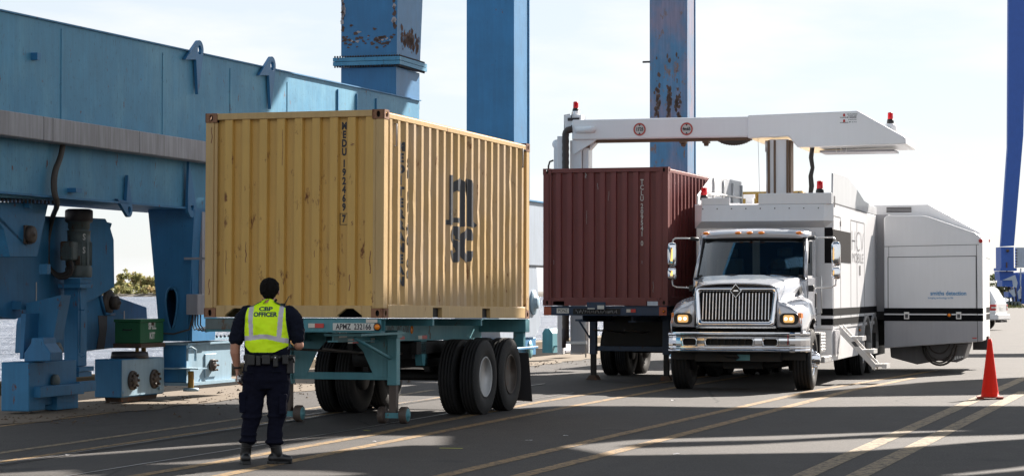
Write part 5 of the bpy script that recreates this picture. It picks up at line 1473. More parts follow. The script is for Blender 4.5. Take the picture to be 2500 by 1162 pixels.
# cab
mb = MB(); mb.smooth = False
cabx = 1.02
lower = [(-cabx, 1.60), (cabx, 1.60), (cabx, 3.02), (-cabx, 3.02)]
mb.box(-cabx, cabx, 1.63, 3.02, .95, 1.90)
cab = mb.build('cab', M['cab_paint'], tr, bevel=.03, seg=2)
WB, WT = (1.50, 1.93), (1.96, 2.62)                      # windscreen base and top (y, z)
xb, xt = 1.00, .945
def wy(x, base): 
    return base + .16*(x/xb)**2
mb = MB(); mb.smooth = True
nx = 12
vs = [(xb*(2*i/nx-1)*.965, wy(xb*(2*i/nx-1), WB[0])+.012, WB[1]) for i in range(nx+1)] + [(xt*(2*i/nx-1)*.965, wy(xt*(2*i/nx-1), WT[0]-.02)+.012, WT[1]) for i in range(nx+1)]
mb.add(vs, [(i, i+1, nx+2+i, nx+1+i) for i in range(nx)])
mb.build('windscreen', M['glass'], cab)
mb = MB()
for sx in (-1, 1):
    a = Vector((sx*xb, wy(xb, WB[0]), WB[1])); b_ = Vector((sx*xt, wy(xt, WT[0]), WT[1]))
    mb.tube([a, b_], .035, 8)
    c, d = Vector((sx*(cabx-.02), 2.92, 1.90)), Vector((sx*.97, 2.92, 2.64)); mb.box(min(sx*.97, sx*1.0), max(sx*.97, sx*1.0), 2.62, 3.0, 1.90, 2.66)
pil = mb.build('pillars', M['cab_paint'], cab)
mb = MB(); 
seal = [Vector((xb*(2*i/nx-1)*.97, wy(xb*(2*i/nx-1), WB[0])-.004, WB[1]-.005)) for i in range(nx+1)] + [Vector((xt*(1-2*i/nx)*.97, wy(xt*(2*i/nx-1), WT[0]-.03), WT[1]+.005)) for i in range(nx+1)]
mb.tube(seal + [seal[0]], .018, 6, False); mb.build('windscreen_seal', M['rubber_seal'], cab)
mb = MB(); mb.smooth = True
rr_ = []
for y, zc_, w_, dz_ in ((1.84, 2.665, .90, .012), (1.87, 2.70, .95, .05), (1.95, 2.735, .985, .085), (2.2, 2.77, 1.0, .11), (2.6, 2.79, 1.0, .13), (2.98, 2.79, 1.0, .13), (3.02, 2.77, .97, .11)):
    ring = []
    for k in range(17):
        u = 2*k/16 - 1
        ring.append((w_*u, y + (.16*u*u if y < 2.1 else 0), zc_ + .045*(1-u*u) - (.03 if abs(u) > .98 else 0)))
    ring += [(w_, y + (.16 if y < 2.1 else 0), 2.645), (-w_, y + (.16 if y < 2.1 else 0), 2.645)]
    rr_.append(ring)
mb.loft(rr_, True, True); roof = mb.build('cab_roof', M['cab_paint'], cab)
for x in (-.86, -.25, -.04, .17, .84):
    yv = 1.865 + .16*(x/.95)**2; mb = MB()
    mb.loft([[(x + .062*a, yv - .012, 2.725 - .0*abs(x) + .026*b_) for a, b_ in oval(0,0,1,1,14)], [(x + .05*a, yv - .035, 2.725 + .019*b_) for a, b_ in oval(0,0,1,1,14)]], True, True)
    mb.build('roof_marker_lamp', M['amber'], roof, smooth=True)
mb = MB(); mb.box(-.97, .97, 2.98, 3.015, 1.9, 2.66); mb.build('rear_cab_wall', M['black_plastic'], cab)
mb = MB(); mb.box(-.95, .95, 1.66, 1.95, 1.90, 1.985); mb.box(-.2, .95, 1.95, 2.0, 1.7, 1.98); mb.build('dashboard', M['black_plastic'], cab, bevel=.02)
mb = MB(); ph = [Vector((.46 + .22*math.cos(a), 2.02 + .10*math.sin(a), 2.08 + .20*math.sin(a))) for a in [k*math.pi/8 for k in range(17)]]; mb.tube(ph, .014, 6, False); mb.tube([(.25, 2.02, 2.08), (.67, 2.02, 2.08)], .012, 6); mb.build('steering_wheel', M['black_plastic'], cab)
for sx in (-1, 1):
    mb = MB(); mb.box(sx*.5-.25, sx*.5+.25, 2.45, 2.60, 1.6, 2.28); mb.box(sx*.5-.14, sx*.5+.14, 2.47, 2.57, 2.30, 2.47); mb.box(sx*.5-.25, sx*.5+.25, 2.1, 2.5, 1.5, 1.62); mb.build('seat', M['greasy'], cab, bevel=.04, seg=2)
mb = MB(); mb.box(-.06, .07, 2.30, 2.36, 1.9, 2.6); mb.build('reflection_post', M['plate_white'], cab)  # pale post added for the upright reflection in the windscreen
mb = MB()
for x0 in (-.62, .12): mb.tube([(x0, wy(x0, WB[0])-.03, WB[1]+.0), (x0+.30, wy(x0, WB[0])-.01, WB[1]+.06), (x0+.62, wy(x0, WB[0])+.02, WB[1]+.03)], .010, 5)
mb.build('wiper', M['black_plastic'], cab)
# doors and side glass
for sx in (-1, 1):
    mb = MB(); x0, x1 = sorted((sx*(cabx+.002), sx*(cabx+.018)))
    mb.prism([(1.74, 1.06), (2.84, 1.06), (2.84, 1.93), (1.66, 1.93)], 'x', x0, x1); dr = mb.build('door', M['cab_paint'], cab, bevel=.008)
    mb = MB(); xa, xb3 = sorted((sx*(.985), sx*(1.0)))
    fo = [(1.70, 1.93), (2.66, 1.93), (2.64, 2.64), (2.08, 2.64)]; fi = [(1.84, 1.97), (2.60, 1.97), (2.58, 2.58), (2.12, 2.58)]
    mb.ringplate(fo, fi, 'x', xa, xb3); mb.build('window_frame', M['white'], dr)
    mb = MB(); mb.prism(fi, 'x', sx*.987, sx*.993); mb.build('side_window', M['glass'], dr)
    mb = MB(); mb.box(*sorted((sx*(cabx+.019), sx*(cabx+.035))), 2.62, 2.76, 1.40, 1.66); mb.build('door_handle', M['black_plastic'], dr, bevel=.01)
    mb = MB(); mb.tube([(sx*(cabx+.0), 2.93, 1.98), (sx*(cabx+.09), 2.93, 1.96), (sx*(cabx+.09), 2.93, 1.30), (sx*(cabx+.0), 2.93, 1.28)], .014, 8); mb.build('grab_handle', M['alu'], cab)
    # mirrors
    mxx = sx*(1.44 if sx < 0 else 1.53); my_ = 1.74
    mb = MB(); pts = [(sx*1.0, 1.98, 2.62), (sx*(1.20), 1.85, 2.635), (mxx-sx*.06, my_, 2.635), (mxx-sx*.02, my_, 2.61), (mxx, my_, 2.54)]
    mb.tube(pts, .015, 8); mb.tube([(mxx, my_, 1.90), (mxx-sx*.01, my_, 1.80), (mxx-sx*.08, my_, 1.765), (sx*1.16, 1.74, 1.755), (sx*1.03, 1.80, 1.75)], .015, 8)
    ar = mb.build('mirror_arm', M['alu'], cab)
    mb = MB(); mb.box(min(sx*1.02, sx*1.13), max(sx*1.02, sx*1.13), 1.72, 1.84, 1.69, 1.80); mb.tube([(sx*1.0, 1.98, 2.62), (sx*1.14, 1.90, 2.63)], .035, 8); mb.build('mirror_bracket', M['black_plastic'], ar, bevel=.01)
    def mirror(z0, z1, w_, d_):
        m_ = MB(); m_.smooth = True; rings = []
        for t_ in (0, .04, .12, .3, .5, .7, .88, .96, 1):
            k = (1 - abs(2*t_-1)**7*.35) if 0 < t_ < 1 else .45
            z = z0 + (z1-z0)*t_; ring = []
            for q in range(20):
                a = 2*math.pi*q/20; c_, s_ = math.cos(a), math.sin(a)
                ex = abs(c_)**.55*math.copysign(1, c_); eyy = abs(s_)**.55*math.copysign(1, s_)
                ring.append((mxx + w_*k*ex, my_ + d_*k*eyy, z))
            rings.append(ring)
        m_.loft(rings, True, True); return m_
    o = mirror(2.13, 2.56, .082, .055).build('mirror', M['chrome'], ar)
    mb = MB(); mb.box(mxx-.07, mxx+.07, my_+.056, my_+.060, 2.16, 2.53); mb.build('mirror_glass', M['dark_glass'], o)
    o = mirror(1.905, 2.115, .080, .055).build('mirror', M['chrome'], ar)
# wheels
def truck_wheel(x, y, side, dual=False, nm='wheel'):
    w_ = tyre_bm(.527, .34 if not dual else .27, .285, x, y, .527).build(nm, M['tyre'], tr)
    if not dual:
        m_ = disc_rim(.285, .30, side, -.02, x, y, .527, 0); o = side*.12
        m_ = MB(); m_.lathe([(o, .289), (o+side*.02, .275), (o-side*.03, .262), (o+side*.0, .20), (o+side*.03, .15), (o+side*.03, .105), (o+side*.13, .095), (o+side*.15, .06), (o+side*.15, .002)], (x, y, .527), 'x', 40)
        rim = m_.build('rim', M['chrome'], w_)
        m_ = MB()
        for k in range(10):
            a = 2*math.pi*k/10; m_.lathe([(o+side*.02, .017), (o+side*.075, .016), (o+side*.085, .008)], (x, y+.135*math.cos(a), .527+.135*math.sin(a)), 'x', 6)
        m_.build('wheel_nuts', M['chrome'], rim)
        m_ = MB()
        for k in range(8):
            a = 2*math.pi*(k+.5)/8; m_.lathe([(o-side*.012, .002), (o+side*.004, .024)], (x, y+.225*math.cos(a), .527+.225*math.sin(a)), 'x', 10)
        m_.build('hand_holes', M['under'], rim)
    else:
        disc_rim(.285, .27, side, .13, x, y, .527).build('rim', M['chrome'], w_)
    return w_
for sx in (-1, 1): truck_wheel(sx*1.075, AX, sx)
mb = MB(); mb.box(-1.1, 1.26, 10.65, 12.6, .34, 1.15); mb.box(.6, 1.62, 10.95, 11.6, .55, 1.1); mb.box(.75, 1.28, 10.52, 10.55, .2, .9); mb.build('rear_underframe', M['under'], tr)
for y in (8.55, 9.95):
    for sx in (-1, 1):
        truck_wheel(sx*1.12, y, sx, True); tyre_bm(.527, .27, .285, sx*.80, y, .527).build('wheel', M['tyre'], tr)
# frame, axles and engine seen under the bumper
mb = MB()
for sx in (-1, 1): mb.box(sx*.42-.04, sx*.42+.04, .2, 10.3, .70, .95)
mb.tube([(-.95, AX, .50), (-.5, AX+.02, .42), (.5, AX+.02, .42), (.95, AX, .50)], .07, 10)
mb.box(-.75, .75, .25, .75, .50, .72); mb.box(-.35, .35, .8, 2.2, .36, .9)
mb.box(-.8, .8, .3, 1.6, .74, 1.05)
for y in (8.55, 9.95): mb.tube([(-1, y, .527), (1, y, .527)], .09, 10); mb.lathe([(-.3,.05),(-.2,.2),(.2,.2),(.3,.05)], (0, y, .527), 'y', 16)
for sx in (-1, 1): mb.lathe([(-.1,.2),(.06,.2)], (sx*.90, AX, .527), 'x', 20)
mb.build('chassis_frame', M['under'], tr)
mb = MB(); mb.tube([(-.30, .22, .66), (-.18, .2, .60), (-.02, .2, .60), (.02, .2, .55)], .035, 8); mb.build('tow_pipe', M['under'], tr)
mb = MB(); mb.box(-.02, .22, .235, .245, .52, .62); mb.build('blue_tag', M['teal'], tr)
# inner wheel arch liners
for sx in (-1, 1):
    mb = MB(); x0, x1 = sorted((sx*.72, sx*1.18))
    ring = [(AX + (RR-.03)*math.cos(R(a)), RZ + (RR-.03)*math.sin(R(a))) for a in range(0, 181, 12)]
    vs = [(x0, y, z) for y, z in ring] + [(x1, y, z) for y, z in ring]; n_ = len(ring)
    mb.add(vs, [(i, i+1, n_+i+1, n_+i) for i in range(n_-1)]); mb.box(min(sx*.70, sx*.72), max(sx*.70, sx*.72), .2, 1.7, .75, 1.35); mb.build('wheel_arch_liner', M['under'], tr)
# battery box and steps behind the front wheel
mb = MB(); mb.box(1.0, 1.20, 1.95, 2.75, .62, .97)
for k in range(6): mb.tube([(1.205, 1.97, .66+k*.055), (1.205, 2.73, .66+k*.055)], .012, 6)
mb.build('ribbed_tank', M['alu'], tr)
mb = MB(); mb.box(1.0, 1.24, 1.72, 1.93, .5, .95); mb.build('splash_panel', M['under'], tr)
mb = MB(); mb.box(.98, 1.28, 2.1, 3.05, .43, .54); mb.build('cab_step', M['alu'], tr, bevel=.01)

# body
BY0, BY1, BX = 3.26, 10.8, 1.28
mb = MB(); mb.box(-BX, BX, BY0, BY1, 1.0, 3.30); body = mb.build('body', M['white_body'], tr, bevel=.02)
mb = MB(); mb.box(-BX+.02, BX-.02, BY0+.02, 7.45, .43, .998); mb.box(-.6, .6, 7.45, BY1-.1, .6, .998); mb.build('skirt', M['white_body'], body, bevel=.01)
for sx in (-1, 1):
    for y in (8.55, 9.95):
        mb = MB()
        for rr1, rr2 in ((.66, .72),):
            n_ = 14; a_ = [R(180*k/n_) for k in range(n_+1)]
            o = [(y+rr2*math.cos(q), .50+rr2*math.sin(q)) for q in a_]; i_ = [(y+rr1*math.cos(q), .50+rr1*math.sin(q)) for q in a_]
            x0, x1 = sorted((sx*(BX-.22), sx*(BX+.05)))
            vs = [(x0,)+p for p in o] + [(x0,)+p for p in i_] + [(x1,)+p for p in o] + [(x1,)+p for p in i_]; m_ = n_+1; fs = []
            for i in range(n_): fs += [(i, i+1, m_+i+1, m_+i), (2*m_+i, 3*m_+i, 3*m_+i+1, 2*m_+i+1), (i, 2*m_+i, 2*m_+i+1, i+1), (m_+i, m_+i+1, 3*m_+i+1, 3*m_+i)]
            mb.add(vs, fs)
        mb.build('wheel_fender', M['alu'], body, smooth=False)
# front visor above the cab
VZ0, VZ1, VZ2 = 2.85, 2.99, 3.30
def vis(poly_top, x0, x1, zt_):
    m_ = MB(); m_.prism([(BY0-.002, VZ0), (BY0-.22, VZ1-.02), (BY0-.16, VZ2-.06), (BY0-.08, zt_), (BY0-.002, zt_)], 'x', x0, x1); return m_
mb = MB()
A_ = [(-BX, BY0-.002, VZ0), (-BX-.02, BY0-.02, VZ0+.1), (-BX, BY0-.002, VZ2)]
def ringv(x, ins): return [(x, BY0-.002, VZ0), (x, BY0-.22*ins, VZ1-.02), (x, BY0-.14*ins, 3.27), (x, BY0-.002, 3.29)]
mb.loft([ringv(-BX-.02, .05), ringv(-BX+.14, 1), ringv(BX-.14, 1), ringv(BX+.02, .05)], True, True)
visr = mb.build('front_visor', M['white_body'], body)
mb = MB(); mb.box(-BX+.12, -.62, BY0-.12, BY0-.08, 3.275, 3.40); mb.box(-.08, BX-.0, BY0-.13, BY0-.02, 3.275, 3.475); mb.build('visor_upstand', M['white_body'], visr, bevel=.008)
mb = MB()
for k in range(9): x = -1.12 + k*.27; mb.lathe([(-.006,.012),(0,.012)], (x, BY0-.165-.0, 3.20), 'y', 8)
mb.build('visor_rivets', M['motor_dark'], visr)
# folded side guards on the roof edge
for sx in (-1, 1):
    x0, x1 = sorted((sx*(BX-.03), sx*BX))
    mb = MB()
    if sx < 0:
        mb.prism([(3.30, 3.302), (3.30, 3.46), (4.9, 3.90), (8.3, 3.93), (8.3, 3.302)], 'x', x0, x1)
    else:
        mb.prism([(3.28, 3.302), (3.36, 3.84), (3.46, 3.86), (5.46, 3.88), (7.2, 3.70), (8.5, 3.52), (BY1, 3.46), (BY1, 3.302)], 'x', x0, x1)
    gd = mb.build('roof_side_guard', M['guard'], body, bevel=.006)
    mb = MB()
    xx = sx*(BX-.05)
    for y in ((3.9, 4.9, 6.0, 7.1, 8.2) if sx < 0 else (4.2, 6.0)):
        zt_ = 3.46 + (y-3.3)*.275 if y < 4.9 else 3.88
        mb.tube([(xx, y, 3.32), (xx, y-.0, min(zt_, 3.85))], .022, 6)
    mb.tube([(xx, 3.6, 3.52), (xx, 8.2, 3.60)], .02, 6)
    mb.build('guard_strut', M['alu'], gd)
mb = MB(); mb.box(.55, 1.22, 3.5, 4.4, 3.302, 3.47); ac = mb.build('air_conditioner', M['white_body'], body, bevel=.015)
mb = MB()
for k in range(3): mb.box(.60, 1.17, 3.485, 3.499, 3.40+k*.02, 3.411+k*.02)
mb.build('vent_slots', M['motor_dark'], ac)
mb = MB(); mb.box(-.56, -.42, 4.6, 4.75, 3.302, 3.50); mb.box(-.60, -.38, 4.58, 4.62, 3.44, 3.52); mb.box(-.9, -.7, 4.6, 4.75, 3.302, 3.36); mb.build('roof_fitting', M['white_body'], body)
# beacons
def beacon(x, y, z, parent, s=1.0):
    m_ = MB(); m_.lathe([(0,.075*s),(.06*s,.075*s),(.07*s,.065*s),(.09*s,.065*s)], (x,y,z), 'z', 20); b_ = m_.build('beacon', M['black_plastic'], parent)
    m_ = MB(); m_.lathe([(.085*s,.060*s),(.10*s,.058*s),(.22*s,.055*s),(.235*s,.04*s),(.235*s,.002)], (x,y,z), 'z', 20); m_.build('beacon_lens', M['red_lens'], b_)
    return b_
q = tx(1719, 480, 3.35); beacon(q[0], 3.35, 3.37, body)
mb = MB(); mb.tube([(q[0], 3.35, 3.30), (q[0], 3.35, 3.37)], .03, 8); mb.build('beacon_post', M['white_body'], body)
q = tx(2002, 472, 3.45); beacon(q[0], 3.45, 3.47, body)
# right hand flank: doors, band, dark panel, lettering
X = BX
def seam(y0, y1, z0, z1, t=.014):
    m_.box(X+.001, X+.0045, y0-t/2, y1+t/2, z0, z0+t); m_.box(X+.001, X+.0045, y0-t/2, y1+t/2, z1-t, z1); m_.box(X+.001, X+.0045, y0-t/2, y0+t/2, z0, z1); m_.box(X+.001, X+.0045, y1-t/2, y1+t/2, z0, z1)
m_ = MB()
sy = lambda px, py: TF.side(px, py, X)
dA = sy(2034, 600)[0]; dB = sy(2052, 600)[0]; dC = sy(2077, 600)[0]; dD = sy(2110, 600)[0]; dE = sy(2092, 600)[0]
seam(dA+.05, dB, 1.06, 3.07); seam(dC, dD, 1.06, 3.07)
m_.box(X+.001, X+.0046, dE-.008, dE+.008, 1.08, 3.05)
m_.box(X+.001, X+.006, BY0+.05, 8.8, 3.285, 3.305)
m_.build('panel_seams', M['seam'], body)
mb = MB()
zt1, zb1 = sy(2050, 563)[1], sy(2050, 640)[1]
mb.box(X+.006, X+.008, BY0, dC-.01, zb1, zt1); mb.box(X-.15, X-.0, BY0-.006, BY0-.003, zb1-.03, zt1+.03)
mb.build('dark_panel', paint('dark_grey_vinyl', (.016,.015,.016), .8, streak=.1, bump=0, spec=.05), body)
mb = MB()
for z0, z1 in ((1.255, 1.385), (1.08, 1.20)): mb.box(X+.006, X+.008, BY0, BY1-.02, z0, z1); mb.box(X-.22, X, BY0-.006, BY0-.003, z0, z1)
mb.build('black_band', M['black_band'], body)
lt = bmesh.new()
b_ = text_bm('HCV', 1.0, -.028, 1.0); hy_ = (dC+dD)/2
W_ = max(v.co.x for v in b_.verts) - min(v.co.x for v in b_.verts); H_ = max(v.co.y for v in b_.verts) - min(v.co.y for v in b_.verts); cxx = (max(v.co.x for v in b_.verts) + min(v.co.x for v in b_.verts))/2; cyy = (max(v.co.y for v in b_.verts) + min(v.co.y for v in b_.verts))/2
zh1, zh0 = sy(2095, 566)[1], sy(2095, 613)[1]
bm_join(lt, b_, lambda x, y: (X+.009, hy_ + (x-cxx)*(dD-dC)*.86/W_, (zh0+zh1)/2 + (y-cyy)*(zh1-zh0)/H_)); b_.free()
b_ = text_bm('MOBILE', 1.0, -.018, 1.0); W_ = max(v.co.x for v in b_.verts) - min(v.co.x for v in b_.verts); H_ = max(v.co.y for v in b_.verts) - min(v.co.y for v in b_.verts); cxx = (max(v.co.x for v in b_.verts) + min(v.co.x for v in b_.verts))/2; cyy = (max(v.co.y for v in b_.verts) + min(v.co.y for v in b_.verts))/2
zh1, zh0 = sy(2095, 619)[1], sy(2095, 641)[1]
bm_join(lt, b_, lambda x, y: (X+.009, hy_ + (x-cxx)*(dD-dC)*.82/W_, (zh0+zh1)/2 + (y-cyy)*(zh1-zh0)/H_)); b_.free()
bm_obj(lt, 'body_lettering', M['grey_letter'], body, (1,0,0))
mb = MB(); yq, zq = sy(2098, 660); mb.box(X+.009, X+.02, yq-.03, yq+.03, zq-.10, zq+.10); mb.box(X+.009, X+.018, dB-.06, dB-.02, 2.9, 3.0)
yq, zq = sy(2037, 492); mb.box(X+.002, X+.006, yq-.05, yq+.12, zq-.1, zq+.10)
mb.build('door_catch', M['motor_dark'], body)
marker(body, X+.006, 7.35, .93, .022, 'amber', 'x', 1)
# stair folded down from the side door
SY0, SY1 = 4.05, 4.60
mb = MB()
top, bot = (X+.02, 1.04), (X+.68, .30)
for y in (SY0, SY1):
    mb.prism([(top[0], top[1]+.04), (bot[0]+.02, bot[1]+.06), (bot[0], bot[1]-.06), (top[0], top[1]-.12)], 'y', y, y+.035)
st = mb.build('stair', M['alu'], tr, bevel=.004)
for t_ in (.28, .60, .96):
    x = top[0] + (bot[0]-top[0])*t_; z = top[1] + (bot[1]-top[1])*t_
    mb = MB(); mb.box(x-.02, x+.24, SY0-.0 if False else SY0+.036, SY1-.001, z-.02, z+.03); mb.box(x+.16, x+.25, SY0-.03, SY1+.06, z-.045, z+.035); mb.build('tread', M['alu'], st)
mb = MB(); mb.prism([(X+.24, .76), (X+.31, .68), (X+.38, .68), (X+.31, .78)], 'y', SY0-.004, SY0-.001); mb.build('warning_label', M['seam'], st)
mb = MB(); mb.tube([(X+.46, SY1+.05, .62), (X+.62, SY1+.05, .42), (X+.66, SY1+.05, .40), (X+.64, SY1+.05, .35)], .012, 6); mb.build('stair_rail', M['alu'], st)
mb = MB(); mb.box(X-.08, X+.03, 3.4, 3.9, .55, .98); mb.build('side_locker', M['body_grey'], body)

# ---- mast, arm and detector head
CY = 9.35                                               # plane of the arm, back from the bumper
def bx_(px, py, ly): return TF.front(px, py, ly)
mL = bx_(1880, 475, CY); mR = bx_(1941, 475, CY)
zTop = bx_(1900, 342, CY)[1]
mb = MB(); mb.box(mL[0]+.02, mR[0]-.10, CY-.24, CY+.24, 3.30, zTop); mast = mb.build('mast', M['white_body'], tr, bevel=.01)
mb = MB()
for x in (mL[0]+.02, mL[0]+.145, mR[0]-.12): mb.box(x-.022, x+.022, CY-.275, CY-.235, 3.30, zTop-.02)
mb.box(mR[0]-.098, mR[0]-.055, CY-.20, CY+.2, 3.3, zTop-.02)
mb.build('mast_rail', M['brown_rail'], mast)
mb = MB(); mb.tube([(mL[0]-.035, CY-.15, 3.4), (mL[0]-.035, CY-.15, zTop-.25)], .02, 8); mb.tube([(mL[0]-.035, CY-.15, zTop-.25), (mL[0]-.035, CY-.15, zTop-.02)], .042, 8); mb.build('hydraulic_ram', M['alu'], mast)
mb = MB(); mb.box(mL[0]-.12, mR[0]+.05, CY-.42, CY-.2, 3.302, 3.42)
for k in range(5): mb.lathe([(-.03,.035),(0,.035)], (mL[0]-.05+k*.13, CY-.42, 3.37), 'y', 10)
mb.build('mast_foot', M['brown_rail'], mast)
# arm
d2 = .30
aL, aR = bx_(1430, 318, CY), bx_(1827, 310, CY)
at0 = bx_(1440, 297, CY-d2)[1]; ab0 = bx_(1440, 341, CY-d2)[1]; at1 = bx_(1826, 283, CY-d2)[1]; ab1 = bx_(1826, 335, CY-d2)[1]
zt_, zb_ = (at0+at1)/2, (ab0+ab1)/2
xA0, xA1 = bx_(1404, 318, CY)[0], aR[0]+.3
mb = MB(); mb.box(xA0, xA1, CY-d2, CY+d2, zb_, zt_+.02); arm = mb.build('scanning_arm', M['white'], tr, bevel=.035, seg=3)
mb = MB(); mb.box(xA0+.5, xA1-.2, CY-.16, CY-.06, zb_-.06, zb_-.002)
for px in (1437, 1671, 1727):
    x = bx_(px, 346, CY)[0]; mb.box(x-.07, x+.07, CY-.2, CY+.0, zb_-.10, zb_-.06); mb.lathe([(-.16,.045),(-.10,.06)], (x, CY-.1, zb_), 'z', 14)
mb.build('camera_rail', M['brown_rail'], arm)
x0 = bx_(1758, 345, CY)[0]; x1 = bx_(1832, 345, CY)[0]; mb = MB()
n_ = 26; P = [(x0 + (x1-x0)*k/n_, CY-.1, zb_ - .10*max(0, math.sin(math.pi*k/n_))**.6) for k in range(n_+1)]
mb.tube(P, [.055 + .010*(k % 2) for k in range(n_+1)], 10); mb.build('corrugated_hose', M['hose'], arm)
# sleeve and head (deep box with a chamfered nose)
hx0 = bx_(1826, 300, CY-.42)[0]
mb = MB()
hp = lambda px, py: bx_(px, py, CY-.42)
prof_ = [hp(1826, 281), hp(2095, 270), hp(2212, 335), hp(2213, 352), hp(1948, 360), hp(1926, 333), hp(1826, 338)]
mb.prism(prof_, 'y', CY-.42, CY+1.75)
head = mb.build('detector_head', M['white'], arm, bevel=.03, seg=3)
b_ = hp(1990, 361); c_ = hp(2205, 353)
mb = MB(); mb.box(b_[0], c_[0]-.25, CY+.35, CY+1.3, b_[1]-.05, b_[1]-.01); mb.build('head_underside_tray', M['grey_box'], head)
mb = MB()
for px in (2040, 2054): q = hp(px, 362); mb.tube([(q[0]-.05, CY+.1, q[1]+.05), (q[0]-.04, CY+.1, q[1]-.06), (q[0]+.04, CY+.1, q[1]-.06), (q[0]+.06, CY+.1, q[1]+.05)], .008, 6)
mb.build('cable_loop', M['white_letter'], head)
q = bx_(2175, 302, CY+.5); mb = MB(); mb.lathe([(-.25,.14),(-.06,.13),(-.0,.10)], (q[0], CY+.5, q[1]), 'z', 16); mb.build('beacon_base', M['white'], head); beacon(q[0], CY+.5, q[1], head)
# pictograms on the head
for py in (281, 295):
    q = hp(2062, py); mb = MB(); mb.prism([(q[0]-.022, q[1]-.028), (q[0]+.022, q[1]-.028), (q[0]+.022, q[1]+.015), (q[0]+.012, q[1]+.03), (q[0]-.012, q[1]+.03), (q[0]-.022, q[1]+.015)], 'y', CY-.4245, CY-.4215); mb.build('lamp_pictogram', M['red_lamp'], head)
for txt, px, py, s_ in (('NO FLASHING', 2082, 279, .028), ('X-RAYS OFF', 2082, 283, .028), ('X RAYS ON', 2082, 292, .028), ('WARNING', 2062, 287, .03), ('WARNING', 2062, 299.5, .03)):
    q = hp(px, py); flat_text(txt, s_, 'small_lettering', M['grey_letter'], head, (q[0], CY-.4230, q[1]), (1,0,0), (0,0,1), .001, 1.2)
mb = MB()
for a in ((2069, 2073, 286.5), (2075, 2092, 286.5), (2074, 2078, 298), (2081, 2083, 298), (2085.5, 2087.5, 298), (2090, 2092, 298)):
    p, q = hp(a[0], a[2]-1), hp(a[1], a[2]+1); mb.box(p[0], q[0], CY-.4245, CY-.4215, q[1], p[1])
mb.build('signal_bars', M['grey_letter'], head)
# round clearance signs
def disc(mb, cx, cz, r_, y0, y1, n_=32): mb.prism([(cx+r_*math.cos(2*math.pi*k/n_), cz+r_*math.sin(2*math.pi*k/n_)) for k in range(n_)], 'y', y0, y1)
for px, py, txt in ((1562, 316, "15'25"), (1677, 315, '4m65')):
    q = bx_(px, py, CY-d2); yf = CY-d2
    mb = MB(); disc(mb, q[0], q[1], .142, yf-.006, yf-.001); s0 = mb.build('clearance_sign', M['plate_white'], arm)
    mb = MB(); mb.ringplate(oval(q[0], q[1], .132, .132, 32), oval(q[0], q[1], .104, .104, 32), 'y', yf-.010, yf-.0065); mb.build('red_ring', M['tape_red'], s0)
    mb = MB()
    for s_ in (-1, 1): mb.prism([(q[0]-.026, q[1]+s_*.100), (q[0]+.026, q[1]+s_*.100), (q[0], q[1]+s_*.062)], 'y', yf-.012, yf-.0068)
    mb.build('arrow_heads', M['black_letter'], s0)
    flat_text(txt, .095, 'sign_lettering', M['black_letter'], s0, (q[0], yf-.010, q[1]), (1,0,0), (0,0,1), .004, .80)
# left end: drive housings, corrugated hose, hanging detector line
q = bx_(1430, 317, CY-.3); q0 = bx_(1407, 317, CY-.3); mb = MB(); mb.lathe([(q0[0], .075), (q[0]+.12, .080), (q[0]+.20, .07), (q[0]+.23, .002)], (0, CY-.32, q[1]), 'x', 20); mb.build('end_tube', M['white'], arm)
q = bx_(1406, 275, CY); 
mb = MB(); a = bx_(1385, 312, CY); b_ = bx_(1425, 282, CY); mb.box(a[0], b_[0], CY-.2, CY+.2, a[1]-.1, b_[1]); eb = mb.build('end_housing', M['white_body'], arm, bevel=.015)
mb = MB(); c_ = bx_(1392, 297, CY); d_ = bx_(1420, 289, CY); mb.box(c_[0], d_[0], CY-.22, CY-.201, c_[1], d_[1]); mb.tube([(q[0]-.02, CY-.22, q[1]), (q[0]-.05, CY-.24, q[1]-.15), (q[0]+.02, CY-.23, q[1]-.25), (q[0]-.08, CY-.24, q[1]-.33)], .012, 6); mb.build('control_unit', M['motor_dark'], eb)
mb = MB(); mb.tube([(bx_(1379, 320, CY)[0], CY, bx_(1379, 330, CY)[1]), (bx_(1379, 320, CY)[0], CY, bx_(1379, 281, CY)[1]), (bx_(1392, 280, CY)[0], CY, bx_(1392, 280, CY)[1])], .022, 6); mb.build('guard_tube', M['alu'], eb)
mb = MB(); mb.lathe([(-.06,.09),(.03,.08)], (q[0], CY, q[1]), 'z', 16); mb.build('beacon_base', M['white'], eb); beacon(q[0], CY, bx_(1406, 275, CY)[1], eb)
pL, pR = bx_(1397, 380, CY)[0], bx_(1440, 380, CY)[0]
zlow = bx_(1400, 864, CY)[1]
mb = MB(); mb.box(pL, bx_(1425, 380, CY)[0], CY-.20, CY+.25, zlow, zb_-.001); mb.box(bx_(1426, 380, CY)[0], pR, CY-.12, CY+.25, zlow+.02, zb_-.001)
post = mb.build('hanging_detector_line', M['white_body'], arm, bevel=.01)
mb = MB(); mb.prism([bx_(1398, 375, CY-.22), bx_(1398, 340, CY-.22), bx_(1460, 340, CY-.22), bx_(1404, 376, CY-.22)], 'y', CY-.24, CY-.02); mb.prism([bx_(1440, 366, CY-.1), bx_(1440, 341, CY-.1), bx_(1462, 341, CY-.1)], 'y', CY-.1, CY+.1); mb.build('arm_brace', M['white'], post)
mb = MB(); a = bx_(1367, 416, CY); b_ = bx_(1380, 334, CY); mb.box(a[0], b_[0], CY-.25, CY-.05, zlow, b_[1]); c_ = bx_(1356, 355, CY); mb.box(c_[0], a[0]-.002, CY-.15, CY+.1, a[1]-.6, c_[1]); mb.lathe([(-.08,.10),(.08,.10)], (c_[0]+.05, CY-.02, c_[1]+.02), 'y', 18); mb.build('side_duct', M['white_body'], post, bevel=.008)
xh = bx_(1388, 380, CY)[0]; P = []
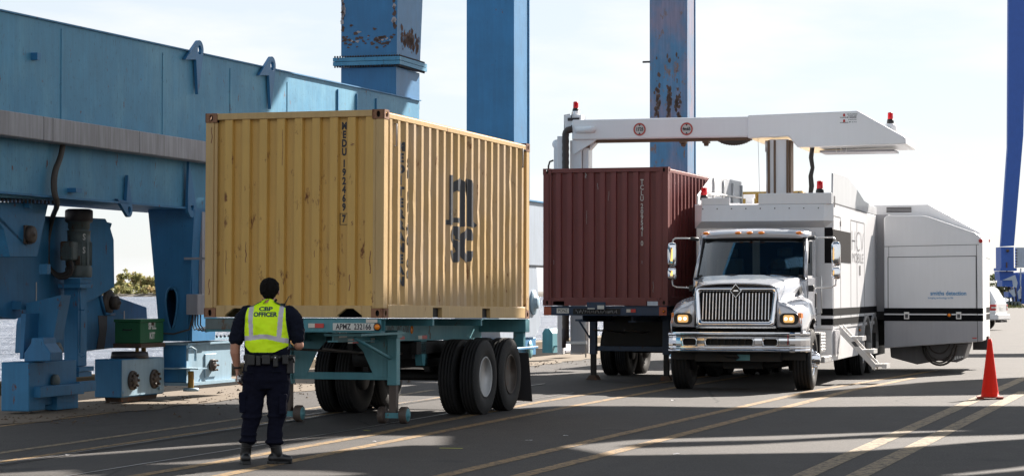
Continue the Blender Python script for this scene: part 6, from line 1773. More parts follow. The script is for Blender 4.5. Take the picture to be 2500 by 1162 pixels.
zt3 = bx_(1388, 330, CY)[1]; q = bx_(1404, 318, CY)
for k in range(60): P.append((xh, CY-.26, zlow+.3 + (zt3-zlow-.3)*k/59))
P += [(xh+.01, CY-.27, zt3+.05), (xh+.05, CY-.28, q[1]-.02), (q[0], CY-.30, q[1]+.0)]
mb = MB(); mb.tube(P, [.070 + .008*(k % 2) for k in range(len(P))], 10); mb.build('corrugated_hose', M['hose'], post)
a = bx_(1356, 392, CY); mb = MB(); mb.tube([(a[0]-.02, CY-.1, a[1]), (a[0]-.10, CY-.1, a[1]-.03), (a[0]-.13, CY-.1, a[1]-.12), (a[0]-.13, CY-.1, a[1]-.5)], .02, 8); mb.build('cable', M['hose'], post)
# lower doors of the detector line
a = bx_(1385, 860, CY-.26); b_ = bx_(1428, 776, CY-.26)
mb = MB(); mb.box(a[0]+.08, b_[0], CY-.245, CY-.205, a[1]+.0, 1.6); ld = mb.build('lower_door', M['body_grey'], post, bevel=.006)
mb = MB(); q = bx_(1405, 836, CY-.27); mb.box(a[0]-.02, b_[0]+.04, CY-.30, CY-.25, q[1]-.03, q[1]+.03); mb.tube([(b_[0]+.02, CY-.27, .3), (b_[0]+.02, CY-.27, 1.5)], .016, 6); mb.build('lock_bar', M['alu'], ld)
mb = MB(); mb.tube([(bx_(1385,800,CY)[0], CY-.3, .9), (bx_(1385,800,CY)[0], CY-.3, .5)], .05, 8); mb.build('lower_duct', M['motor_dark'], post)
# hanging hose between head and roof
P = []
for px, py in ((1984, 360), (1981, 385), (1984, 410), (1980, 430), (1982, 455), (1979, 476)):
    q = bx_(px, py, CY-.1); P.append((q[0], CY-.1, q[1]))
mb = MB(); mb.tube(P, [.045, .05, .038, .05, .055, .045], 8); mb.tube([(p[0]+.035, p[1]-.03, p[2]) for p in P], .018, 6); mb.build('hanging_hose', M['hose'], arm)
mb = MB()
a = bx_(1855, 338, CY); b_ = bx_(1862, 477, CY); mb.tube([(a[0], CY-.2, a[1]), (b_[0]-.03, CY-.2, b_[1])], .004, 4); mb.build('thin_cable', M['grey_box'], arm)

# ---- swung-out accelerator housing at the rear
HX0, HX1, HY0, HY1 = 1.42, 3.47, 10.35, 14.4
f_ = lambda px, py: bx_(px, py, HY0)
pr_ = [f_(2158, 850), f_(2399, 833), f_(2399, 590), f_(2394, 578), f_(2380, 568), f_(2268, 529), f_(2255, 526), f_(2165, 526), f_(2158, 533)]
mb = MB(); mb.prism(pr_, 'y', HY0, HY0+1.15); hs = mb.build('accelerator_housing', M['white_body'], tr, bevel=.03, seg=3)
g_ = lambda px, py: bx_(px, py, HY0+1.16)
rb = [(g_(2120, 760)), (HX1-.0, g_(2399, 830)[1]), (HX1, 2.84), (HX1-.05, 2.96), g_(2268, 499), g_(2110, 501), g_(2110, 560), g_(2120, 565)]
mb = MB(); mb.prism(rb, 'y', HY0+1.16, HY1-.2); mb.build('rear_section', M['white_body'], hs, bevel=.03, seg=2)
a, b_ = g_(2163, 522), g_(2228, 506)
mb = MB(); mb.box(a[0]+.02, b_[0], HY0+1.14, HY0+1.16, a[1]-.02, b_[1]+.02); v_ = mb.build('vent_panel', M['white_body'], hs)
a, b_ = g_(2165, 518), g_(2226, 507); mb = MB()
for k in range(4): z = a[1] + (b_[1]-a[1])*k/3; mb.box(a[0], b_[0], HY0+1.13, HY0+1.139, z-.010, z+.010)
mb.build('vent_slots', M['motor_dark'], v_)
def hseam(px0, py0, px1, py1, w_=.012):
    p, q = f_(px0, py0), f_(px1, py1)
    d = Vector((q[0]-p[0], 0, q[1]-p[1])).normalized(); n__ = Vector((-d.z, 0, d.x))*w_/2
    mb.prism([(p[0]+n__.x, p[1]+n__.z), (q[0]+n__.x, q[1]+n__.z), (q[0]-n__.x, q[1]-n__.z), (p[0]-n__.x, p[1]-n__.z)], 'y', HY0-.004, HY0-.0005)
mb = MB()
for s_ in ((2159,602,2390,597,.010), (2168,628,2383,625,.014), (2168,628,2168,752,.014), (2383,625,2383,752,.014), (2384,598,2386,834,.012), (2170,602,2170,628,.008)): hseam(*s_)
mb.build('panel_seams', M['seam'], hs)
gL = [f_(2159, 783), f_(2398, 783), f_(2398, 832), f_(2159, 848)]
mb = MB(); mb.prism(gL, 'y', HY0-.003, HY0-.0004); mb.build('lower_panel', M['body_grey'], hs)
mb = MB()
for py0, py1 in ((765, 752), (783, 769)):
    p, q = f_(2158, py0), f_(2399.5, py1); mb.box(p[0]-.002, q[0]+.003, HY0-.006, HY0-.0042, p[1], q[1]); mb.box(HX1+.002, HX1+.006, HY0, HY1-.3, p[1], q[1])
mb.build('black_band', M['black_band'], hs)
for px in (2213, 2340):
    q = f_(px, 770); mb = MB(); mb.box(q[0]-.055, q[0]+.055, HY0-.014, HY0-.0065, q[1]-.075, q[1]+.075); l_ = mb.build('latch', M['alu'], hs, bevel=.006)
    mb = MB(); mb.box(q[0]-.032, q[0]+.032, HY0-.018, HY0-.0145, q[1]-.05, q[1]+.03); mb.build('latch_recess', M['seam'], l_)
q = f_(2317, 769); marker(hs, q[0], HY0-.008, q[1], .035)
q = f_(2315, 716); flat_text('smiths detection', .123, 'company_lettering', M['blue_letter'], hs, (q[0], HY0-.004, q[1]), (1,0,0), (0,0,1), .003, .92)
q = f_(2296, 727); flat_text('bringing technology to life', .055, 'slogan_lettering', M['blue_letter'], hs, (q[0], HY0-.004, q[1]), (1,0,0), (0,0,1), .0005, .92)
q = f_(2379, 825); mb = MB(); mb.box(q[0]-.05, q[0]+.04, HY0-.0055, HY0-.0032, q[1]-.012, q[1]+.012); mb.build('red_label', M['tape_red'], hs)
q = f_(2398, 588); mb = MB(); mb.lathe([(0,.045),(-.02,.04),(-.03,.02)], (q[0]-.03, HY0, q[1]), 'y', 14); mb.build('clearance_lamp', M['red_lamp'], hs)
mb = MB(); mb.lathe([(-.02,.05),(.02,.05),(.04,.02)], (HX1-.02, HY1-.4, 2.82), 'x', 14); mb.build('clearance_lamp', M['red_lamp'], hs)
mb = MB(); a = TF.side(2404, 822, HX1); mb.box(HX1-.3, HX1+.04, HY0+2.6, HY0+2.9, .42, .72); rl_ = mb.build('rear_lamp_box', M['motor_dark'], hs)
mb = MB(); mb.box(HX1+.041, HX1+.05, HY0+2.62, HY0+2.7, .44, .70); mb.build('tail_lamp', M['red_lamp'], rl_)
mb = MB()
for z in (2.42, ): mb.box(HX1+.001, HX1+.005, HY0+.05, HY1-.22, z-.006, z+.006)
mb.build('side_seam', M['seam'], hs)
# recessed link between body and housing
mb = MB(); a = bx_(2119, 762, HY0+.35); b_ = bx_(2158, 524, HY0+.35); mb.box(BX-.2, b_[0]+.1, HY0+.35, HY0+.9, a[1], b_[1]); lk = mb.build('link_section', M['body_grey'], hs)
mb = MB(); mb.box(BX-.1, b_[0]+.05, HY0+.30, HY0+.34, a[1]-.15, a[1]+.02); mb.build('dark_recess', M['under'], lk)
# pod with hoses under the housing
u = lambda px, py: bx_(px, py, HY0+.7)
mb = MB(); mb.prism([u(2172, 850), u(2174, 872), u(2238, 889), u(2290, 880), u(2335, 884), u(2352, 875), u(2364, 838), u(2172, 838)], 'y', HY0+.7, HY0+2.0); pod = mb.build('collimator_pod', M['pod'], hs, bevel=.02)
mb = MB()
for k, (r_, dz_) in enumerate(((.022, 0), (.018, .06), (.02, -.05), (.018, .10))):
    P = []
    for j in range(15):
        a = math.pi + math.pi*j/14; q = u(2295, 845); P.append((q[0] + (.36-.04*k)*math.cos(a), HY0+.55-.05*k, q[1]+.03+dz_ + (.42-.05*k)*math.sin(a)))
    mb.tube(P, r_, 8)
mb.build('hose_bundle', M['hose'], pod)
mb = MB(); q = u(2318, 880)
for k in range(7): mb.box(q[0]-.05+.05*k, q[0]-.015+.05*k, HY0+.62, HY0+.70, q[1]-.02+.015*k, q[1]+.10)
mb.build('connector_strip', M['alu'], pod)

# ------------------------------------------------------------------ traffic cone
cp = gpt(2415.5, 973)
cn = thing('traffic_cone', 'tall red orange traffic cone standing on the pale line at the right', 'traffic cone', loc=(cp.x, cp.y, 0), rotz=-.15)
hh = .965; s0 = .150; s1 = .028
mb = MB(); pr2 = [(.035, .150), (.05, .147)]
n_ = 12
for k in range(n_+1): t_ = k/n_; pr2.append((.05 + (hh-.05)*t_, lerp(.143, .030, t_**.96)))
pr2 += [(hh-.002, .022), (hh-.03, .018)]
mb.lathe(pr2, (0,0,0), 'z', 40); mb.build('cone_body', M['cone'], cn)
mb = MB(); o = sq_ring(-.21, .21, -.18, .18, 24); i_ = oval(0, 0, .13, .13, 24); mb.ringplate(o, i_, 'z', .022, .040)
for sx in (-1, 1):
    for sy_ in (-1, 1): mb.box(sx*.15-.05, sx*.15+.05, sy_*.14-.035, sy_*.14+.035, .002, .021)
mb.build('cone_base', M['cone_base'], cn, bevel=.005)

# ------------------------------------------------------------------ white SUV at the far right
Zs = 104.0
sp_ = wp(2433, 776, Zs)
sv = thing('parked_car', 'white government sport utility vehicle, its tail showing beyond the truck box', 'car', loc=(sp_.x, Zs, 0), rotz=R(-28))
sv.scale = (1.0, 1.0, 1.09)
# local: x=0 is the tail, -x towards the nose; y=0 is the near flank
LEN, WID = 4.85, 1.9
M['car_white'] = paint('white_car_paint', (.62,.62,.63), .3, streak=.03, var=.04, coat=.6, bump=0)
secs = []
def carsec(x, zlo, zbelt, zroof, inset, tail=0):
    y0, y1 = 0, WID
    return [(x, y0+.05, zlo), (x, y0, zlo+.12), (x, y0-.01, (zlo+zbelt)/2), (x, y0+.03, zbelt), (x, y0+inset, zroof-.07), (x, y0+inset+.08, zroof), (x, y1-inset-.08, zroof), (x, y1-inset, zroof-.07), (x, y1-.03, zbelt), (x, y1+.01, (zlo+zbelt)/2), (x, y1, zlo+.12), (x, y1-.05, zlo)]
prof2 = [(-.06, .48, 1.05, 1.07, .10), (-.10, .42, 1.06, 1.20, .12), (-.42, .38, 1.07, 1.70, .20), (-.60, .38, 1.07, 1.77, .22), (-2.3, .36, 1.06, 1.80, .22), (-2.9, .36, 1.05, 1.76, .22), (-3.55, .36, 1.04, 1.12, .12), (-3.7, .36, 1.03, 1.08, .10), (-4.6, .38, .95, .98, .10), (-4.80, .45, .85, .88, .12)]
mb = MB(); mb.smooth = False; mb.loft([carsec(*p) for p in prof2], True, True); cb = mb.build('car_body', M['car_white'], sv, bevel=.03, seg=2)
mb = MB(); mb.prism([(-3.45, 1.09), (-.30, 1.10), (-.50, 1.66), (-2.85, 1.68)], 'y', .0, .13); mb.prism([(-3.45, 1.09), (-.30, 1.10), (-.50, 1.66), (-2.85, 1.68)], 'y', WID-.13, WID); sg = mb.build('side_windows', M['dark_glass'], cb)
mb = MB()
for x in (-.95, -1.75, -2.5): mb.box(x-.05, x+.05, -.008, .14, 1.08, 1.70)
mb.build('window_pillars', M['car_white'], cb)
mb = MB(); mb.add([(-.088, .22, 1.12), (-.088, WID-.22, 1.12), (-.37, WID-.32, 1.62), (-.37, .32, 1.62)], [(0,1,2,3)]); o = mb.build('rear_window', M['dark_glass'], cb); o.modifiers.new('s', 'SOLIDIFY').thickness = .012
for y in (.0, WID-.14):
    mb = MB(); mb.box(-.34, -.05, y-.012, y+.152, .80, 1.06); tl = mb.build('tail_lamp', M['red_lamp'], cb, bevel=.02)
    mb = MB(); mb.box(-.24, -.042, y-.02, y+.10, .90, .96); mb.build('reverse_lamp', M['plate_white'], tl)
mb = MB(); mb.box(-.32, .07, -.02, WID+.02, .42, .66); mb.build('rear_bumper', M['car_white'], cb, bevel=.05, seg=3)
mb = MB(); mb.box(-.2, .05, .45, WID-.45, .32, .41); mb.tube([(.0, WID/2, .38), (.18, WID/2, .38)], .03, 6); mb.build('tow_hitch', M['motor_dark'], cb)
mb = MB(); mb.box(-.094, -.05, .7, 1.2, .82, .95); mb.build('number_plate', M['plate_white'], cb)
flat_text('OPERATIONS', .14, 'door_lettering', M['cobalt_text'], cb, (-.50, -.014, .985), (1,0,0), (0,0,1), .004, .9, align='RIGHT')
for x in (-.98, -3.85):
    for y in (.02, WID-.02-.22):
        w_ = MB(); w_.lathe([(0,.2),(.0,.33),(.03,.365),(.19,.365),(.22,.33),(.22,.2)], (x, y, .365), 'y', 28); ww = w_.build('wheel', M['tyre'], sv)
        w_ = MB(); s_ = -1 if y < 1 else 1; w_.lathe([(.11+s_*.09,.22),(.11+s_*.07,.10),(.11+s_*.08,.002)], (x, y, .365), 'y', 20); w_.build('rim', M['alu'], ww)

# ------------------------------------------------------------------ officer seen from behind
PO = Vector((-2.4816, 23.4, 0))
of = thing('person', 'officer standing with back turned, neon yellow vest lettered CBP OFFICER, navy uniform and black boots', 'person', loc=tuple(PO))
of.scale = (1.013, 1.013, 1.028)
def ox(px, py): return ((px-645.5)/246.75, 1.67 + (HY-py)/246.75)
def capsule(mb, a, b_, ra, rb, seg=14):
    a, b_ = Vector(a), Vector(b_); t = (b_-a); L = t.length; t.normalize()
    up = Vector((0,0,1)) if abs(t.z) < .9 else Vector((0,1,0)); u = t.cross(up).normalized(); v = u.cross(t).normalized()
    rings = []
    st = [(-math.cos(q)*ra, math.sin(q)*ra) for q in (R(18), R(42), R(66), R(90))]
    en = [(L + math.cos(q)*rb, math.sin(q)*rb) for q in (R(90), R(66), R(42), R(18))]
    for d, r_ in st + en: rings.append([tuple(a + t*d + (u*math.cos(2*math.pi*k/seg) + v*math.sin(2*math.pi*k/seg))*r_) for k in range(seg)])
    mb.loft(rings, True, True)
def chain(mb, pts):
    for (a, ra), (b_, rb) in zip(pts, pts[1:]): capsule(mb, a, b_, ra, rb)
def ell(mb, c, r_, seg=20):
    rings = []
    for k in range(1, 12):
        q = math.pi*k/12; rings.append([(c[0]+r_[0]*math.sin(q)*math.cos(2*math.pi*j/seg), c[1]+r_[1]*math.sin(q)*math.sin(2*math.pi*j/seg), c[2]-r_[2]*math.cos(q)) for j in range(seg)])
    mb.loft(rings, True, True)
def erings(mb, rows, seg=28, p=2.4):
    """stack of superellipse rings: (z, cx, cy, rx, ry)"""
    rings = []
    for z, cx, cy, rx, ry in rows:
        ring = []
        for k in range(seg):
            a = 2*math.pi*k/seg; c, s_ = math.cos(a), math.sin(a)
            ring.append((cx + rx*math.copysign(abs(c)**(2/p), c), cy + ry*math.copysign(abs(s_)**(2/p), s_), z))
        rings.append(ring)
    mb.loft(rings, True, True)
def fuse(mb, name, mat, parent, vox, smooth=6, disp=0, dscale=.08, zs=1.0):
    o = mb.build(name, mat, parent)
    m_ = o.modifiers.new('r', 'REMESH'); m_.mode = 'VOXEL'; m_.voxel_size = vox; m_.use_smooth_shade = True
    m_ = o.modifiers.new('s', 'SMOOTH'); m_.iterations = smooth; m_.factor = .5
    if disp:
        t = bpy.data.textures.new('wrinkle', 'CLOUDS'); t.noise_scale = dscale; t.noise_depth = 2
        m_ = o.modifiers.new('d', 'DISPLACE'); m_.texture = t; m_.strength = disp; m_.mid_level = .5; m_.texture_coords = 'LOCAL'
    bake(o)
    for p in o.data.polygons: p.use_smooth = True
    return o
# body: head, neck, arms and hands in one surface (trunk and legs run on under the clothes)
b = MB()
ell(b, (.05, .03, 1.705), (.076, .096, .095)); ell(b, (.05, .075, 1.655), (.058, .062, .075)); ell(b, (.05, .125, 1.60), (.03, .03, .025))
ell(b, (.05, .142, 1.67), (.012, .018, .022)); ell(b, (.05, .130, 1.635), (.024, .012, .010))
for sx in (-1, 1): ell(b, (.05+sx*.084, .035, 1.672), (.013, .022, .034))
capsule(b, (.045, .01, 1.50), (.05, .02, 1.62), .066, .058)
erings(b, [(.84, .03, .0, .12, .07), (1.0, .03, 0, .17, .11), (1.25, .03, 0, .18, .12), (1.42, .04, 0, .19, .10), (1.50, .04, 0, .13, .07), (1.53, .045, .0, .07, .06)])
Lsh, Lel, Lwr = (-.20, .0, 1.44), (-.285, -.01, 1.16), (-.268, .02, .925)
Rsh, Rel, Rwr = (.285, .0, 1.44), (.345, -.02, 1.155), (.25, .22, 1.19)
chain(b, [(Lsh, .06), (Lel, .050), ((-.287, -.005, 1.08), .050), ((-.276, .01, 1.0), .040), (Lwr, .028)])
chain(b, [(Rsh, .06), (Rel, .048), ((.335, .05, 1.15), .046), (Rwr, .028)])
# left hand curled round a small camera, right hand raised in front
def hand(b, wr, d, side, palm_n, curl):
    """d: pointing direction, side: towards the thumb, palm_n: out of the palm"""
    W_, D, S_, N_ = Vector(wr), Vector(d).normalized(), Vector(side).normalized(), Vector(palm_n).normalized()
    for k in range(4):
        off = (k-1.5)*.021
        capsule(b, W_ + D*.01 + S_*off*.6, W_ + D*.085 + S_*off, .017, .0125, 10)
    for k, ln in enumerate((.062, .076, .080, .070)):
        off = (k-1.5)*.0215; base = W_ + D*.088 + S_*off; a = curl*(1+.12*k); p = base; dd = D.copy()
        for j, f in enumerate((.46, .30, .24)):
            ang = a*(.7 + .3*j); dd = (dd*math.cos(ang) + N_*math.sin(ang)).normalized(); q = p + dd*ln*f*1.05
            capsule(b, p, q, .0100-.0006*j, .0092-.0008*j, 8); p = q
            tmp = N_; N_ = (N_*math.cos(ang) - D*math.sin(ang)); D2_ = dd
            N_ = tmp
    t0 = W_ + D*.03 + S_*.03; t1 = t0 + (D*.6 + S_*.6 + N_*.5).normalized()*.038; t2 = t1 + (D*.8 + S_*.1 + N_*.6).normalized()*.030
    capsule(b, t0, t1, .0145, .0115, 8); capsule(b, t1, t2, .0110, .0095, 8)
hand(b, (-.266, .02, .905), (.02, .02, -1), (0, 1, 0), (1, 0, 0), .55)
hand(b, (.235, .235, 1.195), (-.8, .5, .25), (0, -.3, 1), (-.4, -.8, 0), .6)
body_ = fuse(b, 'body', M['skin'], of, .0052, 4)
# hair
b = MB(); ell(b, (.05, .008, 1.715), (.097, .102, .096)); ell(b, (.05, -.030, 1.692), (.094, .058, .076)); capsule(b, (.03, -.025, 1.652), (.07, -.025, 1.652), .050, .050)
hair = fuse(b, 'hair', M['hair'], of, .006, 1, .020, .018)
for sx in (-1, 1):
    e = MB(); ell(e, (.05+sx*.030, .128, 1.695), (.012, .010, .008), 12); e.build('eye', M['black_letter'], of, smooth=True)
# shirt
b = MB()
erings(b, [(1.02, .03, .0, .205, .135), (1.06, .03, 0, .222, .150), (1.18, .03, 0, .218, .155), (1.32, .035, -.005, .222, .150), (1.42, .04, -.005, .232, .135), (1.48, .042, 0, .21, .112), (1.525, .045, 0, .135, .085), (1.56, .048, .005, .075, .07)])
chain(b, [((-.165, .0, 1.455), .088), ((-.215, -.0, 1.39), .086), ((-.256, -.005, 1.30), .078), ((-.276, -.008, 1.215), .076)])
chain(b, [((.245, .0, 1.455), .088), ((.298, -.0, 1.39), .088), ((.322, -.012, 1.30), .078), ((.332, -.02, 1.225), .072)])
shirt = fuse(b, 'shirt', M['shirt'], of, .009, 6, .034, .06)
b = MB(); rg = [(.05+.064*math.cos(a), .036+.056*math.sin(a), 1.590+.008*math.sin(a)) for a in [k*math.pi/9 for k in range(19)]]; b.tube(rg, .012, 8, False); b.build('collar', M['shirt'], shirt)
b = MB(); b.box(.02, .05, -.034, -.030, 1.600, 1.608); b.build('collar_label', M['plate_white'], shirt)
# trousers
b = MB()
erings(b, [(.73, .02, .0, .215, .125), (.82, .025, -.01, .236, .145), (.92, .028, -.01, .236, .145), (1.0, .03, 0, .222, .138), (1.06, .03, 0, .212, .135)])
chain(b, [((-.085, .0, .80), .128), ((-.103, 0, .68), .116), ((-.112, .0, .56), .103), ((-.125, .0, .45), .088), ((-.145, -.005, .32), .078), ((-.156, -.005, .235), .074)])
chain(b, [((.135, .0, .80), .128), ((.140, 0, .68), .115), ((.130, .0, .56), .100), ((.120, .0, .45), .085), ((.112, -.005, .32), .075), ((.110, -.005, .225), .074)])
ell(b, (-.160, -.005, .225), (.092, .098, .030)); ell(b, (.110, -.005, .215), (.095, .098, .030)); ell(b, (-.15, 0, .285), (.088, .092, .022)); ell(b, (-.128, 0, .46), (.105, .108, .03)); ell(b, (.12, 0, .47), (.10, .10, .03))
trou = fuse(b, 'trousers', M['trouser'], of, .009, 5, .032, .10)
for cx, cy, cz in ((-.200, -.02, .60), (.195, -.045, .585)):
    b = MB(); b.box(cx-.035, cx+.035, cy-.075, cy+.075, cz-.10, cz+.09); b.box(cx-.042, cx+.042, cy-.08, cy+.08, cz+.05, cz+.10)
    o = fuse(b, 'cargo_pocket', M['trouser'], trou, .009, 6, .016, .05)
b = MB(); b.box(.09, .20, -.162, -.150, .90, .912); b.build('pocket_welt', M['shirt'], trou)
b = MB(); b.box(-.20, -.09, -.165, -.150, .89, .902); b.build('pocket_welt', M['shirt'], trou)
# boots
for (x, th, hx) in ((-.182, R(14), -.165), (.128, R(-62), .108)):
    b = MB(); cth, sth = math.cos(th), math.sin(th)
    def bp2(f, s_, z): return (x + (-math.sin(th))*f + cth*s_, cth*f + math.sin(th)*s_, z)
    capsule(b, (hx, -.01, .235), (x, .0, .10), .056, .056)
    chain(b, [(bp2(-.045, 0, .058), .050), (bp2(.03, 0, .058), .050), (bp2(.075, .004, .050), .045), (bp2(.120, .006, .045), .041)])
    for k in range(6): f = -.055 + k*.036; capsule(b, bp2(f, -.02, .018), bp2(f, .02, .018), .026, .026, 8)
    bo = fuse(b, 'boot', M['leather'], of, .007, 4)
    for v in bo.data.vertices:
        if v.co.z < .012: v.co.z = .004
    s_ = MB(); pts = []
    for k in range(24):
        a = 2*math.pi*k/24; f = .035 + .128*math.cos(a); w_ = .050*math.sin(a)*(1.0 if math.cos(a) > 0 else .9)
        p = bp2(f, w_, 0); pts.append((p[0], p[1]))
    s_.prism(pts, 'z', .003, .026); s_.prism([bp2(f, w_, 0)[:2] for f, w_ in ((-.09,-.042),(-.02,-.044),(-.02,.044),(-.09,.042))], 'z', .001, .034); s_.build('boot_sole', M['black_plastic'], bo, bevel=.004)
    s_ = MB()
    for k in range(5): p = bp2(.055-.006*k, 0, .11+.022*k); 
    for k in range(3):
        rg = [(hx + .058*math.cos(a), -.008 + .058*math.sin(a), .165 + .022*k) for a in [q*math.pi/8 for q in range(17)]]; s_.tube(rg, .004, 5, False)
    s_.build('boot_lace', M['black_plastic'], bo)
# vest: front and back panels laid over the shirt
def bvh_of(objs):
    bm = bmesh.new()
    for o in objs: bm.from_mesh(o.data)
    t = BVHTree.FromBMesh(bm); bm.free(); return t
tree = bvh_of([shirt])
rows_ = [(322,590,612),(332,545,645),(345,505,662),(365,470,690),(405,395,770),(440,312,828),(500,293,834),(600,276,840),(750,268,858),(850,272,874),(940,275,868),(962,290,830),(1000,325,745),(1022,350,700),(1036,420,650)]
def crop_xz(cx_, cy_): return ox(550 + cx_/5.533, 670 + cy_/5.533)
def vest_panel(sgn, name):
    NR, NC = 96, 72; V_ = []; info = []
    for i in range(NR+1):
        cy_ = rows_[0][0] + (rows_[-1][0]-rows_[0][0])*i/NR
        for (y0, a0, b0), (y1, a1, b1) in zip(rows_, rows_[1:]):
            if y0 <= cy_ <= y1: t = (cy_-y0)/(y1-y0); xa, xb_ = lerp(a0,a1,t), lerp(b0,b1,t); break
        for j in range(NC+1):
            cx_ = lerp(xa, xb_, j/NC); x, z = crop_xz(cx_, cy_)
            V_.append([x, None, z]); info.append((cx_, cy_))
    for k, v in enumerate(V_):
        h = tree.ray_cast(Vector((v[0], -1.0*sgn, v[2])), Vector((0, sgn, 0)))
        v[1] = h[0].y if h[0] else None
    # fill and smooth
    W1 = NC+1
    for _ in range(60):
        ch = False
        for k, v in enumerate(V_):
            if v[1] is None:
                nb = [V_[q][1] for q in (k-1 if k % W1 else k, k+1 if k % W1 != NC else k, k-W1, k+W1) if 0 <= q < len(V_) and V_[q][1] is not None]
                if nb: v[1] = sum(nb)/len(nb); ch = True
        if not ch: break
    for _ in range(10):
        Y = [v[1] for v in V_]
        for k in range(len(V_)):
            i, j = divmod(k, W1); nb = [Y[q] for q, ok in ((k-1, j > 0), (k+1, j < NC), (k-W1, i > 0), (k+W1, i < NR)) if ok]
            V_[k][1] = .5*Y[k] + .5*sum(nb)/len(nb)
    me = bpy.data.meshes.new(name); rngv = random.Random(2)
    vs = []
    for (x, y, z), (cx_, cy_) in zip(V_, info):
        w_ = .004*math.sin(cx_*.028 + cy_*.012) * (1 if cy_ > 560 else .3) + .004*math.sin(cy_*.02 - cx_*.014 + 1)
        vs.append((x, y - sgn*(.012 + w_), z))
    fs = []; mi = []
    for i in range(NR):
        for j in range(NC):
            k = i*W1+j; fs.append((k, k+1, k+W1+1, k+W1)); cx_ = (info[k][0]+info[k+W1+1][0])/2; cy_ = (info[k][1]+info[k+W1+1][1])/2
            m_ = 0
            if 400 < cy_ < 830:
                l0, l1 = (332, 396) if cy_ < 620 else (332+(cy_-620)*.09, 396+(cy_-620)*.02)
                if l0 < cx_ < l1: m_ = 1
                r0, r1 = 745-(cy_-410)*.075, 808-(cy_-410)*.075
                if r0 < cx_ < r1: m_ = 1
            ctr = 828 - 30*math.exp(-((cx_-560)/170)**2) + max(0, cx_-560)*.105
            if abs(cy_-ctr-20) < 31: m_ = 1
            edge = min(cx_-info[i*W1][0], info[i*W1+NC][0]-cx_)
            if (edge < 7 and cy_ > 350) or i >= NR-1: m_ = 2
            mi.append(m_)
    me.from_pydata(vs, [], fs); 
    for m_ in (M['vest'], M['vest_tape'], M['cobalt_text']): me.materials.append(m_)
    me.polygons.foreach_set('material_index', mi); me.polygons.foreach_set('use_smooth', [True]*len(fs)); me.update()
    o = bpy.data.objects.new(name, me); COL.objects.link(o); o.parent = of
    s_ = o.modifiers.new('solid', 'SOLIDIFY'); s_.thickness = .005; s_.offset = 0
    return o
vb = vest_panel(1, 'vest_back'); vf = vest_panel(-1, 'vest_front')
vt = bvh_of([vb])
def vest_text(s, cx_, cy_, wid, hgt, bold):
    b_ = text_bm(s, 1.0, bold); xs = [v.co.x for v in b_.verts]; ys = [v.co.y for v in b_.verts]
    X0, Z0 = crop_xz(cx_, cy_); sx = wid/(max(xs)-min(xs)); sz = hgt/(max(ys)-min(ys)); mx0, my0 = (max(xs)+min(xs))/2, (max(ys)+min(ys))/2
    bmesh.ops.subdivide_edges(b_, edges=b_.edges[:], cuts=1)
    out = bmesh.new()
    def f(x, y):
        px_, pz_ = X0 + (x-mx0)*sx, Z0 + (y-my0)*sz
        h = vt.ray_cast(Vector((px_, -1, pz_)), Vector((0, 1, 0)))
        return (px_, (h[0].y if h[0] else -.16) - .0045, pz_)
    bm_join(out, b_, f); b_.free()
    bm_obj(out, 'vest_lettering', M['cobalt_text'], vb, (0,-1,0))
vest_text('CBP', 565, 454, .138, .042, .045); vest_text('OFFICER', 563, 527, .236, .048, .045)
# belt and kit
b = MB(); erings(b, [(1.005, .03, 0, .235, .150), (1.06, .03, 0, .235, .150)])
belt = b.build('duty_belt', M['leather'], of, smooth=True)
def pouch(px, py0, py1, w_, dpt=.045, y=-.15, mt='black_plastic', nm='belt_pouch'):
    x, z1 = ox(px, py0); _, z0 = ox(px, py1); b = MB(); b.box(x-w_/2, x+w_/2, y-dpt, y+.03, z0, z1); return b.build(nm, M[mt], belt, bevel=.008, seg=2)
pouch(607, 860, 902, .05, .03, -.08); pouch(619, 862, 886, .07); pouch(636, 864, 887, .045); pouch(655, 862, 884, .08, .05); k_ = pouch(678, 862, 890, .045, .06); pouch(700, 862, 884, .06, .04, -.12)
b = MB(); x, z = ox(678, 868); b.lathe([(-.003,.006),(0,.008)], (x, -.213, z), 'y', 10); b.build('snap', M['chrome'], k_)
b = MB(); x0_, z1_ = ox(703, 868); x1_, z0_ = ox(719, 906); b.box(x0_, x1_, -.10, .04, z0_, z1_-.03); b.box(x0_+.005, x1_+.01, -.06, -.02, z1_-.05, z1_+.02); b.tube([(x0_+.03, -.10, z1_-.02), (x1_, -.13, z1_-.0), (x1_+.01, -.12, z1_-.05)], .012, 8); b.build('holster', M['black_plastic'], belt, bevel=.012, seg=2)
# radio with aerial, watch and hand-held camera
b = MB(); b.box(.15, .20, .085, .125, 1.46, 1.56); rd = b.build('radio', M['black_plastic'], of, bevel=.006)
b = MB(); a, c = ox(690, 748), ox(705.5, 721.5); b.tube([(a[0], .06, a[1]), (c[0], .05, c[1])], [.006, .0035], 6); b.build('aerial', M['black_plastic'], rd)
b = MB(); rg = [(-.268 + .036*math.cos(a), .018 + .034*math.sin(a), .935) for a in [k*math.pi/9 for k in range(19)]]; b.tube(rg, .010, 6, False); b.box(-.305, -.292, .0, .035, .92, .95); b.build('wrist_watch', M['black_plastic'], of)
b = MB(); b.box(-.245, -.205, -.045, .075, .79, .865); cm = b.build('camera', M['motor_dark'], None, bevel=.008, seg=2)
cm.name = 'hand_held_camera'; cm.location = PO; cm.scale = of.scale; tag(cm, 'small dark camera held in the left hand of the officer', 'camera')
b = MB(); b.box(-.262, -.246, -.05, -.02, .80, .86); b.lathe([(0,.02),(-.02,.018)], (-.235, -.046, .83), 'y', 14)
b.build('camera_lens', M['alu'], cm)

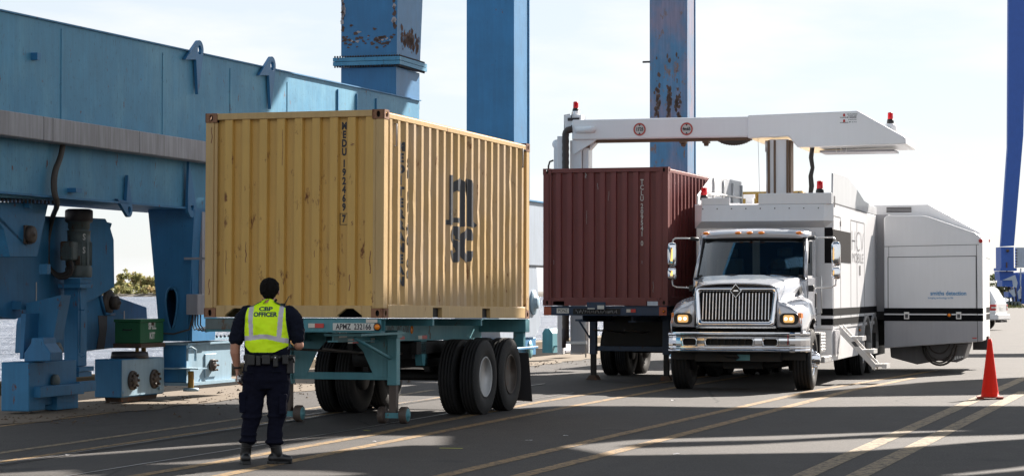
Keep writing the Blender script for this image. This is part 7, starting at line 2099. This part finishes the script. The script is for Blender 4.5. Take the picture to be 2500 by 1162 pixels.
# ------------------------------------------------------------------ unseen plates added overhead, outside the frame, to cast the broken shade
def lift(p, H): return p + SUNV * ((H - p.z) / SUNV.z)
oh = thing('overhead_shade_plates', 'unseen blue plates added high overhead to cast the broken shade', 'crane')
def shade(name, pts3, H, thick=.5):
    q = [lift(Vector(p), H) for p in pts3]; mb = MB(); n_ = len(q)
    mb.add([(p.x, p.y, H) for p in q] + [(p.x, p.y, H+thick) for p in q], [tuple(range(n_)), tuple(range(2*n_-1, n_-1, -1))] + [(i, i+n_, (i+1) % n_+n_, (i+1) % n_) for i in range(n_)])
    return mb.build(name, M['blue_base'], oh)
def gshade(name, pts, H): return shade(name, [gpt(*p) for p in pts], H)
# added plates shaped to the shade bands on the foreground asphalt
gshade('ground_shade_plate', [(1380,1088),(1180,1078),(1180,1002),(1350,990),(1560,990),(1860,994),(2180,990),(2560,990),(2560,1041),(2300,1044),(1960,1055),(1640,1064)], 13)
gshade('ground_shade_plate', [(1380,1088),(1500,1110),(2060,1102),(2200,1092),(2400,1076),(2560,1066),(2560,1128),(2350,1150),(1900,1149),(1650,1155),(1300,1148),(1150,1153),(900,1136),(700,1134),(560,1146),(330,1146),(300,1132),(560,1130),(760,1105),(1000,1085)], 12)
gshade('ground_shade_plate', [(-300,1300),(-200,1160),(330,1162),(560,1163),(800,1160),(1000,1150),(1150,1157),(1300,1160),(1650,1163),(1900,1162),(2350,1158),(2560,1140),(2760,1190),(2560,1300)], 12)
gshade('ground_shade_plate', [(936,1055),(1230,1004),(1040,1014),(663,1074)], 12.4)
gshade('ground_shade_strip', [(1600,1078),(1900,1072),(2160,1058),(2560,1042),(2560,1052),(2160,1062),(1900,1076),(1640,1084)], 14)
gshade('ground_shade_strip', [(1990,956),(2290,930),(2560,917),(2560,958),(2260,962),(2080,965),(1990,968)], 14)
gshade('ground_shade_plate', [(-300,1146),(15,1124),(500,1089),(930,1056),(1225,1003),(1300,1000),(1250,1028),(1190,1056),(1000,1054),(860,1062),(700,1085),(560,1116),(300,1134),(-300,1164)], 12.8)
gshade('ground_shade_plate', [(0,1123),(0,992),(200,986),(470,986),(640,985),(615,1036),(300,1079),(15,1117)], 12.8)
gshade('ground_shade_strip', [(560,925),(900,918),(1340,915),(1500,906),(1500,912),(1340,926),(900,932),(560,937)], 15)
gshade('ground_shade_strip', [(2300,864),(2560,862),(2560,870),(2300,871)], 15)
# unseen plates added to shade the near face of the sill beam and bogies
def fpt(px, py, lx=.0):
    y, z = RF.side(px, py, lx); return RF.w(lx, y, z)
shade('beam_shade_plate', [fpt(-150,-60), fpt(722,150), fpt(648,290), fpt(512,440), fpt(462,600), fpt(400,700), fpt(330,790), fpt(265,900), fpt(262,1000), fpt(-150,1080)], 16, .4)
shade('beam_shade_plate', [fpt(884,200), fpt(1004,228), fpt(975,300), fpt(858,300)], 16, .3)
shade('beam_shade_plate', [fpt(955,45), fpt(1050,-60), fpt(1050,110), fpt(1023,173), fpt(992,240), fpt(955,215)], 16, .3)
# unseen deck added overhead to cut the skylight on the foreground
mb = MB(); mb.box(-24, 24, 11, 36, 22, 22.8)
mb.build('skylight_blocker', M['blue_base'], oh)
